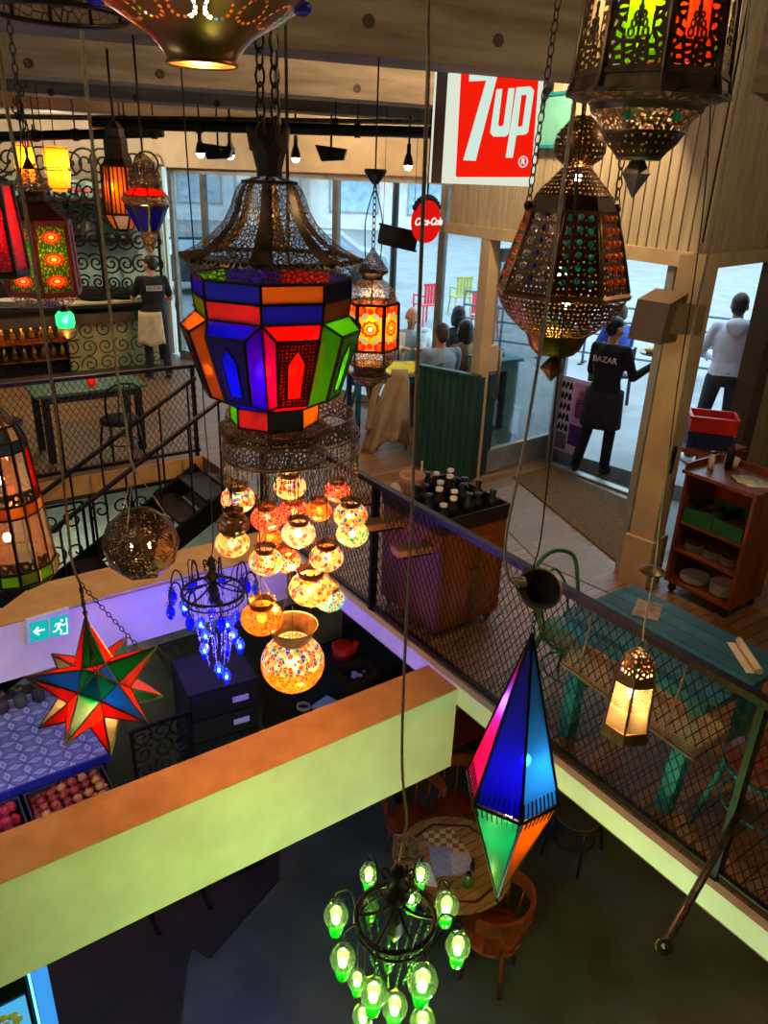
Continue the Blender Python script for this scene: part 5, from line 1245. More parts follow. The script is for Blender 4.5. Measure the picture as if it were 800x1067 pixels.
for j in range(5):
    for i in range(5): m.add([cl_[j][i], cl_[j][i+1], cl_[j+1][i+1], cl_[j+1][i]], [(0, 1, 2, 3)], True)
o = m.build('cloth', M['yellow_cloth'], t2)
# chair with a coat over it
cp = V2(on(405, 462, 0)); t = bent_chair('dark bentwood chair under the beige coat beside the booth', cp, PI*.05, M['dark_brown'], M['dark_brown'], 'slats')
ct = thing('coat', 'long beige coat hung over the chair beside the green booth', 'coat', cp, PI*.05)
rows = []
for j in range(13):
    f = j/12; z = .93-.85*f; wdt = .085+.2*f**.7; row = []
    for i in range(25):
        g = i/24*2-1; fold = .045*f*math.sin(g*8+1.3*j*.15)+.02*math.sin(g*15)*f; hem = (.045*math.sin(g*4+.9)+.07*g)*f**3
        row.append(Vector((g*wdt+.05-.15*f, -.285-.05*f+.05*g*g*(1-f)+fold, z+hem-.03*g*g*(1-f))))
    rows.append(row)
front = [[p+Vector((0, -.012, 0)) for p in r] for r in rows]
over = [[Vector((r.x*.9, -.15+.02*math.sin(i), .9-.3*j/3)) for i, r in enumerate(rows[0])] for j in (1, 0)]
m = MB(); allr = [[Vector((p.x*.95, -.18, .62)) for p in rows[0]], [Vector((p.x*.97, -.195, .85)) for p in rows[0]], [Vector((p.x, -.24, .94)) for p in rows[0]]]+rows
vs = [p for r in allr for p in r]; m.add(vs, [(j*25+i, j*25+i+1, (j+1)*25+i+1, (j+1)*25+i) for j in range(len(allr)-1) for i in range(24)], True)
o = m.build('cloth', M['coat'], ct); md = o.modifiers.new('th', 'SOLIDIFY'); md.thickness = .012
m = MB(); sl_ = smooth_path([(-.16, -.29, .86), (-.24, -.31, .66), (-.27, -.33, .45), (-.3, -.34, .28)], 4); m.tube(sl_, [.05-.012*i/len(sl_) for i in range(len(sl_))], 9); m.build('sleeve', M['coat'], ct)
# teal chair left of the coat and small shelf lamp table behind the door glass
bent_chair('dark green bentwood chair at the left end of the window table', V2(on(377, 430, .0)), -1.2, M['teal_dark'], M['green_chair'], 'hoop')
# reading desk behind the open door glass
dp = V2(on(545, 462, 0)); dp = V2(vp(535, 400, FAC_B+Vector((-1.1, .3, 0)), FAC_B+Vector((.3, -.45, 0))))
dp = LB+(DJ-LB)*.42+Vector((-.28, .78, 0))
t = thing('host_desk', 'pale green host desk seen through the open glass door', 'desk', dp, GA)
m = MB(); m.box((0, 0, .5), .42, .4, 1.0); m.build('body', pm('mint_board', '7a9684', '5e7a68', 6, .6), t); m = MB(); m.box((0, -.02, 1.02), .48, .46, .035); m.build('top', M['teal'], t)
m = MB(); m.box((-.05, -.202, .55), .16, .01, .7); m.build('opening_shadow', M['dark'], t)  # flat dark sheet painted in place of a shaded opening
t = thing('card_reader', 'black card terminal on the pale green host desk', 'terminal', dp+Vector((0, 0, 1.0376)), GA+.3); m = MB(); m.poly([(-.1, -.08, 0), (.1, -.08, 0), (.1, .08, 0), (-.1, .08, 0)], (0, 0, 1), .03); m.add([(-.09, -.07, .03), (.09, -.07, .03), (.09, .07, .09), (-.09, .07, .09)], [(0, 1, 2, 3)]); m.build('casing', M['black_plastic'], t); m = MB(); m.quad((-.06, -.05, .039), (.06, -.05, .039), (.06, .04, .07), (-.06, .04, .07), .004); m.build('keypad', pm('grey_keys', '5a5a58', '3a3a38', 30, .5), t)
# poster at the door
def glyph_poster():
    a = on(574, 474, 0); P_, Q_ = THR_L, THR_R
    base = [vp(x, y, (P_+GU*.25), (P_+GU*.25)+(Q_-P_)) for x, y in ((573, 466), (611, 452), (612, 382), (578, 400))]
    o_ = base[0]; ex = (base[1]-base[0]); ex.z = 0; wl = ex.length; ex.normalize(); hh = .86; n_ = Vector((ex.y, -ex.x, 0)); z0 = max(.1, min(b.z for b in base))
    t = thing('poster_board', 'pink and violet poster board with black letter shapes behind the door server', 'poster', V2(o_)+Vector((0, 0, .0)))
    m = MB(); c = V2(o_)+ex*wl/2; m.box(c+Vector((0, 0, z0+hh/2)), wl, .02, hh, math.atan2(ex.y, ex.x)); m.build('board', pm('lilac_print', 'ecdcf0', 'dcc8e2', 5, .6), t, w=True)
    f = lambda u, v, e=.012: V2(o_)+ex*u*wl+n_*e+Vector((0, 0, z0+v*hh))
    for (u0, v0, u1, v1, h) in ((.52, .42, .98, .95, 'f0a8d0'), (.5, .12, .98, .40, '6a2c7c'), (.6, .5, .9, .75, '7c3c80'), (.66, .72, .84, .86, 'c88a80'), (.03, .03, .46, .25, '8a7090')):
        m = MB(); m.quad(f(u0, v0), f(u1, v0), f(u1, v1), f(u0, v1), .002); m.build('printed_field', pm('print_'+h, h, None, 6, .6), t, w=True)
    m = MB()
    for r in range(5):
        for k_ in range(4):
            u = .05+k_*.11; v = .28+r*.14; e = .0135
            m.bar(f(u, v, e), f(u+.03, v+.09, e), .022, .004, n_); m.bar(f(u+.03, v+.09, e), f(u+.07, v+.02*(k_ % 3), e), .02, .004, n_)
    m.build('lettering', M['dark'], t, w=True)
    for s_ in (.1, .9): m = MB(); m.bar(f(s_, 0, .0)-Vector((0, 0, 0)), V2(f(s_, 0, 0)), .03); m.build('leg', M['alu'], t, w=True)
glyph_poster()
# ------------------------------------------------------------------ lower storey
def scroll(m, c, ex, ey, R_, turns=1.6, r=.006, flip=1, a0=0):
    pts = []
    k = int(turns*14)
    for i in range(k+1): f = i/k; a = a0+flip*2*PI*turns*f; q = R_*(1-.86*f); pts.append(c+ex*q*math.cos(a)+ey*q*math.sin(a))
    m.tube(pts, r, 5)
# round table
TZ = -1.75; TC = W(.21, .17); t = thing('round_table', 'octagonal-inlaid round wooden table on the lower floor', 'table', (TC.x, TC.y, LZ))
th = TZ-LZ; wood = planks('light_table_wood', 'a87838', '8c6028', .07, .6, .4, '5a3c1c')
m = MB(); m.lathe([(.001, th-.03), (.43, th-.03), (.445, th-.015), (.44, th), (.001, th)], 48, smooth=False); m.build('tabletop', wood, t)
m = MB(); pts = [(.375*math.cos(PI/8+PI*k/4), .375*math.sin(PI/8+PI*k/4), th) for k in range(8)]
for k in range(8): m.bar(pts[k], pts[(k+1) % 8], .018, .004)
m.build('inlay', pm('dark_inlay', '4a2210', '32160a', 9, .4), t)
m = MB(); m.lathe([(.03, .05), (.035, .3), (.05, th-.1), (.1, th-.03)], 14); m.build('pedestal', M['dark_brown'], t)
for k in range(4): m = MB(); a = PI/4+k*PI/2; m.bar((.02*math.cos(a), .02*math.sin(a), .1), (.3*math.cos(a), .3*math.sin(a), .02), .05, .04); m.build('foot', M['dark_brown'], t)
def tt(x, y): return on(x, y, TZ+.0008)
m = MB(); q = [tt(*p) for p in ((440, 868), (470, 862), (492, 893), (455, 902))]; t = thing('placemat', 'checkered tan paper placemat on the round table', 'placemat', q[0]); m.poly(q, (0, 0, 1), .002)
pc, nt, out = newmat('checker_print'); ck = N(nt, 'ShaderNodeTexChecker'); ck.inputs['Scale'].default_value = 22; ck.inputs['Color1'].default_value = (*lin('c89858'), 1); ck.inputs['Color2'].default_value = (*lin('7a5a40'), 1); L(nt, N(nt, 'ShaderNodeTexCoord').outputs['Object'], ck.inputs[0]); bs = N(nt, 'ShaderNodeBsdfPrincipled'); L(nt, ck.outputs[0], bs.inputs[0]); L(nt, bs.outputs[0], out.inputs[0])
m.build('sheet', pc, t, w=True)
for (lab, ps, h) in (('grey printed leaflet lying across the checkered placemat', ((446, 880), (470, 884), (482, 912), (452, 914)), '8a8a94'), ('white sheet of paper at the left edge of the round table', ((434, 895), (447, 900), (456, 925), (440, 922)), 'd0cec8'), ('pale cloth napkin beside the green jar', ((468, 890), (488, 888), (494, 908), (472, 912)), 'b0a8a0')):
    q = [tt(*p)+Vector((0, 0, .003+.002*(ord(h[0]) % 4))) for p in ps]; t = thing('paper_sheet', lab, 'paper', q[0]); m = MB(); m.poly(q, (0, 0, 1), .0015); m.build('sheet', pm('paper_'+h, h, None, 30, .8), t, w=True)
q = tt(487, 922); t = thing('glass_jar', 'small green glass jar with a black lid on the round table', 'jar', q+Vector((0, 0, .0))); m = MB(); m.lathe([(.001, 0), (.036, 0), (.038, .07), (.026, .09), (.018, .1)], 18); m.build('body', stained('pale_green_jar', '90c860', .5, .3), t); m = MB(); m.lathe([(.02, .098), (.02, .12), (.001, .12)], 14); m.build('lid', M['black_plastic'], t)
t = thing('bottle', 'dark little bottle behind the green jar on the round table', 'bottle', tt(492, 906)); m = MB(); m.lathe([(.001, 0), (.02, 0), (.02, .06), (.008, .08), (.008, .1), (.001, .1)], 14); m.build('body', pm('dark_glass', '1c2430', '10161e', 5, .1), t); m = MB(); m.lathe([(.009, .095), (.009, .115), (.001, .115)], 10); m.build('cap', M['black_plastic'], t)
# chairs round it
red_wood = pm('reddish_bentwood', '8a3c14', '64280c', 7, .35)
def arm_chair(label, p, rz, mat, cat='chair'):
    t = thing('tub_chair', label, cat, p, rz); sh = .45
    m = MB(); m.lathe([(.001, sh-.03), (.21, sh-.03), (.225, sh-.01), (.21, sh), (.001, sh-.004)], 26); m.build('seat', mat, t)
    m = MB(); arc = [(.26*math.cos(a), .26*math.sin(a), sh+.30+.03*math.cos(a+PI/2)) for a in [math.radians(170+200*i/16) for i in range(17)]]
    b = [Vector(p) for p in arc]; vs = []
    for q in b: o_ = Vector((q.x, q.y, 0)).normalized(); vs += [q-o_*.012+Vector((0, 0, -.06)), q+o_*.012+Vector((0, 0, -.06)), q+o_*.016+Vector((0, 0, .05)), q-o_*.012+Vector((0, 0, .05))]
    fs = [(4*i+j, 4*i+(j+1) % 4, 4*i+4+(j+1) % 4, 4*i+4+j) for i in range(16) for j in range(4)]+[(3, 2, 1, 0), (64, 65, 66, 67)]; m.add(vs, fs); m.build('backrest', mat, t)
    m = MB()
    for k in range(7): a = math.radians(185+170*k/6); m.tube([(.21*math.cos(a), .21*math.sin(a), sh-.01), (.256*math.cos(a), .256*math.sin(a), sh+.26)], .009, 5)
    m.build('spindle', mat, t)
    for a in (45, 135, 225, 315): a = math.radians(a); m = MB(); m.tube([(.17*math.cos(a), .17*math.sin(a), sh-.03), (.22*math.cos(a), .22*math.sin(a), 0)], [.02, .013], 7); m.build('leg', mat, t)
    return t
def zl(p): return Vector((p.x, p.y, LZ))
arm_chair('reddish wooden tub chair at the near right side of the round table', zl(on(513, 968, LZ+.45)), GA+math.radians(-2)+.5, red_wood)
arm_chair('brown wooden tub chair at the far side of the round table', zl(on(430, 842, LZ+.6)), math.radians(200), red_wood)
arm_chair('reddish tub chair mostly hidden behind the diamond lantern', zl(W(.78, .78)), math.radians(120), red_wood)
bent_chair('black bentwood chair under the edge of the upper floor', zl(on(600, 862, LZ+.3)), 2.4, M['black_plastic'], pm('dark_seat', '3a3420', '26220f', 7, .6), 'hoop')
t = thing('bench', 'low dark red bench against the wall beyond the round table', 'bench', zl(on(455, 778, LZ+.3)), GA); m = MB(); m.box((0, 0, .42), 1.3, .4, .06); m.build('seat', pm('dark_red_seat', '6a1c14', '46100a', 5, .5), t)
m = MB(); m.box((0, .2, .72), 1.3, .05, .6); m.build('backrest', pm('grey_green_board', '6a6e60', '50544a', 4, .7), t)
for a in (-.55, .55): m = MB(); m.box((a, 0, .2), .06, .36, .4); m.build('leg', M['dark_brown'], t)
# tiled counter with bins of produce
tile, nt, out = newmat('blue_white_tiles'); co = N(nt, 'ShaderNodeTexCoord').outputs['Object']
mp = N(nt, 'ShaderNodeMapping'); mp.inputs['Scale'].default_value = (6.5, 6.5, 6.5); L(nt, co, mp.inputs[0]); sx = N(nt, 'ShaderNodeSeparateXYZ'); L(nt, mp.outputs[0], sx.inputs[0])
fx = mathn(nt, 'ABSOLUTE', mathn(nt, 'SUBTRACT', mathn(nt, 'FRACT', sx.outputs[0]), .5)); fy = mathn(nt, 'ABSOLUTE', mathn(nt, 'SUBTRACT', mathn(nt, 'FRACT', sx.outputs[1]), .5))
s1 = mathn(nt, 'ADD', fx, fy); d = mathn(nt, 'SQRT', mathn(nt, 'ADD', mathn(nt, 'MULTIPLY', fx, fx), mathn(nt, 'MULTIPLY', fy, fy)))
pt = mathn(nt, 'SINE', mathn(nt, 'MULTIPLY', s1, 38)); pt2 = mathn(nt, 'SINE', mathn(nt, 'MULTIPLY', d, 52)); k1_ = mathn(nt, 'GREATER_THAN', mathn(nt, 'MULTIPLY', pt, pt2), .12)
k2_ = mathn(nt, 'LESS_THAN', d, .06); k3_ = mathn(nt, 'GREATER_THAN', mathn(nt, 'MAXIMUM', fx, fy), .488)
col = mixc(nt, k1_, lin('c4c6ea'), lin('3c46a0')); col = mixc(nt, k2_, col, lin('2a2c60')); col = mixc(nt, k3_, col, lin('8c90c0')); bs = N(nt, 'ShaderNodeBsdfPrincipled'); L(nt, col, bs.inputs[0]); bs.inputs['Roughness'].default_value = .25; L(nt, bs.outputs[0], out.inputs[0])
BZ = -1.5; b0 = W(-2.75, 2.40); cw, cdp = 1.12, 1.15
t = thing('tiled_counter', 'counter topped with blue and white patterned tiles on the lower floor', 'counter', b0+Vector((0, 0, LZ)), GA)
hC = BZ-LZ
m = MB(); m.box((cw/2, cdp/2, hC-.01), cw, cdp, .02); m.build('tiled_top', tile, t)
m = MB(); m.box((cw/2, cdp/2, (hC-.02)/2), cw-.04, cdp-.04, hC-.02); m.build('body', pm('dark_navy_board', '1a1c40', '10112a', 4, .6), t)
m = MB(); m.box((cw/2, -.012, hC-.03), cw+.03, .024, .07); m.box((cw+.012, cdp/2, hC-.03), .024, cdp, .07); m.build('edge_strip', pm('cobalt_edge', '2a30a0', '1c2078', 5, .4), t)
def bin_(name, label, u0, u1, v0, v1, z, cols, kind, flabel, group, rr, n, cat):
    c = W((u0+u1)/2, (v0+v1)/2, z); t = thing('produce_bin', label, 'bin', c, GA); m = MB(); crate(m, (0, 0, 0), u1-u0, v1-v0, .16); m.build('shell', pm(name+'_board', '3a3840', '26242c', 6, .7), t)
    m = MB()
    for a in (-1, 1):
        for b in (-1, 1): m.bar((a*(u1-u0)/2*.9, b*(v1-v0)/2*.9, 0), (a*(u1-u0)/2*.9, b*(v1-v0)/2*.9, LZ-z), .035)
    m.build('stand', M['dark_brown'], t)
    ms = [pm(name+'_skin%d' % i, h, None, 12, .35) for i, h in enumerate(cols)]
    mb = MB(); mb.lathe([(.0005, -rr*.92), (rr*.5, -rr*.8), (rr*.9, -rr*.35), (rr, .05*rr), (rr*.85, rr*.5), (rr*.5, rr*.85), (rr*.16, rr*.98), (rr*.1, rr*1.15), (rr*.13, rr*1.28), (.0005, rr*1.2)], 12)
    tmpl = [mb.build(kind, x) for x in ms]; used = [False]*len(tmpl)
    nu = max(1, int((u1-u0-.03)/(rr*2.08))); nv = max(1, int((v1-v0-.03)/(rr*2.08))); cnt = 0
    for lay in range(2):
        for i in range(nu-lay):
            for j in range(nv-lay):
                p = c+GU*(((i+.5+lay*.5)/nu-.5)*(u1-u0-.03))+GV*(((j+.5+lay*.5)/nv-.5)*(v1-v0-.03))+Vector((random.uniform(-.004, .004), random.uniform(-.004, .004), .014+rr*.93+lay*rr*1.45+.07+(.02*math.sin(i+j))))
                k_ = random.randrange(len(tmpl)); o = tmpl[k_] if not used[k_] else tmpl[k_].copy()
                if used[k_]: C.objects.link(o)
                used[k_] = True; o.location = p; o.rotation_euler = (random.uniform(-1, 1), random.uniform(-1, 1), random.uniform(0, 6)); tag(o, flabel, cat, group)
bin_('red_onion', 'dark bin of red onions at the far left under the tiled counter', -2.95, -2.33, 1.82, 2.34, -1.70, ['8a1420', 'a81c2c', '6a1018', 'b02840'], 'red_onion', 'dark red onion in the left bin below the tiled counter', 'red onions in the left bin', .048, 0, 'onion')
bin_('onion', 'dark bin of pale and reddish onions left of the iron grille', -2.30, -1.70, 1.82, 2.34, -1.70, ['a03830', '8c2c28', 'c08048', 'a84030', '7c2420', '983428'], 'onion', 'brown onion in the right bin below the tiled counter', 'onions in the right bin', .036, 0, 'onion')
# iron scroll grille
g0 = W(-1.66, 1.5); t = thing('iron_grille', 'black scrollwork iron grille standing beside the onion bin', 'grille', g0+Vector((0, 0, LZ)), GA)
gw, gh, gz = .42, 1.35, .5
m = MB(); ex = Vector((1, 0, 0)); ez = Vector((0, 0, 1)); 
for a in (0, gw): m.bar((a, 0, 0), (a, 0, gz+gh), .028)
for z in (gz-.02, gz+gh*.5, gz+gh): m.bar((0, 0, z), (gw, 0, z), .022)
for z in (.02,): m.bar((0, -.15, z), (0, .15, z), .03); m.bar((gw, -.15, z), (gw, .15, z), .03)
m.build('frame', M['black_metal'], t); m = MB()
for i in range(3):
    for j in range(9): scroll(m, Vector((gw*(i+.5)/3, 0, gz+gh*(j+.5)/9)), ex, ez, .085, 1.5, .007, 1 if (i+j) % 2 else -1, i*1.3+j)
m.build('scrollwork', M['black_metal'], t)
# tower of black drawers
t = thing('drawer_tower', 'tall black tower of shallow drawers with pale handles under the blue chandelier', 'drawers', W(-.92, 1.80)+Vector((0, 0, LZ)), GA-.12)
th = 1.92; m = MB(); m.box((0, 0, th/2), .52, .5, th); m.build('carcass', M['black_plastic'], t)
for k in range(9):
    z = .15+k*.205; m = MB(); m.box((0, -.256, z), .49, .016, .19); d = m.build('drawer_front', M['black_plastic'], t)
    q = MB(); q.box((.12, -.27, z), .12, .016, .035); q.bar((.06, -.272, z+.02), (.18, -.272, z+.02), .01); q.build('handle', pm('pale_handle%d' % k, 'b8b4c0', '98949c', 5, .4) if k == 0 else bpy.data.materials['pale_handle0'], d)
    q = MB(); q.box((.266, -.1, z+.04), .012, .08, .03); q.build('side_clip', bpy.data.materials['pale_handle0'], d)
# counter under the slab, with canister, boxes and tray
KZ = -1.62; t = thing('service_counter', 'dark service counter below the far right edge of the void', 'counter', W(.75, 2.72)+Vector((0, 0, LZ)), GA)
m = MB(); m.box((0, 0, (KZ-LZ)-.02), 1.3, .95, .04); m.build('worktop', pm('dark_green_top', '1e3030', '142222', 5, .35), t); m = MB(); m.box((0, 0, (KZ-LZ-.04)/2), 1.24, .89, KZ-LZ-.04); m.build('body', M['dark_brown'], t)
cq = on(357, 678, KZ+.08); cq.z = KZ; t = thing('canister', 'round red plastic canister on the dark service counter', 'canister', cq); m = MB(); m.lathe([(.001, 0), (.10, 0), (.105, .12), (.001, .12)], 22); m.build('body', M['red_plastic'], t); m = MB(); m.lathe([(.11, .118), (.112, .15), (.1, .158), (.001, .16)], 22); m.build('lid', M['red_plastic'], t); m = MB(); m.bar((.1, .0, .06), (.14, 0, .2), .02, .05); m.build('handle', M['red_plastic'], t)
bq = on(345, 660, KZ+.1); bq.z = KZ; t = thing('carton', 'olive carton standing behind the red canister', 'carton', bq+GV*.12, GA); m = MB(); m.box((0, 0, .17), .3, .2, .34); m.build('box_body', pm('olive_card', '5a5a40', '44442e', 5, .8), t); m = MB(); m.box((0, 0, .342), .06, .2, .004); m.build('tape', M['paper'], t)
tq = on(372, 702, KZ+.06); tq.z = KZ; t = thing('tray_crate', 'dark wooden tray crate with a plate beside the beam', 'crate', tq, GA); m = MB(); crate(m, (0, 0, 0), .36, .3, .12, 0, .02); m.build('shell', M['dark_brown'], t)
t = thing('serving_plate', 'black serving plate inside the dark wooden tray crate', 'plate', tq+Vector((0, 0, .021))); m = MB(); m.lathe([(.001, 0), (.08, 0), (.125, .02), (.12, .022), (.08, .006), (.001, .006)], 26); m.build('dish', pm('green_black_glaze', '182420', '0c1412', 5, .2), t)
t = thing('cloth_bundle', 'crumpled white cloth on the black serving plate', 'cloth', tq+Vector((-.01, 0, .029))); m = MB()
for k in range(9): m.sphere((.05*math.cos(k*2.1)*(k/9), .045*math.sin(k*2.1)*(k/9), .014+.004*(k % 3)), .03, .024, .016, 8, 6)
m.build('cloth', pm('white_cloth', 'e0e0e4', 'c4c4cc', 9, .9), t)
t = thing('lemon_wedge', 'yellow lemon wedge on the rim of the serving plate', 'lemon', tq+Vector((.07, .07, .03))); m = MB(); m.sphere((0, 0, .012), .022, .012, .012, 9, 6); m.build('flesh', pm('lemon', 'd8c838', 'b8a828', 9, .5), t)
lq = on(338, 735, KZ); t = thing('folded_board', 'pale blue board lying on the counter edge by the front beam', 'board', lq, GA+.3); m = MB(); m.box((0, 0, .012), .22, .14, .02); m.build('panel', pm('pale_blue', '8ab0c0', '6a90a0', 5, .6), t); m = MB(); m.box((0, 0, .024), .2, .12, .004); m.build('cover_sheet', pm('blue_sheet', '9ec0cc', '80a4b4', 5, .6), t)
t = thing('cable_coil', 'coil of pale cable on the counter edge beside the pale blue board', 'cable', on(316, 738, KZ)); m = MB()
for k in range(4): m.tube([(.06*math.cos(a), .05*math.sin(a), .008+k*.009) for a in [2*PI*i/18 for i in range(18)]], .005, 5, True)
m.build('loop', M['wcable'], t)
# blue-lit fridge at the lower left
fp = vp(50, 1035, W(0, .28), W(1, .28)); fp = V2(fp); t = thing('display_fridge', 'blue-framed lit display fridge cropped by the lower left corner', 'fridge', fp-GU*.42+Vector((0, 0, LZ)), GA)
blue = emit('self_glow_blue_frame', '3c98e8', .75); m = MB()  # frame glows by itself in place of light falling on it
for a in (-.4, .4): m.box((a, 0, .95), .075, .08, 1.9)
for z in (.04, 1.86): m.box((0, 0, z), .8, .08, .08)
m.build('frame', blue, t); m = MB(); m.box((0, .27, .95), .82, .5, 1.9); m.build('cabinet', M['black_plastic'], t)
for a in (-.355, .355): m = MB(); m.box((a*.985, -.043, .95), .012, .006, 1.76); m.build('light_strip', emit('blue_light_strip%d' % (a > 0), '60c0ff', 2.2), t)
m = MB(); m.quad((-.33, -.012, .12), (.33, -.012, .12), (.33, -.012, 1.78), (-.33, -.012, 1.78), .008); m.build('door_glass', stained('fridge_glass', '101c24', .2, .2), t)
m = MB(); m.quad((-.12, -.022, .9), (.315, -.022, .9), (.315, -.022, 1.47), (-.12, -.022, 1.47), .004); m.build('backlit_picture', emit('backlit_picture', '48a8d8', .8), t)
m = MB()
for k in range(8): a = 2*PI*k/8; m.sphere((.2+.06*math.cos(a), -.026, 1.33+.06*math.sin(a)), .026, .003, .026, 8, 5)
m.sphere((.2, -.028, 1.33), .03, .003, .03, 8, 5); m.build('flower_print', pm('yellow_print', 'e0d060', 'c8b840', 9, .5), t)
# strut leaning from the rail post into the void
t = thing('steel_strut', 'bare metal strut slanting from the rail post into the void', 'strut', at(692, 988, 1.98)); a = W(-.0, -1.75, .42); b = at(692, 986, 1.98); m = MB(); m.tube([a, b], .016, 8); m.build('tube', M['pewter'], t, w=True)
m = MB(); m.lathe([(.016, -.004), (.034, -.004), (.034, .004), (.016, .004), (.016, -.004)], 18, c=b, M=Matrix.Rotation(1.2, 3, 'X')); m.build('end_ring', M['pewter'], t, w=True)
# stair flight going down behind the far beam
s0 = W(.2, 4.7, 0); 
t = thing('staircase', 'dark iron staircase going down behind the far beam', 'staircase', W(-.7, 3.7, LZ))
p0 = W(.22, 3.0, .0); 
for v in (3.88, 4.7):
    m = MB(); m.bar(W(.22, v, -.12), W(-3.6, v, LZ+.15), .05, .2); m.build('stringer', M['black_metal'], t, w=True)
for k in range(13):
    f = (k+.5)/13; c = W(.22-3.8*f, 4.29, -.05-(2.35)*f); m = MB(); m.box(c, .27, .78, .035, GA); m.build('tread', M['dark_brown'], t, w=True)
for v in (3.9, 4.68):
    m = MB(); m.bar(W(.22, v, .92), W(-3.6, v, LZ+1.15), .045, .03); m.build('handrail', M['iron_brown'], t, w=True)
    m = MB()
    for k in range(12): f = (k+.3)/12; c = W(.22-3.8*f, v, -.05-2.35*f); m.bar(c, c+Vector((0, 0, .98)), .018)
    m.build('baluster', M['iron_brown'], t, w=True)
# bright tiled floor patch and iron screens below the stairwell
slab('floor_tiled', [W(-2.8, 5.2), W(1.8, 5.2), W(1.8, 10.3), W(-2.8, 10.3)], LZ+.001, LZ+.012, pm('pale_tiles', 'c8d0c0', '98a898', 5, .3))
for i, (u, v, lab) in enumerate(((-1.35, 5.5, 'iron scroll screen farther left in the lower room below the bar'), (-.3, 5.6, 'iron scroll screen nearer the pierced ball in the lower room below the bar'))):
    t = thing('iron_screen', lab, 'screen', W(u, v, LZ), GA); m = MB(); ww, hh = .95, 1.95
    for a in (-ww/2, 0, ww/2): m.bar((a, 0, 0), (a, 0, hh), .03)
    for z in (.03, hh*.5, hh): m.bar((-ww/2, 0, z), (ww/2, 0, z), .024)
    for a in (-ww/2, ww/2): m.bar((a, -.15, .015), (a, .15, .015), .03)
    m.build('frame', M['black_metal'], t); m = MB()
    for a in range(4):
        for b in range(5): scroll(m, Vector((-ww/2+ww*(a+.5)/4, 0, hh*(b+.5)/5)), Vector((1, 0, 0)), Vector((0, 0, 1)), .13, 1.4, .012, 1 if (a+b) % 2 else -1, a+b)
    m.build('scrollwork', M['black_metal'], t)
# ------------------------------------------------------------------ writing
def text_mesh(name, s, size, mat, parent, mat4, ext=.002, shear=0, wd=1.0, bold=0.0):
    cu = bpy.data.curves.new(name, 'FONT'); cu.body = s; cu.size = size; cu.extrude = ext; cu.align_x = 'CENTER'; cu.align_y = 'CENTER'; cu.shear = shear; cu.offset = bold
    to = bpy.data.objects.new('tmp', cu); C.objects.link(to); bpy.context.view_layer.update()
    me = bpy.data.meshes.new_from_object(to.evaluated_get(bpy.context.evaluated_depsgraph_get())); bpy.data.objects.remove(to); bpy.data.curves.remove(cu)
    me.transform(Matrix.Diagonal((wd, 1, 1, 1))); me.transform(mat4); me.materials.clear(); me.materials.append(mat); me.name = name
    o = bpy.data.objects.new(name, me); C.objects.link(o); o.parent = parent; return o
def frame4(o, x, y): # matrix with columns x, y, x*y at o
    x = Vector(x).normalized(); y = Vector(y).normalized(); z = x.cross(y); m = Matrix((x, y, z)).transposed().to_4x4(); m.translation = Vector(o); return m
# ------------------------------------------------------------------ people
SKIN = pm('skin', 'c98e6c', 'b67a58', 9, .55); SKIN2 = pm('skin_tan', 'a86e4c', '945c3c', 9, .55)
EYE = pm('eye_white', 'e8e4dc', 'd8d4cc', 9, .2); IRIS = pm('iris', '2a1c14', '1a100a', 9, .2); LIP = pm('lips', 'a85a4c', '94483c', 9, .5)
def rings(m, rs, n=16):
    vs = []
    for (cx, cy, z, rx, ry) in rs: vs += [(cx+rx*math.cos(2*PI*k/n), cy+ry*math.sin(2*PI*k/n), z) for k in range(n)]
    fs = [(i*n+k, i*n+(k+1) % n, (i+1)*n+(k+1) % n, (i+1)*n+k) for i in range(len(rs)-1) for k in range(n)]
    fs += [tuple(range(n))[::-1], tuple((len(rs)-1)*n+k for k in range(n))]
    m.add(vs, fs, True)
def limb(m, pts, rad):
    for i in range(len(pts)-1): m.tube([pts[i], pts[i+1]], [rad[i], rad[i+1]], 10)
    for p, r in zip(pts, rad): m.sphere(p, r*.99, None, None, 10, 8)
def hand(m, w, d, n, curl=.5):
    """palm, four fingers and a thumb; d runs along the hand, n is out of the back of the hand"""
    w = Vector(w); d = Vector(d).normalized(); n = Vector(n); n = (n-d*n.dot(d)).normalized(); s = d.cross(n)
    Mx = Matrix((s, d, n)).transposed()
    m.sphere(w+d*.045, .040, .052, .017, 10, 8, Mx)
    for i, (o, L_) in enumerate(((-.029, .066), (-.010, .076), (.010, .072), (.028, .056))):
        b = w+d*.082+s*o; d1 = (d-n*curl*.5).normalized(); d2 = (d-n*curl*1.3).normalized()
        limb(m, [b-d*.02, b+d1*L_*.5, b+d1*L_*.5+d2*L_*.5], [.0095, .009, .0075])
    b = w+d*.025-s*.035; limb(m, [b, b+(d*.6-s*.7-n*.2).normalized()*.035, b+(d*.9-s*.4-n*.4).normalized()*.06], [.011, .0105, .0085])
def remesh(o, v, it=4):
    md = o.modifiers.new('join', 'REMESH'); md.mode = 'VOXEL'; md.voxel_size = v; md.use_smooth_shade = True
    if it: s = o.modifiers.new('soft', 'SMOOTH'); s.iterations = it; s.factor = .5
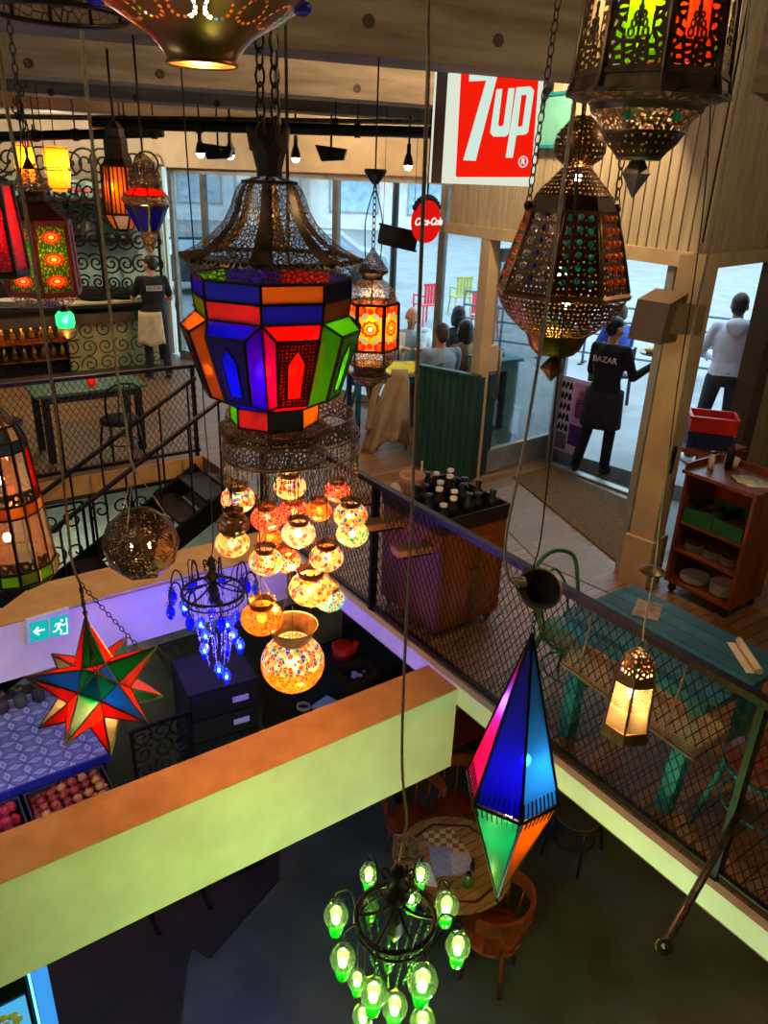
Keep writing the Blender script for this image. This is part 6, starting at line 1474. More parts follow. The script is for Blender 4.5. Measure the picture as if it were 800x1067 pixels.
def person(label, loc, rz, P, shirt, trousers, hairm, skin=SKIN, sleeve=1.0, hair='short', shoes=None, head_turn=0, head_tilt=0, vox=.009, scale=1.0, female=False):
    t = thing('person', label, 'person', loc, rz); t.scale = (scale,)*3
    sw = .15 if female else .168
    D = dict(pel=(0, 0, .93), chest=(0, 0, 1.32), neck=(0, .005, 1.47), head=(0, .02, 1.60), shL=(-sw, 0, 1.40), shR=(sw, 0, 1.40), elL=(-.25, -.02, 1.12), elR=(.25, -.02, 1.12), haL=(-.26, .06, .88), haR=(.26, .06, .88),
             hiL=(-.095, 0, .90), hiR=(.095, 0, .90), knL=(-.11, .03, .49), knR=(.11, .03, .49), anL=(-.12, -.02, .085), anR=(.12, -.02, .085), toL=(-.15, .15, .03), toR=(.15, .15, .03))
    D.update(P); D = {k: Vector(v) for k, v in D.items()}
    pel, ch, nk, hd = D['pel'], D['chest'], D['neck'], D['head']
    def torso(m, e, top=True):
        f = .9 if female else 1
        L_ = [(pel, -.08, .15, .11), (pel, .02, .168, .12), (pel.lerp(ch, .35), 0, .145*f, .105), (pel.lerp(ch, .7), 0, .165*f, .115), (ch, .0, .178*f, .12), (ch.lerp(nk, .42), .0, .165*f, .105), (ch.lerp(nk, .72), .0, .105, .08), (nk, -.02, .07, .065)]
        rings(m, [(p.x, p.y, p.z+dz, rx+e, ry+e) for p, dz, rx, ry in L_])
        for s in 'LR': limb(m, [nk-Vector((0, 0, .075)), D['sh'+s]-Vector((0, 0, .01))], [.062+e, .052+e])
    m = MB(); torso(m, -.012)
    limb(m, [nk-Vector((0, 0, .04)), nk.lerp(hd, .6)], [.056, .05])
    for s in 'LR':
        limb(m, [D['sh'+s], D['el'+s], D['ha'+s]], [.046, .037, .026])
        limb(m, [D['hi'+s], D['kn'+s], D['an'+s]], [.078, .05, .036])
        limb(m, [D['an'+s], D['to'+s]], [.036, .03])
        dd = D['ha'+s]-D['el'+s]; hand(m, D['ha'+s], dd, D.get('n'+s, Vector((-1 if s == 'L' else 1, .2, .1))), .6)
    HM = Matrix.Rotation(head_turn, 3, 'Z') @ Matrix.Rotation(head_tilt, 3, 'X'); h = lambda x, y, z: hd+HM @ Vector((x, y, z))
    m.sphere(h(0, -.008, .025), .074, .096, .098, 16, 12, HM); m.sphere(h(0, .022, -.045), .056, .068, .068, 14, 10, HM)
    m.sphere(h(0, .052, -.09), .027, .024, .02, 8, 6, HM)                                   # chin
    m.sphere(h(0, .098, -.012), .011, .018, .024, 8, 6, HM); m.sphere(h(0, .104, -.026), .016, .014, .011, 8, 6, HM)   # nose
    m.sphere(h(0, .078, .028), .05, .018, .012, 8, 6, HM)                                    # brow
    for sx in (-1, 1): m.sphere(h(sx*.076, -.008, -.005), .01, .02, .032, 8, 6, HM); m.sphere(h(sx*.04, .06, -.03), .026, .024, .024, 8, 6, HM)
    b = m.build('body', skin, t); remesh(b, vox, 3)
    for sx in (-1, 1):
        q = MB(); q.sphere(h(sx*.031, .078, .006), .0105, None, .0075, 10, 8, HM); e = q.build('eye', EYE, b); q = MB(); q.sphere(h(sx*.031, .0855, .006), .0055, .004, .0055, 8, 6, HM); q.build('iris', IRIS, e)
    q = MB(); q.sphere(h(0, .088, -.055), .024, .009, .007, 10, 6, HM); q.build('mouth', LIP, b)
    if hair:
        q = MB()
        if hair == 'short':
            q.sphere(h(0, -.02, .04), .081, .098, .096, 14, 10, HM); q.sphere(h(0, -.055, -.01), .072, .062, .075, 12, 8, HM)
        elif hair == 'thin':
            q.sphere(h(0, -.045, .0), .080, .078, .07, 14, 10, HM)
        elif hair == 'bob':
            q.sphere(h(0, -.02, .045), .088, .103, .098, 14, 10, HM); q.sphere(h(0, -.06, -.05), .088, .07, .12, 12, 10, HM)
            for sx in (-1, 1): q.sphere(h(sx*.075, -.01, -.04), .025, .05, .1, 10, 8, HM)
        elif hair == 'cap':
            q.sphere(h(0, -.01, .06), .083, .1, .075, 14, 10, HM); q.sphere(h(0, -.05, .0), .076, .064, .07, 12, 8, HM); q.sphere(h(0, .1, .055), .06, .05, .01, 12, 6, HM)
        o = q.build('hair' if hair != 'cap' else 'cap', hairm, t); remesh(o, .01, 3)
    m = MB(); torso(m, .006)
    for s in 'LR':
        el = D['el'+s]; ha = D['ha'+s]
        if sleeve >= 1: limb(m, [D['sh'+s], el, el.lerp(ha, .96)], [.058, .049, .037])
        else: limb(m, [D['sh'+s], D['sh'+s].lerp(el, .75)], [.062, .056])
    o = m.build('shirt', shirt, t); remesh(o, .012, 4)
    m = MB(); rings(m, [(pel.x, pel.y, pel.z-.1, .15, .11), (pel.x, pel.y, pel.z-.02, .175, .128), (pel.x, pel.y, pel.z+.06, .165, .122)])
    for s in 'LR': limb(m, [D['hi'+s], D['kn'+s], D['an'+s]+Vector((0, 0, .02))], [.092, .066, .058])
    o = m.build('trousers', trousers, t); remesh(o, .012, 4)
    sm = shoes or M['black_plastic']
    for s in 'LR':
        m = MB(); a = D['an'+s]; b_ = D['to'+s]; f = (b_-a); f.z = 0; f.normalize() if f.length else None; rzz = math.atan2(f.y, f.x)
        Mx = Matrix.Rotation(rzz, 3, 'Z'); base = Vector((a.x, a.y, a.z-.085+.045)); m.sphere(base+f*.06, .135, .05, .045, 14, 8, Mx); m.sphere(base+Vector((0, 0, .03)), .055, .045, .05, 10, 8); o = m.build('shoe', sm, t); remesh(o, .01, 2)
        m = MB(); m.sphere(base+f*.06+Vector((0, 0, -.036)), .14, .053, .012, 14, 6, Mx); m.build('sole', pm('shoe_sole', '4a4a48', '343432', 9, .6) if 'shoe_sole' not in bpy.data.materials else bpy.data.materials['shoe_sole'], o)
    return t, D
black_cloth = pm('black_cotton', '16161a', '0c0c10', 14, .85); dk = pm('charcoal_cloth', '24242a', '16161a', 14, .85); hairb = pm('black_hair', '15100d', '0b0807', 30, .6, stretch=(8, 8, 1)); hairbr = pm('brown_hair', '3a281c', '261810', 30, .6, stretch=(8, 8, 1)); hairg = pm('grey_hair', '8a7e70', '6e6254', 30, .7)
grey_tr = pm('grey_trousers', '3a3c40', '2a2c30', 10, .85); white_knit = pm('white_knit', 'dcdce4', 'c4c6d2', 8, .9)
lettering = pm('white_lettering', 'e8e4d8', 'd4d0c4', 30, .6)
def back_print(t, D, s, size, y, z):
    text_mesh('back_print', s, size, lettering, t, frame4((0, y, z), (1, 0, 0), (0, 0.08, 1)), .003, bold=.0008)
# server at the bar
pA = V2(on(166, 393, 0))
t, D = person('server in a black T-shirt and cream apron working at the bar, seen from behind', pA, math.radians(28), dict(elL=(-.26, .12, 1.14), haL=(-.14, .36, 1.12), elR=(.27, .1, 1.13), haR=(.17, .36, 1.1), nL=(0, 0, 1), nR=(0, 0, 1), knR=(.12, .0, .49), anR=(.13, -.08, .085), toR=(.17, .08, .03)), black_cloth, dk, hairb, sleeve=.5, head_turn=.5, head_tilt=-.2, scale=1.02)
m = MB(); m.box((0, -.142, 1.3), .22, .006, .07); m.build('print_box', pm('grey_print', 'c8c4b8', 'aca89c', 30, .7), t)
text_mesh('back_print', 'BAZAR', .06, black_cloth, t, frame4((0, -.147, 1.3), (1, 0, 0), (0, 0, 1)), .002)
m = MB(); apr = []
for j in range(8):
    f = j/7; apr.append([Vector(((.19+.05*f)*math.sin(a)-.02, -(.15+.05*f)*math.cos(a)*.9+.0, .97-.46*f+.02*math.sin(a*5)*f)) for a in [math.radians(-125+i*155/14) for i in range(15)]])
vs = [p for r in apr for p in r]; m.add(vs, [(j*15+i, j*15+i+1, (j+1)*15+i+1, (j+1)*15+i) for j in range(7) for i in range(14)], True); o = m.build('apron', pm('cream_apron', 'c8b890', 'a89870', 8, .9), t); md = o.modifiers.new('th', 'SOLIDIFY'); md.thickness = .008
# server at the door
pB = V2(on(617, 493, 0))
t, D = person('server in black sweatshirt and apron carrying a tray out through the open door', pB, math.radians(-38), dict(elL=(-.21, .05, 1.13), haL=(-.15, .28, 1.15), elR=(.25, .08, 1.12), haR=(.40, .28, 1.27), nR=(0, -.9, -.2), nL=(-1, 0, 0), knL=(-.13, -.02, .49), anL=(-.17, -.10, .085), toL=(-.22, .06, .03), knR=(.1, .06, .49), anR=(.1, .05, .085), toR=(.14, .21, .03)), black_cloth, black_cloth, hairb, hair='cap', head_turn=-.5, scale=.98)
back_print(t, D, 'BAZAR', .085, -.135, 1.30)
m = MB(); vs = []
for j in range(6):
    f = j/5; vs.append([Vector(((.20+.02*f)*math.sin(a), -(.15+.03*f)*math.cos(a), .96-.4*f)) for a in [math.radians(-175+i*350/24) for i in range(25)]])
m.add([p for r in vs for p in r], [(j*25+i, j*25+i+1, (j+1)*25+i+1, (j+1)*25+i) for j in range(5) for i in range(24)], True); o = m.build('apron', dk, t); md = o.modifiers.new('th', 'SOLIDIFY'); md.thickness = .008
Mb = Matrix.Translation(pB) @ Matrix.Rotation(math.radians(-38), 4, 'Z')
tp_ = Mb @ (Vector((.34, .42, 1.335))*.98)
tr = thing('tray', 'round tray of food held up by the server in the doorway', 'tray', tp_); m = MB(); m.lathe([(.001, 0), (.17, 0), (.18, .02), (.175, .02), (.165, .006), (.001, .006)], 26); m.build('dish', M['steel'], tr)
for i, (x, y, nm, lab, mt, c_) in enumerate(((-.07, .02, 'bowl', 'pale bowl of food on the carried tray', M['plate'], None), (.08, -.01, 'cup', 'red cup on the carried tray', M['red_plastic'], None))):
    q = thing(nm, lab, nm, tp_+Vector((x, y, .0065))); m = MB(); m.lathe([(.001, 0), (.035, 0), (.07 if i == 0 else .045, .05 if i == 0 else .09), (.064 if i == 0 else .041, .05 if i == 0 else .09), (.03, .006), (.001, .006)], 18); m.build('wall', mt, q)
    m = MB(); m.lathe([(.058 if i == 0 else .038, .04 if i == 0 else .075), (.03, .055 if i == 0 else .08), (.001, .06 if i == 0 else .08)], 14); m.build('filling', M['yellow_cloth'] if i == 0 else M['dark'], q)
# man in white outside the right-hand opening
d = ray(774, 306); tt_ = (1.95-H)/d.z; pC = CAM+d*tt_; pC.z = .10
slab('ground_terrace', [V2(pC)+RD*a+Vector((-RD.y, RD.x, 0))*b for a, b in ((-.9, -.5), (2.4, -.5), (2.4, 1.6), (-.9, 1.6))], -.06, .10, pm('terrace_slab', '8a9094', '787e82', 1.5, .8))
t, D = person('man in a white hooded sweatshirt and grey trousers standing outside, seen from behind', pC, math.radians(-14), dict(elL=(-.26, .06, 1.13), haL=(-.14, .24, 1.06), elR=(.26, .06, 1.13), haR=(.16, .24, 1.06), nL=(0, .5, 1), nR=(0, .5, 1), knL=(-.14, .01, .49), anL=(-.19, -.03, .085), toL=(-.24, .13, .03)), white_knit, grey_tr, hairbr, head_turn=-.25, scale=1.075, shoes=pm('white_trainers', 'd8d8dc', 'c0c0c6', 8, .6))
m = MB(); m.sphere((0, -.1, 1.44), .12, .055, .07, 14, 8); m.sphere((0, -.125, 1.39), .07, .03, .06, 12, 8); o = m.build('hood', white_knit, t); remesh(o, .012, 4)
# guests round the window table
SEAT = lambda dx=0: dict(pel=(0, 0, .52), chest=(0, .02, .92), neck=(0, .03, 1.07), head=(0, .05, 1.20), shL=(-.19, .02, 1.0), shR=(.19, .02, 1.0), elL=(-.24, .12, .76), elR=(.24, .12, .76), haL=(-.1, .34, .86), haR=(.12, .34, .86), nL=(0, 0, 1), nR=(0, 0, 1),
            hiL=(-.09, .02, .5), hiR=(.09, .02, .5), knL=(-.11, .42, .5), knR=(.11, .42, .5), anL=(-.11, .40, .085), anR=(.11, .40, .085), toL=(-.12, .56, .03), toR=(.12, .56, .03))
def seated(label, px, py, ztop, rz, **k):
    d = ray(px, py); p = CAM+d*((ztop-H)/d.z); p.z = 0; sc_ = k.pop('scale', 1.0)
    off = Matrix.Rotation(rz, 3, 'Z') @ Vector((0, .05, 0))
    t, D = person(label, p-off, rz, SEAT(), scale=sc_, **k)
    return t, p
def simple_seat(label, p, rz, h=.42, back=.42):
    q = thing('chair', label, 'chair', p, rz); m = MB(); m.box((0, .02, h-.02), .40, .40, .035); m.build('seat', M['dark_brown'], q)
    for a in (-1, 1):
        m = MB(); m.bar((a*.17, .2, h-.04), (a*.18, .21, 0), .035); m.build('leg', M['dark_brown'], q); m = MB(); m.bar((a*.17, -.2, h-.04), (a*.18, -.21, 0), .035); m.build('leg', M['dark_brown'], q)
    m = MB(); m.box((0, -.21, h+back*.75), .36, .025, .16)
    for a in (-1, 1): m.bar((a*.17, -.2, h-.02), (a*.175, -.21, h+back), .03)
    m.build('backrest', M['dark_brown'], q)
tD, pD = seated('elderly man in pale blue shirt and white cardigan facing the room at the window table', 430, 314, 1.46, math.radians(184), shirt=pm('pale_blue_shirt', '9ab4c4', '7e9aac', 8, .8), trousers=grey_tr, hairm=hairg, hair='thin', head_tilt=-.35, skin=SKIN, scale=1.05)
m = MB()
for sx in (-1, 1):
    rows_ = []
    for j in range(7):
        f = j/6; z = 1.03-.5*f; rows_.append([Vector((sx*(.07+.14*math.sin(a)), .03+.15*math.cos(a)+.0, z)) for a in [math.radians(5+i*100/7) for i in range(8)]])
    vs = [p for r in rows_ for p in r]; m.add(vs, [(j*8+i, j*8+i+1, (j+1)*8+i+1, (j+1)*8+i) for j in range(6) for i in range(7)], True)
    limb(m, [(sx*.19, .02, 1.0), (sx*.24, .12, .76), (sx*.14, .3, .845)], [.072, .062, .05])
o = m.build('cardigan', pm('white_cardigan', 'dfe4e4', 'c4ccce', 8, .9), tD); md = o.modifiers.new('th', 'SOLIDIFY'); md.thickness = .012
tE, pE = seated('short-haired man in a grey-blue polo shirt seated with his back to the view', 461, 331, 1.44, math.radians(22), shirt=pm('grey_blue_polo', '7c8e98', '64747e', 8, .85), trousers=grey_tr, hairm=hairbr, sleeve=.6, skin=SKIN2, scale=1.04)
tF, pF = seated('dark-haired woman in a brown top seated beside the man in the polo shirt', 485, 331, 1.36, math.radians(40), shirt=pm('brown_top', '8a6446', '6c4c34', 8, .85), trousers=dk, hairm=hairb, hair='bob', female=True, scale=1.0)
tG, pG = seated('dark-haired person seated outside behind the woman in brown', 478, 320, 1.34, math.radians(15), shirt=dk, trousers=dk, hairm=hairb, hair='bob', scale=1.02)
tH, pH = seated('person in a blue jacket seated outside beyond the carried tray', 648, 318, 1.38, math.radians(10), shirt=pm('blue_jacket', '2848a0', '1c347c', 8, .8), trousers=dk, hairm=hairbr, scale=1.05)
for tt2, lab in ((tD, 'wooden chair under the elderly man in the cardigan'), (tE, 'wooden chair under the man in the polo shirt'), (tF, 'wooden chair under the woman in brown'), (tG, 'chair under the dark-haired guest outside'), (tH, 'chair under the guest in the blue jacket outside')):
    simple_seat(lab, tt2.location, tt2.rotation_euler.z)
# ------------------------------------------------------------------ signs, ceiling fittings, bar, street
# lit sign
SQ = at(462, 191, 5.35); sP = V2(SQ); sR = vp(556, 188, sP, sP+BD); sw_ = (V2(sR)-sP).length; zb = SQ.z
nF = Vector((BD.y, -BD.x, 0)); DP = .24; SHt = 1.02
t = thing('lit_soda_sign', 'square lit red and white sign with a slanting 7 hanging below the concrete beam', 'sign', sP+Vector((0, 0, zb)))
def sp_(x, y, e=0): p = vp(x, y, sP, sP+BD); return p+nF*e
m = MB(); m.bar(sP-nF*DP/2+Vector((0, 0, zb+SHt/2)), V2(sR)-nF*DP/2+Vector((0, 0, zb+SHt/2)), DP-.07, SHt); m.build('case', pm('dark_sign_case', '2e1c18', '1e120e', 6, .5), t, w=True)
wl = emit('lit_white_acrylic', 'e8f0dc', .62)
for q in (.0, -DP+.035):
    m = MB(); m.bar(sP+nF*(q-.017)+Vector((0, 0, zb+SHt/2)), V2(sR)+nF*(q-.017)+Vector((0, 0, zb+SHt/2)), .036, SHt); m.build('acrylic_face', wl, t, w=True)
def face_poly(name, pts, mat, e, th=.002):
    m = MB(); m.poly([sp_(x, y, e) for x, y in pts], nF, th); return m.build(name, mat, t, w=True)
top7 = 40
face_poly('red_field', [(474.5, 183), (476, 184.5), (551, 184.5), (553, 182), (564, top7), (482, top7)], emit('lit_red_acrylic', 'ff1e0c', .62), .002)
white7 = emit('lit_white_letter', 'd8f4e4', .62)
cr = lambda pts: [(440+x/5, 60+y/5) for x, y in pts]
face_poly('numeral_seven', cr([(252, -10), (408, 0), (392, 80), (275, 538), (210, 535), (330, 120), (240, 125)]), white7, .005)
u_out = [(384, 165), (414, 164), (392, 350), (402, 360), (420, 352), (446, 160), (478, 160), (448, 396), (430, 412), (368, 412), (350, 392)]
face_poly('letter_u', cr(u_out), white7, .005)
m = MB()
po = cr([(488, 155), (560, 150), (579, 172), (548, 388), (532, 402), (487, 405), (468, 522), (431, 522)]); pi_ = cr([(513, 196), (541, 194), (518, 358), (494, 360)])
P3 = [sp_(x, y, .005) for x, y in po]; I3 = [sp_(x, y, .005) for x, y in pi_]; vs = P3+I3; vs2 = vs+[v+nF*.002 for v in vs]; k = len(vs)
fs = [(0, 1, 9, 8), (1, 2, 9), (2, 3, 10, 9), (3, 4, 10), (4, 5, 11, 10), (5, 6, 7, 11), (7, 0, 8, 11)]
m.add(vs2, [tuple(i+k for i in f) for f in fs]+[f[::-1] for f in fs]); m.build('letter_p', white7, t, w=True)
c = sp_(544.5, 168.5, .005); ry = (sp_(544.5, 163, 0)-sp_(544.5, 168.5, 0)).length
m = MB(); m.tube([c+BD*ry*math.cos(a)+Vector((0, 0, ry*math.sin(a))) for a in [2*PI*i/20 for i in range(20)]], ry*.13, 5, True); m.build('mark_ring', white7, t, w=True)
text_mesh('mark_letter', 'R', ry*1.5, white7, t, frame4(c-t.location, BD, (0, 0, 1)), .001, bold=.002)
m = MB()
for f in (.2, .8): p = sP.lerp(V2(sR), f)-nF*DP/2; m.tube([p+Vector((0, 0, zb+SHt)), p+Vector((0, 0, CZ))], .012, 6)
m.build('hanger', M['black_metal'], t, w=True)
# round soda sign
q = at(444, 231, 8.6); rr_ = 21*px2m(q); ang = math.radians(47); ex = Vector((math.cos(ang), math.sin(ang), 0)); nz = Vector((math.sin(ang), -math.cos(ang), 0))
t = thing('round_soda_sign', 'round red sign with white script hanging at the window', 'sign', q)
Mx = Matrix((ex, Vector((0, 0, 1)), nz)).transposed()
m = MB(); m.lathe([(.001, -.03), (rr_*.97, -.03), (rr_, -.02), (rr_, .02), (rr_*.97, .03), (.001, .03)], 36, M=Mx); m.build('disc', emit('lit_red_disc', 'f01810', .55), t)
for sg in (1, -1): text_mesh('script_lettering', 'Coca-Cola', rr_*.48, emit('lit_white_script%d' % (sg > 0), 'ffe8e0', .9), t, frame4(nz*.032*sg, ex*sg, (0, 0, 1)), .001, shear=.35, bold=.003)
m = MB()
for k in range(11): a = math.radians(35+k*11); m.sphere(ex*rr_*1.1*math.cos(a)+Vector((0, 0, rr_*1.1*math.sin(a)+.01)), .028, .028, .028, 6, 5)
m.tube([ex*rr_*1.08*math.cos(a)+Vector((0, 0, rr_*1.08*math.sin(a))) for a in [math.radians(30+k*10) for k in range(13)]], .02, 5); m.build('scalloped_edge', M['black_metal'], t)
m = MB(); m.tube([(0, 0, rr_), (0, 0, CZ-q.z)], .01, 6); m.build('hanger', M['black_metal'], t)
# dark board in the window
a, b = at(395, 243, 9.2), at(434, 252, 9.05); t = thing('menu_board', 'long dark hanging board inside the window near the round red sign', 'board', a); m = MB(); m.bar(a, b, .03, .19); m.build('panel', M['dark'], t, w=True); m = MB(); m.bar(a+Vector((0, 0, .1)), b+Vector((0, 0, .1)), .04, .02); m.bar(a-Vector((0, 0, .1)), b-Vector((0, 0, .1)), .04, .02); m.build('edge_trim', M['black_metal'], t, w=True)
m = MB()
for f in (.1, .9): p = a.lerp(b, f); m.tube([p+Vector((0, 0, .09)), Vector((p.x, p.y, CZ))], .004, 4)
m.build('wire', M['cable'], t, w=True)
# exit sign on the far beam
fa_ = W(0, 2.25); fb = W(1, 2.25); nB = -GV
def ep(x, y, e=.0): return vp(x, y, fa_, fb)+nB*e
t = thing('exit_sign', 'green and white emergency exit sign with arrow and running figure on the far beam', 'sign', ep(49, 650)-Vector((0, 0, .08)))
m = MB(); m.poly([ep(26, 644.5, .003), ep(28, 670, .003), ep(73, 659, .003), ep(70.5, 631.5, .003)], nB, .035); m.build('housing', pm('white_plastic', 'e0e0e6', 'c8c8d0', 5, .4), t, w=True)
gm = emit('exit_green', '10b8b0', .7)
for nm, p4 in (('arrow_panel', ((29.5, 647), (30.5, 666.5), (49.5, 662), (48.5, 642.5))), ('figure_panel', ((50.5, 642), (51.5, 661.5), (70.5, 657), (69, 637)))):
    m = MB(); m.poly([ep(x, y, .0395) for x, y in p4], nB, .002); m.build(nm, gm, t, w=True)
wm = emit('exit_white', 'd8fff4', 1.0); m = MB(); m.bar(ep(34, 655.5, .043), ep(45, 652.8, .043), .014, .002, nB); m.bar(ep(34, 655.5, .043), ep(38.5, 650.5, .043), .014, .002, nB); m.bar(ep(34, 655.5, .043), ep(39.5, 658.5, .043), .014, .002, nB); m.build('arrow', wm, t, w=True)
m = MB(); Q_ = lambda x, y: ep(x, y, .043)
m.sphere(Q_(62.5, 643.5), .011, .004, .011, 8, 6)
for a_, b_, w_ in (((61, 646), (59, 651.5), .02), ((59, 651.5), (62.5, 654), .011), ((62.5, 654), (61.5, 658), .01), ((59, 651.5), (56.5, 655), .011), ((56.5, 655), (53.5, 655.5), .01), ((61, 646.5), (64.5, 649), .009), ((64.5, 649), (66.5, 646.5), .008), ((61, 646.5), (57, 647), .009), ((57, 647), (55.5, 650), .008), ((63.5, 657.8), (69.5, 656.3), .01), ((67.5, 641), (68.5, 655), .008)): m.bar(Q_(*a_), Q_(*b_), w_, .003, nB)
m.build('running_figure', wm, t, w=True)
m = MB(); m.tube([ep(71, 634, .008), ep(110, 622, .006), ep(180, 603, .006), ep(236, 588, .006)], .007, 5); o = m.build('trim_20', pm('lilac_conduit', 'b8b4c8', '9c98b0', 6, .6), None); o['kind'] = 'structure'
# ceiling fittings
t0 = None
trk = [(209, 163, 'first spotlight from the left on the ceiling above the window'), (240, 165, 'second spotlight from the left, right of the left speaker'), (308, 168, 'third spotlight from the left, beside the big lantern crown'), (425, 176, 'rightmost spotlight above the window, left of the lit sign')]
for i, (x, y, lab) in enumerate(trk):
    p = at(x, y, 9.3); s = thing('spotlight', lab, 'spotlight', p, 0, 'ceiling spotlights'); m = MB(); m.lathe([(.05, .03), (.055, .06), (.04, .12), (.022, .16), (.022, .25), (.001, .25)], 16); m.build('housing', M['black_metal'], s); m = MB(); m.sphere((0, 0, .03), .042, .042, .045, 12, 8); m.build('bulb', M['bulb_warm'], s); m = MB(); m.tube([(0, 0, .24), (0, 0, 3.52-p.z)], .012, 6); m.build('stem', M['black_metal'], s)
for x, y, lab in ((227, 156, 'small black speaker tilted between the two left spotlights'), (345, 158, 'black speaker on the ceiling between the big lantern and the hexagonal one')):
    p = at(x, y, 9.2); s = thing('speaker', lab, 'speaker', p); m = MB(); m.poly([(-.17, -.08, .06), (.17, -.08, .03), (.14, -.1, -.08), (-.1, -.1, -.1)], (0, 1, 0), .2); m.build('cabinet', M['black_plastic'], s); m = MB(); m.sphere((.02, -.1, -.02), .05, .02, .045, 14, 8); m.build('cone', M['black_metal'], s); m = MB(); m.tube([(0, 0, .03), (0, 0, 3.55-p.z)], .012, 6); m.build('bracket', M['black_metal'], s)
for i, (pa, pb, r_, lab) in enumerate((((95, 128, 8.6), (470, 139, 8.6), .055, 'thick dark pipe running under the ceiling before the window'), ((-20, 121, 8.8), (480, 128, 8.8), .025, 'thin pale pipe running above the thick dark pipe'), ((-20, 143, 9.0), (170, 138, 9.0), .05, 'dark cable tray running under the ceiling above the bar'))):
    a, b = at(*pa), at(*pb); p = thing('pipe', lab, 'pipe', a); m = MB(); m.tube([a, b], r_, 10); m.build('run', M['black_metal'] if i != 1 else M['pewter'], p, w=True)
    for f in (.08, .3, .52, .74, .95): m = MB(); c = a.lerp(b, f); d_ = (b-a).normalized(); m.tube([c-d_*.03, c+d_*.03], r_*1.25, 10); m.tube([c+Vector((0, 0, r_)), Vector((c.x, c.y, max(c.z+.2, 3.75)))], .008, 5); m.build('clip', M['iron_brown'], p, w=True)
# ---- bar on the left
BA, BB = V2(on(-70, 410, 0)), V2(on(172, 385, 0)); bd_ = (BB-BA).normalized(); bn = Vector((-bd_.y, bd_.x, 0)); bl = (BB-BA).length; BH = 1.06
t = thing('bar_counter', 'long bar counter with scrolled ironwork front at the left under the lanterns', 'counter', BA, math.atan2(bd_.y, bd_.x))
m = MB(); m.box((bl/2, .3, BH-.025), bl+.1, .75, .05); m.build('counter_top', pm('dark_counter', '2e2a28', '1c1a18', 4, .3), t)
glow = pm('gilded_panel', 'c8b070', '8a9868', 7, .5)
m = MB(); m.box((bl/2+.9, .12, .46), bl-1.9, .1, .9); m.build('front_panel', glow, t)
m = MB(); m.box((bl/2, .5, .5), bl, .3, 1.0); m.build('carcass', M['dark_brown'], t)
m = MB(); m.box((bl/2, -.02, .86), bl, .06, .14); m.box((bl/2, .0, .05), bl, .1, .1); m.build('band', pm('brown_band', '5a4a30', '3c3020', 5, .5), t)
m = MB(); k = int(bl/.24)
for i in range(k):
    for j in range(3): scroll(m, Vector((.12+i*bl/k, -.0 if i > k*.4 else .02, .2+j*.25)), Vector((1, 0, 0)), Vector((0, 0, 1)), .13, 1.5, .009, 1 if (i+j) % 2 else -1, i*2+j)
m.build('scrollwork', M['black_metal'], t)
m = MB(); m.box((1.0, .2, .3), 2.0, .3, .025); m.box((1.0, .2, .55), 2.0, .3, .025); m.build('display_shelf', M['orange_wood'], t)
def bar_at(u, v, z): return BA+bd_*u+bn*v+Vector((0, 0, z))
amb = stained('amber_bottle', 'e0a020', .5, .35)
bt = MB(); bt.lathe([(.001, 0), (.035, 0), (.037, .12), (.014, .16), (.012, .2), (.001, .2)], 12)
for r, zz in enumerate((.3135, .5635)):
    for i in range(14):
        o = bt.build('bottle', amb if (i+r) % 3 else pm('gilt_tin%d' % (i+r*20), 'c89838', '8c6420', 8, .3, .6)); o.location = bar_at(.2+i*.13, .12, zz); tag(o, 'amber or gilt bottle on the %s display shelf in the bar front' % ('lower' if r == 0 else 'upper'), 'bottle', 'bottles on the %s shelf of the bar front' % ('lower' if r == 0 else 'upper'))
sl_ = thing('shelf_light', 'warm strip light over the bottles in the bar front', 'lamp', bar_at(1.0, .1, .80), t.rotation_euler.z); m = MB(); m.box((0, 0, 0), 1.8, .03, .02); m.build('tube', emit('warm_strip', 'ffc050', 14), sl_); m = MB(); m.box((0, .02, .013), 1.84, .05, .008); m.build('holder', M['black_metal'], sl_)
# things on the counter
for i, (u, lab) in enumerate(((2.35, 'wide black pan on the bar counter nearest the server'), (1.9, 'wide black pan farther left on the bar counter'))):
    o = thing('pan', lab, 'pan', bar_at(u+.45, .25, BH+.03)); m = MB(); m.lathe([(.001, 0), (.2, 0), (.24, .05), (.23, .05), (.19, .01), (.001, .01)], 24); m.build('dish', M['black_metal'], o); m = MB(); m.bar((.22, 0, .04), (.38, .1, .07), .03, .015); m.build('handle', M['black_metal'], o)
o = thing('serving_board', 'long cream serving board along the front of the bar counter', 'board', bar_at(2.45, .1, BH), t.rotation_euler.z); m = MB(); m.box((0, 0, .015), 1.3, .28, .028); m.build('board', pm('cream_board', 'd8c890', 'b8a870', 6, .5), o); m = MB(); m.tube([(.66, 0, .02), (.76, .05, .03), (.76, -.05, .03), (.66, 0, .02)], .01, 5); m.build('handle', M['pewter'], o)
for i in range(5):
    o = pl0.build('plate', M['plate']); o.location = bar_at(1.15, .1, BH+.001+i*.02); o.scale = (1.9, 1.9, 1.5); tag(o, 'wide cream plate in the stack at the left of the bar counter', 'plate', 'cream plates on the bar')
for i, u in enumerate((1.62, 1.5, .85, .7)):
    o = thing('jar', ['cream jar at the end of the serving board', 'second cream jar beside the serving board', 'pale jar left of the plate stack on the bar', 'leftmost pale jar on the bar counter'][i], 'jar', bar_at(u, .32, BH+.001)); m = MB(); m.lathe([(.001, 0), (.05, 0), (.055, .12), (.035, .16), (.001, .16)], 14); m.build('body', M['capw'], o); m = MB(); m.lathe([(.04, .155), (.042, .19), (.001, .195)], 12); m.build('lid', M['yellow_cloth'] if i < 2 else M['orange_wood'], o)
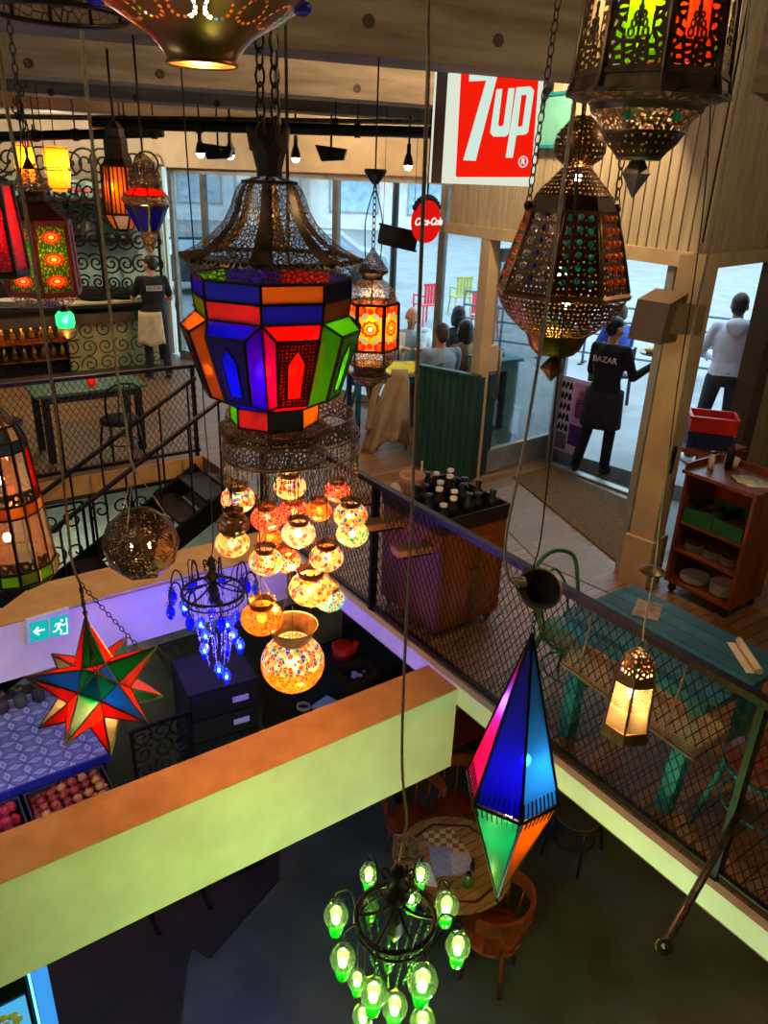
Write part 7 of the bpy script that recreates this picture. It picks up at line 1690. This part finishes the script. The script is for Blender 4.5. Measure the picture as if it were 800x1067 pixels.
# back bar
KA, KB = V2(at(-30, 300, 12.6)), V2(at(170, 300, 12.75)); kd = (KB-KA).normalized(); kn = Vector((-kd.y, kd.x, 0)); kl = (KB-KA).length
t = thing('back_bar', 'back bar shelving with iron scrolls against a mirror back with its window reflection painted pale green', 'shelving', KA, math.atan2(kd.y, kd.x))
m = MB(); m.box((kl/2, .28, 1.85), kl, .04, 1.7); m.build('glass_back', pm('painted_window_reflection', 'dcefe2', 'a8d0bc', 2, .12, spec=.6), t)  # pale green imitates the window mirrored in the bar back
sz_ = [at(60, y, 12.5).z for y in (209, 224, 250)]
for z in sz_: m = MB(); m.box((kl*.42, .1, z), kl*.84, .3, .06); m.build('shelf', M['iron_brown'], t)
m = MB(); m.box((kl/2, .1, .55), kl, .34, 1.1); m.build('cabinet', M['dark_brown'], t)
m = MB()
for i in range(13):
    for z, s_ in ((2.95, .24), (2.55, .2), (2.2, .15), (1.85, .15), (1.5, .15), (1.2, .12)): scroll(m, Vector((.2+i*kl/13.2, -.06, z)), Vector((1, 0, 0)), Vector((0, 0, 1)), s_, 1.7, .016, 1 if i % 2 else -1, i*1.7+z)
for x in (.1, kl*.35, kl*.7, kl): m.bar((x, -.06, 1.1), (x, -.06, 3.0), .04)
m.build('scrollwork', M['black_metal'], t)
cols_ = [stained('bottle_glass_%d' % i, h, .4, .4) for i, h in enumerate(('3aa868', 'e8f0e8', '58b8a0', 'b8742c', '2c6c54'))]
bt2 = MB(); bt2.lathe([(.001, 0), (.04, 0), (.042, .18), (.016, .24), (.015, .31), (.001, .31)], 12)
for r, z in enumerate(sz_[1:]):
    for i in range(16):
        o = bt2.build('bottle', cols_[(i*3+r) % 5]); p = KA+kd*(.4+i*kl*.8/16)+kn*.1+Vector((0, 0, z+.031)); o.location = p; o.scale = (1, 1, .9+.15*((i*7) % 3)); tag(o, 'liquor bottle on the %s shelf of the back bar' % ('middle' if r == 0 else 'lowest'), 'bottle', 'bottles on the %s back bar shelf' % ('middle' if r == 0 else 'lowest'))
pink = [pm('pink_petal', 'f05060', 'e03848', 9, .6), pm('rose_petal', 'f88878', 'e86858', 9, .6)]
for i in range(9):
    o = thing('flower', 'red or pink blossom on the top shelf below the yellow lamps', 'flower', KA+kd*(1.25+i*.15)+kn*.02+Vector((0, 0, sz_[0]+.032)), i, 'blossoms on the top back bar shelf'); m = MB()
    for k in range(7): a = 2*PI*k/7; m.sphere((.04*math.cos(a), .04*math.sin(a), .12), .035, .025, .03, 7, 5)
    m.build('petals', pink[i % 2], o); m = MB(); m.tube([(0, 0, 0), (0, 0, .1)], .006, 5); m.build('stem', M['green_paint'], o)
# yellow gauze lamps
gz_m = stained('yellow_gauze', 'f09018', .8, .1)
for x, y0, y1, hw, lab in ((26, 150, 192, 10, 'yellow drum lamp hanging at the far left of the back bar'), (60, 152, 200, 12.5, 'yellow lamp with stacked round drums right of its twin over the back bar')):
    l = Lan('gauze_lamp', lab, x, (y0+y1)/2, 9.4, y1, 18, 0, 'lamp'); h = (y1-y0)
    l.shell('gauze_drum', [(y0, hw*.5), (y0+h*.06, hw), (y0+h*.46, hw*.98), (y0+h*.5, hw*.75), (y0+h*.54, hw), (y0+h*.9, hw*.85), (y1, hw*.4)], gz_m, 20)
    for f, k in ((.05, 1), (.47, .97), (.53, 1), (.92, .84)): l.hoop(y0+h*f, hw*k, .012, 18)
    l.frame(M['old_brass']); l.bulb(y0+h*.45, 5, 'bulb_warm'); m = MB(); m.tube([(0, 0, l.z(y0+h*.4)), (0, 0, l.z(y0))], .006, 5); m.build('lamp_holder', M['black_metal'], l.t); l.up(y0, 3.8, 'cable', .006)
l = Lan('green_glass_lamp', 'small emerald green glass lamp hanging low before the bar', 68, 334, 7.2, 350, 12, 0, 'lamp')
l.shell('glass_shade', [(324, 6), (328, 9), (336, 9.5), (341, 8)], M['g_emerald'], 16); l.shell('base', [(341, 8), (344, 9), (350, 5), (353, 1)], M['fil_brass'], 14); l.shell('cap', [(318, 1), (324, 6.5)], M['iron_brown'], 14); l.bulb(333, 3, 'bulb_hot'); m = MB(); m.tube([(0, 0, l.z(331)), (0, 0, l.z(319))], .004, 5); m.build('lamp_holder', M['black_metal'], l.t); l.up(318, 3.5, 'cable', .004)
# green table and chairs behind the left railing
gp = V2(on(95, 405, .74))+GV*.22; t = thing('green_table', 'green-topped table behind the left railing with a red candle', 'table', gp, GA); m = MB(); m.box((0, 0, .725), 1.15, .6, .03); m.build('tabletop', pm('mottled_green_top', '4a7a50', '2c5034', 12, .4), t)
for a in (-1, 1):
    for b in (-1, 1): m = MB(); m.box((a*.48, b*.24, .355), .07, .07, .71); m.build('leg', M['dark_brown'], t)
m = MB(); m.box((0, -.24, .67), .9, .03, .08); m.box((0, .24, .67), .9, .03, .08); m.build('apron', M['dark_brown'], t)
t = thing('candle_glass', 'red candle glass on the green table', 'candle', gp+Vector((.08, -.02, .7405))); m = MB(); m.lathe([(.001, 0), (.035, 0), (.05, .07), (.03, .11), (.028, .11), (.045, .07), (.03, .005), (.001, .005)], 14); m.build('glass', stained('red_candle_glass', 'f04830', .6, .3), t); m = MB(); m.sphere((0, 0, .05), .012, None, .022, 6, 5); m.build('flame', emit('candle_flame', 'ff8040', 12), t)
bent_chair('black bentwood chair at the left end of the green table', gp-GU*.88, GA-PI/2, M['black_plastic'], M['dark_brown']); bent_chair('black bentwood chair behind the big middle post at the green table', gp+GU*.2-GV*.44, GA, M['black_plastic'], M['dark_brown'])
# ---- the street
M['pave'] = pm('pale_paving', '868c90', '74797c', 1.2, .8)
slab('ground', [PIL+RD*.1, RWO, RWO+Vector((30, -6, 0)), (60, 70), (-50, 70), (-50, 14), (-9, 13.7), FAC_A, FAC_B, THR_L, THR_R], -.2, -.06, M['pave'])
def building(label, x, y, w, d, h, mat, cols, rows, win, rz=0):
    t = thing('building', label, 'building', (x, y, -.06), rz); m = MB(); m.box((0, 0, h/2), w, d, h); m.build('wall', mat, t)
    for r in range(rows):
        for c_ in range(cols):
            wx = -w/2+(c_+.5)*w/cols; wz = (.1+(r+.5)/rows*.9)*h if r else h*.5/rows+.1; ww = w/cols*.62; wh = h/rows*.6
            m = MB(); 
            for a in (-1, 1): m.box((wx+a*ww/2, -d/2-.02, wz), .12, .1, wh+.12)
            for a in (-1, 1): m.box((wx, -d/2-.02, wz+a*wh/2), ww, .1, .12)
            f = m.build('window', M['alu'], t); m = MB(); m.box((wx, -d/2-.01, wz), ww, .04, wh); m.build('pane', win, f)
    m = MB(); m.box((0, -d/2-.05, h+.1), w+.3, .4, .25); m.build('cornice', mat, t)
    m = MB(); m.box((0, -d/2-.6, h*.42 if rows < 3 else 3.4), w*.8, 1.1, .15); o = m.build('awning', pm('awning_'+label[:8], 'b8a078', '8c7858', 3, .8), t)
    return t
win = pm('street_window', 'b4ccdc', '88a4b8', 2, .1)
building('grey shop building across the street at the left', -22, 56, 22, 8, 14, pm('grey_render', 'd4dee8', 'bcc6d0', 2, .8), 5, 3, win, .15)
building('pale building across the street in the middle', 0, 54, 19, 8, 13, pm('pale_render', 'dcdad4', 'c4c4c2', 2, .8), 4, 3, win, -.05)
building('brown brick building across the street behind the round red sign', 21, 53, 20, 8, 12, pm('brown_brick', 'c4b0a2', 'a89484', 2, .8), 4, 3, win, -.2)
building('low white building beyond the waterfront at the right', 56, 42, 30, 8, 4.5, pm('white_render', 'c8d0d4', 'b0b8bc', 2, .8), 7, 1, win, -.5)
def car(label, p, rz, body):
    t = thing('parked_car', label, 'car', p, rz); m = MB()
    pr = [(-2.1, .35), (-2.15, .75), (-1.7, .95), (-1.2, 1.0), (-.6, 1.42), (.7, 1.45), (1.3, 1.02), (2.0, .88), (2.15, .6), (2.1, .35)]
    m.poly([(x, -.85, z) for x, z in pr], (0, 1, 0), 1.7); m.build('bodywork', body, t)
    m = MB(); m.poly([(-1.1, -.87, 1.0), (-.58, -.87, 1.36), (.62, -.87, 1.38), (1.1, -.87, 1.02)], (0, 1, 0), 1.74); m.build('side_glass', win, t)
    for x in (-1.35, 1.35):
        for y in (-.78, .78): m = MB(); m.lathe([(.001, -.1), (.2, -.1), (.33, -.08), (.33, .08), (.2, .1), (.001, .1)], 18, c=(x, y, .33), M=Matrix.Rotation(PI/2, 3, 'X')); m.build('wheel', M['black_plastic'], t)
    return t
cpos = at(196, 224, 21); car('dark parked car seen through the left window pane', (cpos.x, 21, -.06), .1, pm('dark_car_paint', '303c48', '242e38', 2, .25)); car('silver parked car farther along the street past the middle mullion', (at(330, 222, 24).x, 24, -.06), .05, pm('silver_paint', '98a4ac', '848e96', 2, .25))
bp_ = at(222, 232, 16.5); t = thing('bicycle', 'dark bicycle parked outside the left window', 'bicycle', (bp_.x, 16.5, -.06), .1)
for x in (-.52, .52): m = MB(); m.tube([(x+.34*math.cos(a), 0, .35+.34*math.sin(a)) for a in [2*PI*i/24 for i in range(24)]], .02, 6, True); m.build('wheel', M['black_plastic'], t)
m = MB()
for a, b in (((-.52, .35), (-.1, .35)), ((-.1, .35), (-.2, .85)), ((-.52, .35), (-.18, .75)), ((-.18, .78), (.36, .8)), ((-.1, .35), (.36, .75)), ((.36, .95), (.52, .35))): m.tube([(a[0], 0, a[1]), (b[0], 0, b[1])], .018, 6)
m.build('frame', M['black_metal'], t); m = MB(); m.tube([(.36, -.25, 1.0), (.34, 0, .97), (.36, .25, 1.0)], .014, 6); m.build('handlebar', M['black_metal'], t); m = MB(); m.sphere((-.2, 0, .9), .13, .07, .03, 10, 6); m.build('saddle', M['black_plastic'], t)
for i, (x, Y) in enumerate(((331, 15.5), (342, 15.2), (357, 14.9), (282, 15.8), (300, 15.6))):
    p = at(x, 250, Y); o = thing('bollard', ['slim dark bollard left of the hexagonal lantern chain', 'second slim bollard left of the hexagonal lantern chain', 'slim dark bollard right against the hexagonal lantern chain', 'slim bollard seen through the big lantern dome at left', 'slim bollard seen through the big lantern dome at right'][i], 'bollard', (p.x, Y, -.06)); m = MB(); m.lathe([(.05, 0), (.05, .95), (.03, 1.0), (.001, 1.0)], 12); m.build('shaft', M['black_metal'], o); m = MB(); m.lathe([(.08, 0), (.08, .06), (.05, .07)], 12); m.build('foot', M['black_metal'], o)
p = at(411, 240, 13.5); t = thing('street_post', 'tall dark post outside behind the hexagonal lantern', 'post', (p.x, 13.5, -.06)); m = MB(); m.lathe([(.06, 0), (.055, 4.2), (.001, 4.2)], 12); m.build('shaft', M['black_metal'], t); m = MB(); m.lathe([(.12, 0), (.12, .15), (.06, .2)], 12); m.build('foot', M['black_metal'], t)
t = thing('street_barrier', 'long metal crowd barrier outside behind the window table', 'barrier', (4.2, 13.6, -.06), math.radians(-28))
m = MB()
for z in (.2, .55, .8, 1.05): m.tube([(-3.2, 0, z), (3.2, 0, z)], .022, 6)
for k in range(9): m.tube([(-3.2+k*.8, 0, 0), (-3.2+k*.8, 0, 1.05)], .025, 6)
m.build('frame', pm('blue_grey_steel', '5a6e84', '46586c', 5, .4), t); m = MB()
for k in range(9): m.box((-3.2+k*.8, 0, .01), .06, .4, .02)
m.build('foot', M['black_metal'], t)
def garden_chair(label, p, rz, mt):
    t = thing('garden_chair', label, 'chair', p, rz); m = MB(); m.box((0, 0, .44), .42, .42, .025); m.build('seat', mt, t); m = MB()
    for k in range(5): m.box((-.16+k*.08, -.2, .68), .055, .02, .4)
    m.box((0, -.2, .88), .42, .025, .05); m.build('backrest', mt, t)
    for a in (-1, 1):
        for b in (-1, 1): m = MB(); m.bar((a*.18, b*.18, .43), (a*.21, b*.22, 0), .028); m.build('leg', mt, t)
    m = MB()
    for a in (-1, 1): m.bar((a*.21, -.2, .64), (a*.21, .18, .64), .03); m.bar((a*.2, .18, .64), (a*.2, .18, .43), .025)
    m.build('armrest', mt, t)
rp = pm('red_chair_paint', 'e02838', 'c01c2c', 6, .4); 
def gnd(x, y): p = on(x, y, -.06); return p
garden_chair('red garden chair outside behind the elderly man', gnd(442, 338), .6, rp); garden_chair('red garden chair outside beside the dark-haired woman', gnd(503, 352), -2.4, rp); garden_chair('yellow-green garden chair outside between the two red ones', gnd(478, 328), .3, pm('yellow_green_paint', 'a8a83c', '8c8c2c', 6, .4))
# black rack with bowls outside the door
t = thing('terrace_table', 'slatted terrace table outside the right-hand opening', 'table', gnd(712, 400), .4); m = MB()
for k in range(5): m.box((-.28+k*.14, 0, .73), .12, .7, .025)
m.build('slat_top', M['black_metal'], t)
for a in (-1, 1):
    for b in (-1, 1): m = MB(); m.bar((a*.28, b*.3, .72), (a*.3, b*.32, 0), .03); m.build('leg', M['black_metal'], t)

# jars on the back of the tiled counter
for i in range(7):
    p = W(-2.68+.15*i, 3.42, BZ+.0005); o = thing('spice_jar', 'glass jar of orange spice at the back of the tiled counter', 'jar', p, 0, 'spice jars on the tiled counter'); m = MB(); m.lathe([(.001, 0), (.05, 0), (.055, .03), (.055, .12), (.04, .15), (.04, .17)], 14); m.build('glass', stained('jar_glass', 'c8d0d8', .1, .8) if i == 0 else bpy.data.materials['jar_glass'], o)
    m = MB(); m.lathe([(.001, .005), (.046, .006), (.05, .09), (.001, .1)], 12); m.build('filling', M['orange_wood'] if i % 2 else M['coat'], o); m = MB(); m.lathe([(.043, .168), (.044, .19), (.001, .192)], 12); m.build('lid', M['pewter'], o)
# teal board and lamp on the boarded wall beside the lit sign
q1 = vp(571, 110, WL, PIL); t = thing('teal_board', 'small teal panel on the plank wall right of the lit sign', 'board', q1); d_ = (PIL-WL).normalized(); n_ = Vector((-d_.y, d_.x, 0)); n_ = n_ if (CAM-q1).dot(n_) > 0 else -n_
m = MB(); c = V2(q1)+d_*.2+n_*.055+Vector((0, 0, q1.z-.12)); m.box(c, .38, .03, .36, math.atan2(d_.y, d_.x)); m.build('panel', pm('teal_panel', '6fb8a8', '5aa294', 5, .5), t, w=True); m = MB(); m.box(c+Vector((0, 0, .19))+n_*.004, .40, .04, .025, math.atan2(d_.y, d_.x)); m.box(c-Vector((0, 0, .19))+n_*.004, .40, .04, .025, math.atan2(d_.y, d_.x)); m.build('edge_strip', M['teal'], t, w=True)
q2 = vp(578, 97, WL, PIL)+n_*.14; t = thing('spotlight', 'dark spotlight bracketed to the plank wall above the teal board', 'spotlight', q2); m = MB(); m.lathe([(.03, .1), (.05, .08), (.055, -.08), (.05, -.08), (.04, .05), (.001, .06)], 16, M=Matrix.Rotation(.9, 3, 'Y')); m.build('housing', M['black_metal'], t); m = MB(); m.bar((0, 0, .04), -n_*.11+Vector((0, 0, .06)), .03); m.build('bracket', M['black_metal'], t)
# ------------------------------------------------------------------ light
w = bpy.data.worlds.new('sky'); bpy.context.scene.world = w; w.use_nodes = True
nt = w.node_tree; nt.nodes.clear(); out = nt.nodes.new('ShaderNodeOutputWorld'); bg = nt.nodes.new('ShaderNodeBackground')
bg.inputs[0].default_value = (.60, .84, 1.0, 1); bg.inputs[1].default_value = 3.0; nt.links.new(bg.outputs[0], out.inputs[0])
def light(name, kind, loc, e, col, size=.1, target=None, spot=None, parent=None):
    d = bpy.data.lights.new(name, kind); d.energy = e; d.color = lin(col) if isinstance(col, str) else col
    if kind == 'AREA': d.size = size
    else: d.shadow_soft_size = size
    if spot: d.spot_size = math.radians(spot); d.spot_blend = .6
    o = bpy.data.objects.new(name, d); C.objects.link(o); o.location = loc
    if target is not None: o.rotation_euler = (Vector(target)-Vector(loc)).to_track_quat('-Z', 'Y').to_euler()
    return o
def portal(a, b, z0, z1):
    a = V2(a); b = V2(b); c = (a+b)/2; d = (b-a)
    l = bpy.data.lights.new('window_portal', 'AREA'); l.shape = 'RECTANGLE'; l.size = d.length; l.size_y = z1-z0; l.cycles.is_portal = True
    o = bpy.data.objects.new('window_portal', l); C.objects.link(o); n = Vector((d.y, -d.x, 0)).normalized()
    if (CAM-c).dot(n) < 0: n = -n
    o.location = c+Vector((0, 0, (z0+z1)/2))-n*.12
    x = d.normalized(); zz = -n; yy = zz.cross(x); Mx = Matrix((x, yy, zz)).transposed().to_4x4(); Mx.translation = o.location; o.matrix_world = Mx
portal(FAC_A, FAC_B, .05, 2.9); portal(THR_L, THR_R, 0, 2.4); portal(PIL+RD*.3, JB, 0, 2.4)
for x, y, z, e in ((-1.6, 1.2, 4.2, 38), (2.4, 2.4, 4.2, 90), (-3.6, 8.2, 4.2, 150), (.9, 6.0, 4.2, 190), (-6, 10.2, 4.0, 150), (-1.2, 9.4, 3.7, 70)):
    light('warm_fill', 'POINT', (x, y, z), e, 'ffdbb0', .15)  # added warm fill lights without any fittings
def lamp_at(x, y, Y, e, col, size=.05): light('lamp_filament', 'POINT', at(x, y, Y), e, col, size)
light('bar_fill', 'POINT', (-4.6, 11.4, 3.4), 60, 'fff0d8', .12)  # extra light added to brighten the back bar, no lamp body
lamp_at(412, 1110, 2.0, 40, 'a8e41c', .06)      # bulbs of the green chandelier
lamp_at(222, 668, 4.35, 40, '5044ff', .06)       # bulbs of the blue chandelier
lamp_at(310, 600, 2.95, 42, 'ffa048', .08)      # bulbs of the mosaic globes
light('lower_fill', 'POINT', W(1.8, -1.6, -.35), 30, 'ffc040', .12)  # this and the next three are added fill lights without fittings
light('lower_fill', 'POINT', W(-.2, 8.3, -1.2), 40, 'eef4e0', .12)
light('lower_fill', 'POINT', W(-2.9, 1.5, -.75), 16, 'c0c8ff', .1)
light('lower_fill', 'POINT', W(-1.2, -1.6, -.7), 24, 'c8e4e0', .12)
sc = bpy.context.scene
sc.view_settings.view_transform = 'Standard'; sc.view_settings.look = 'None'; sc.view_settings.gamma = 1; sc.view_settings.use_curve_mapping = False
sc.view_settings.exposure = 0.55
sc.cycles.transparent_max_bounces = 24; sc.cycles.max_bounces = 8; sc.cycles.sample_clamp_indirect = 6
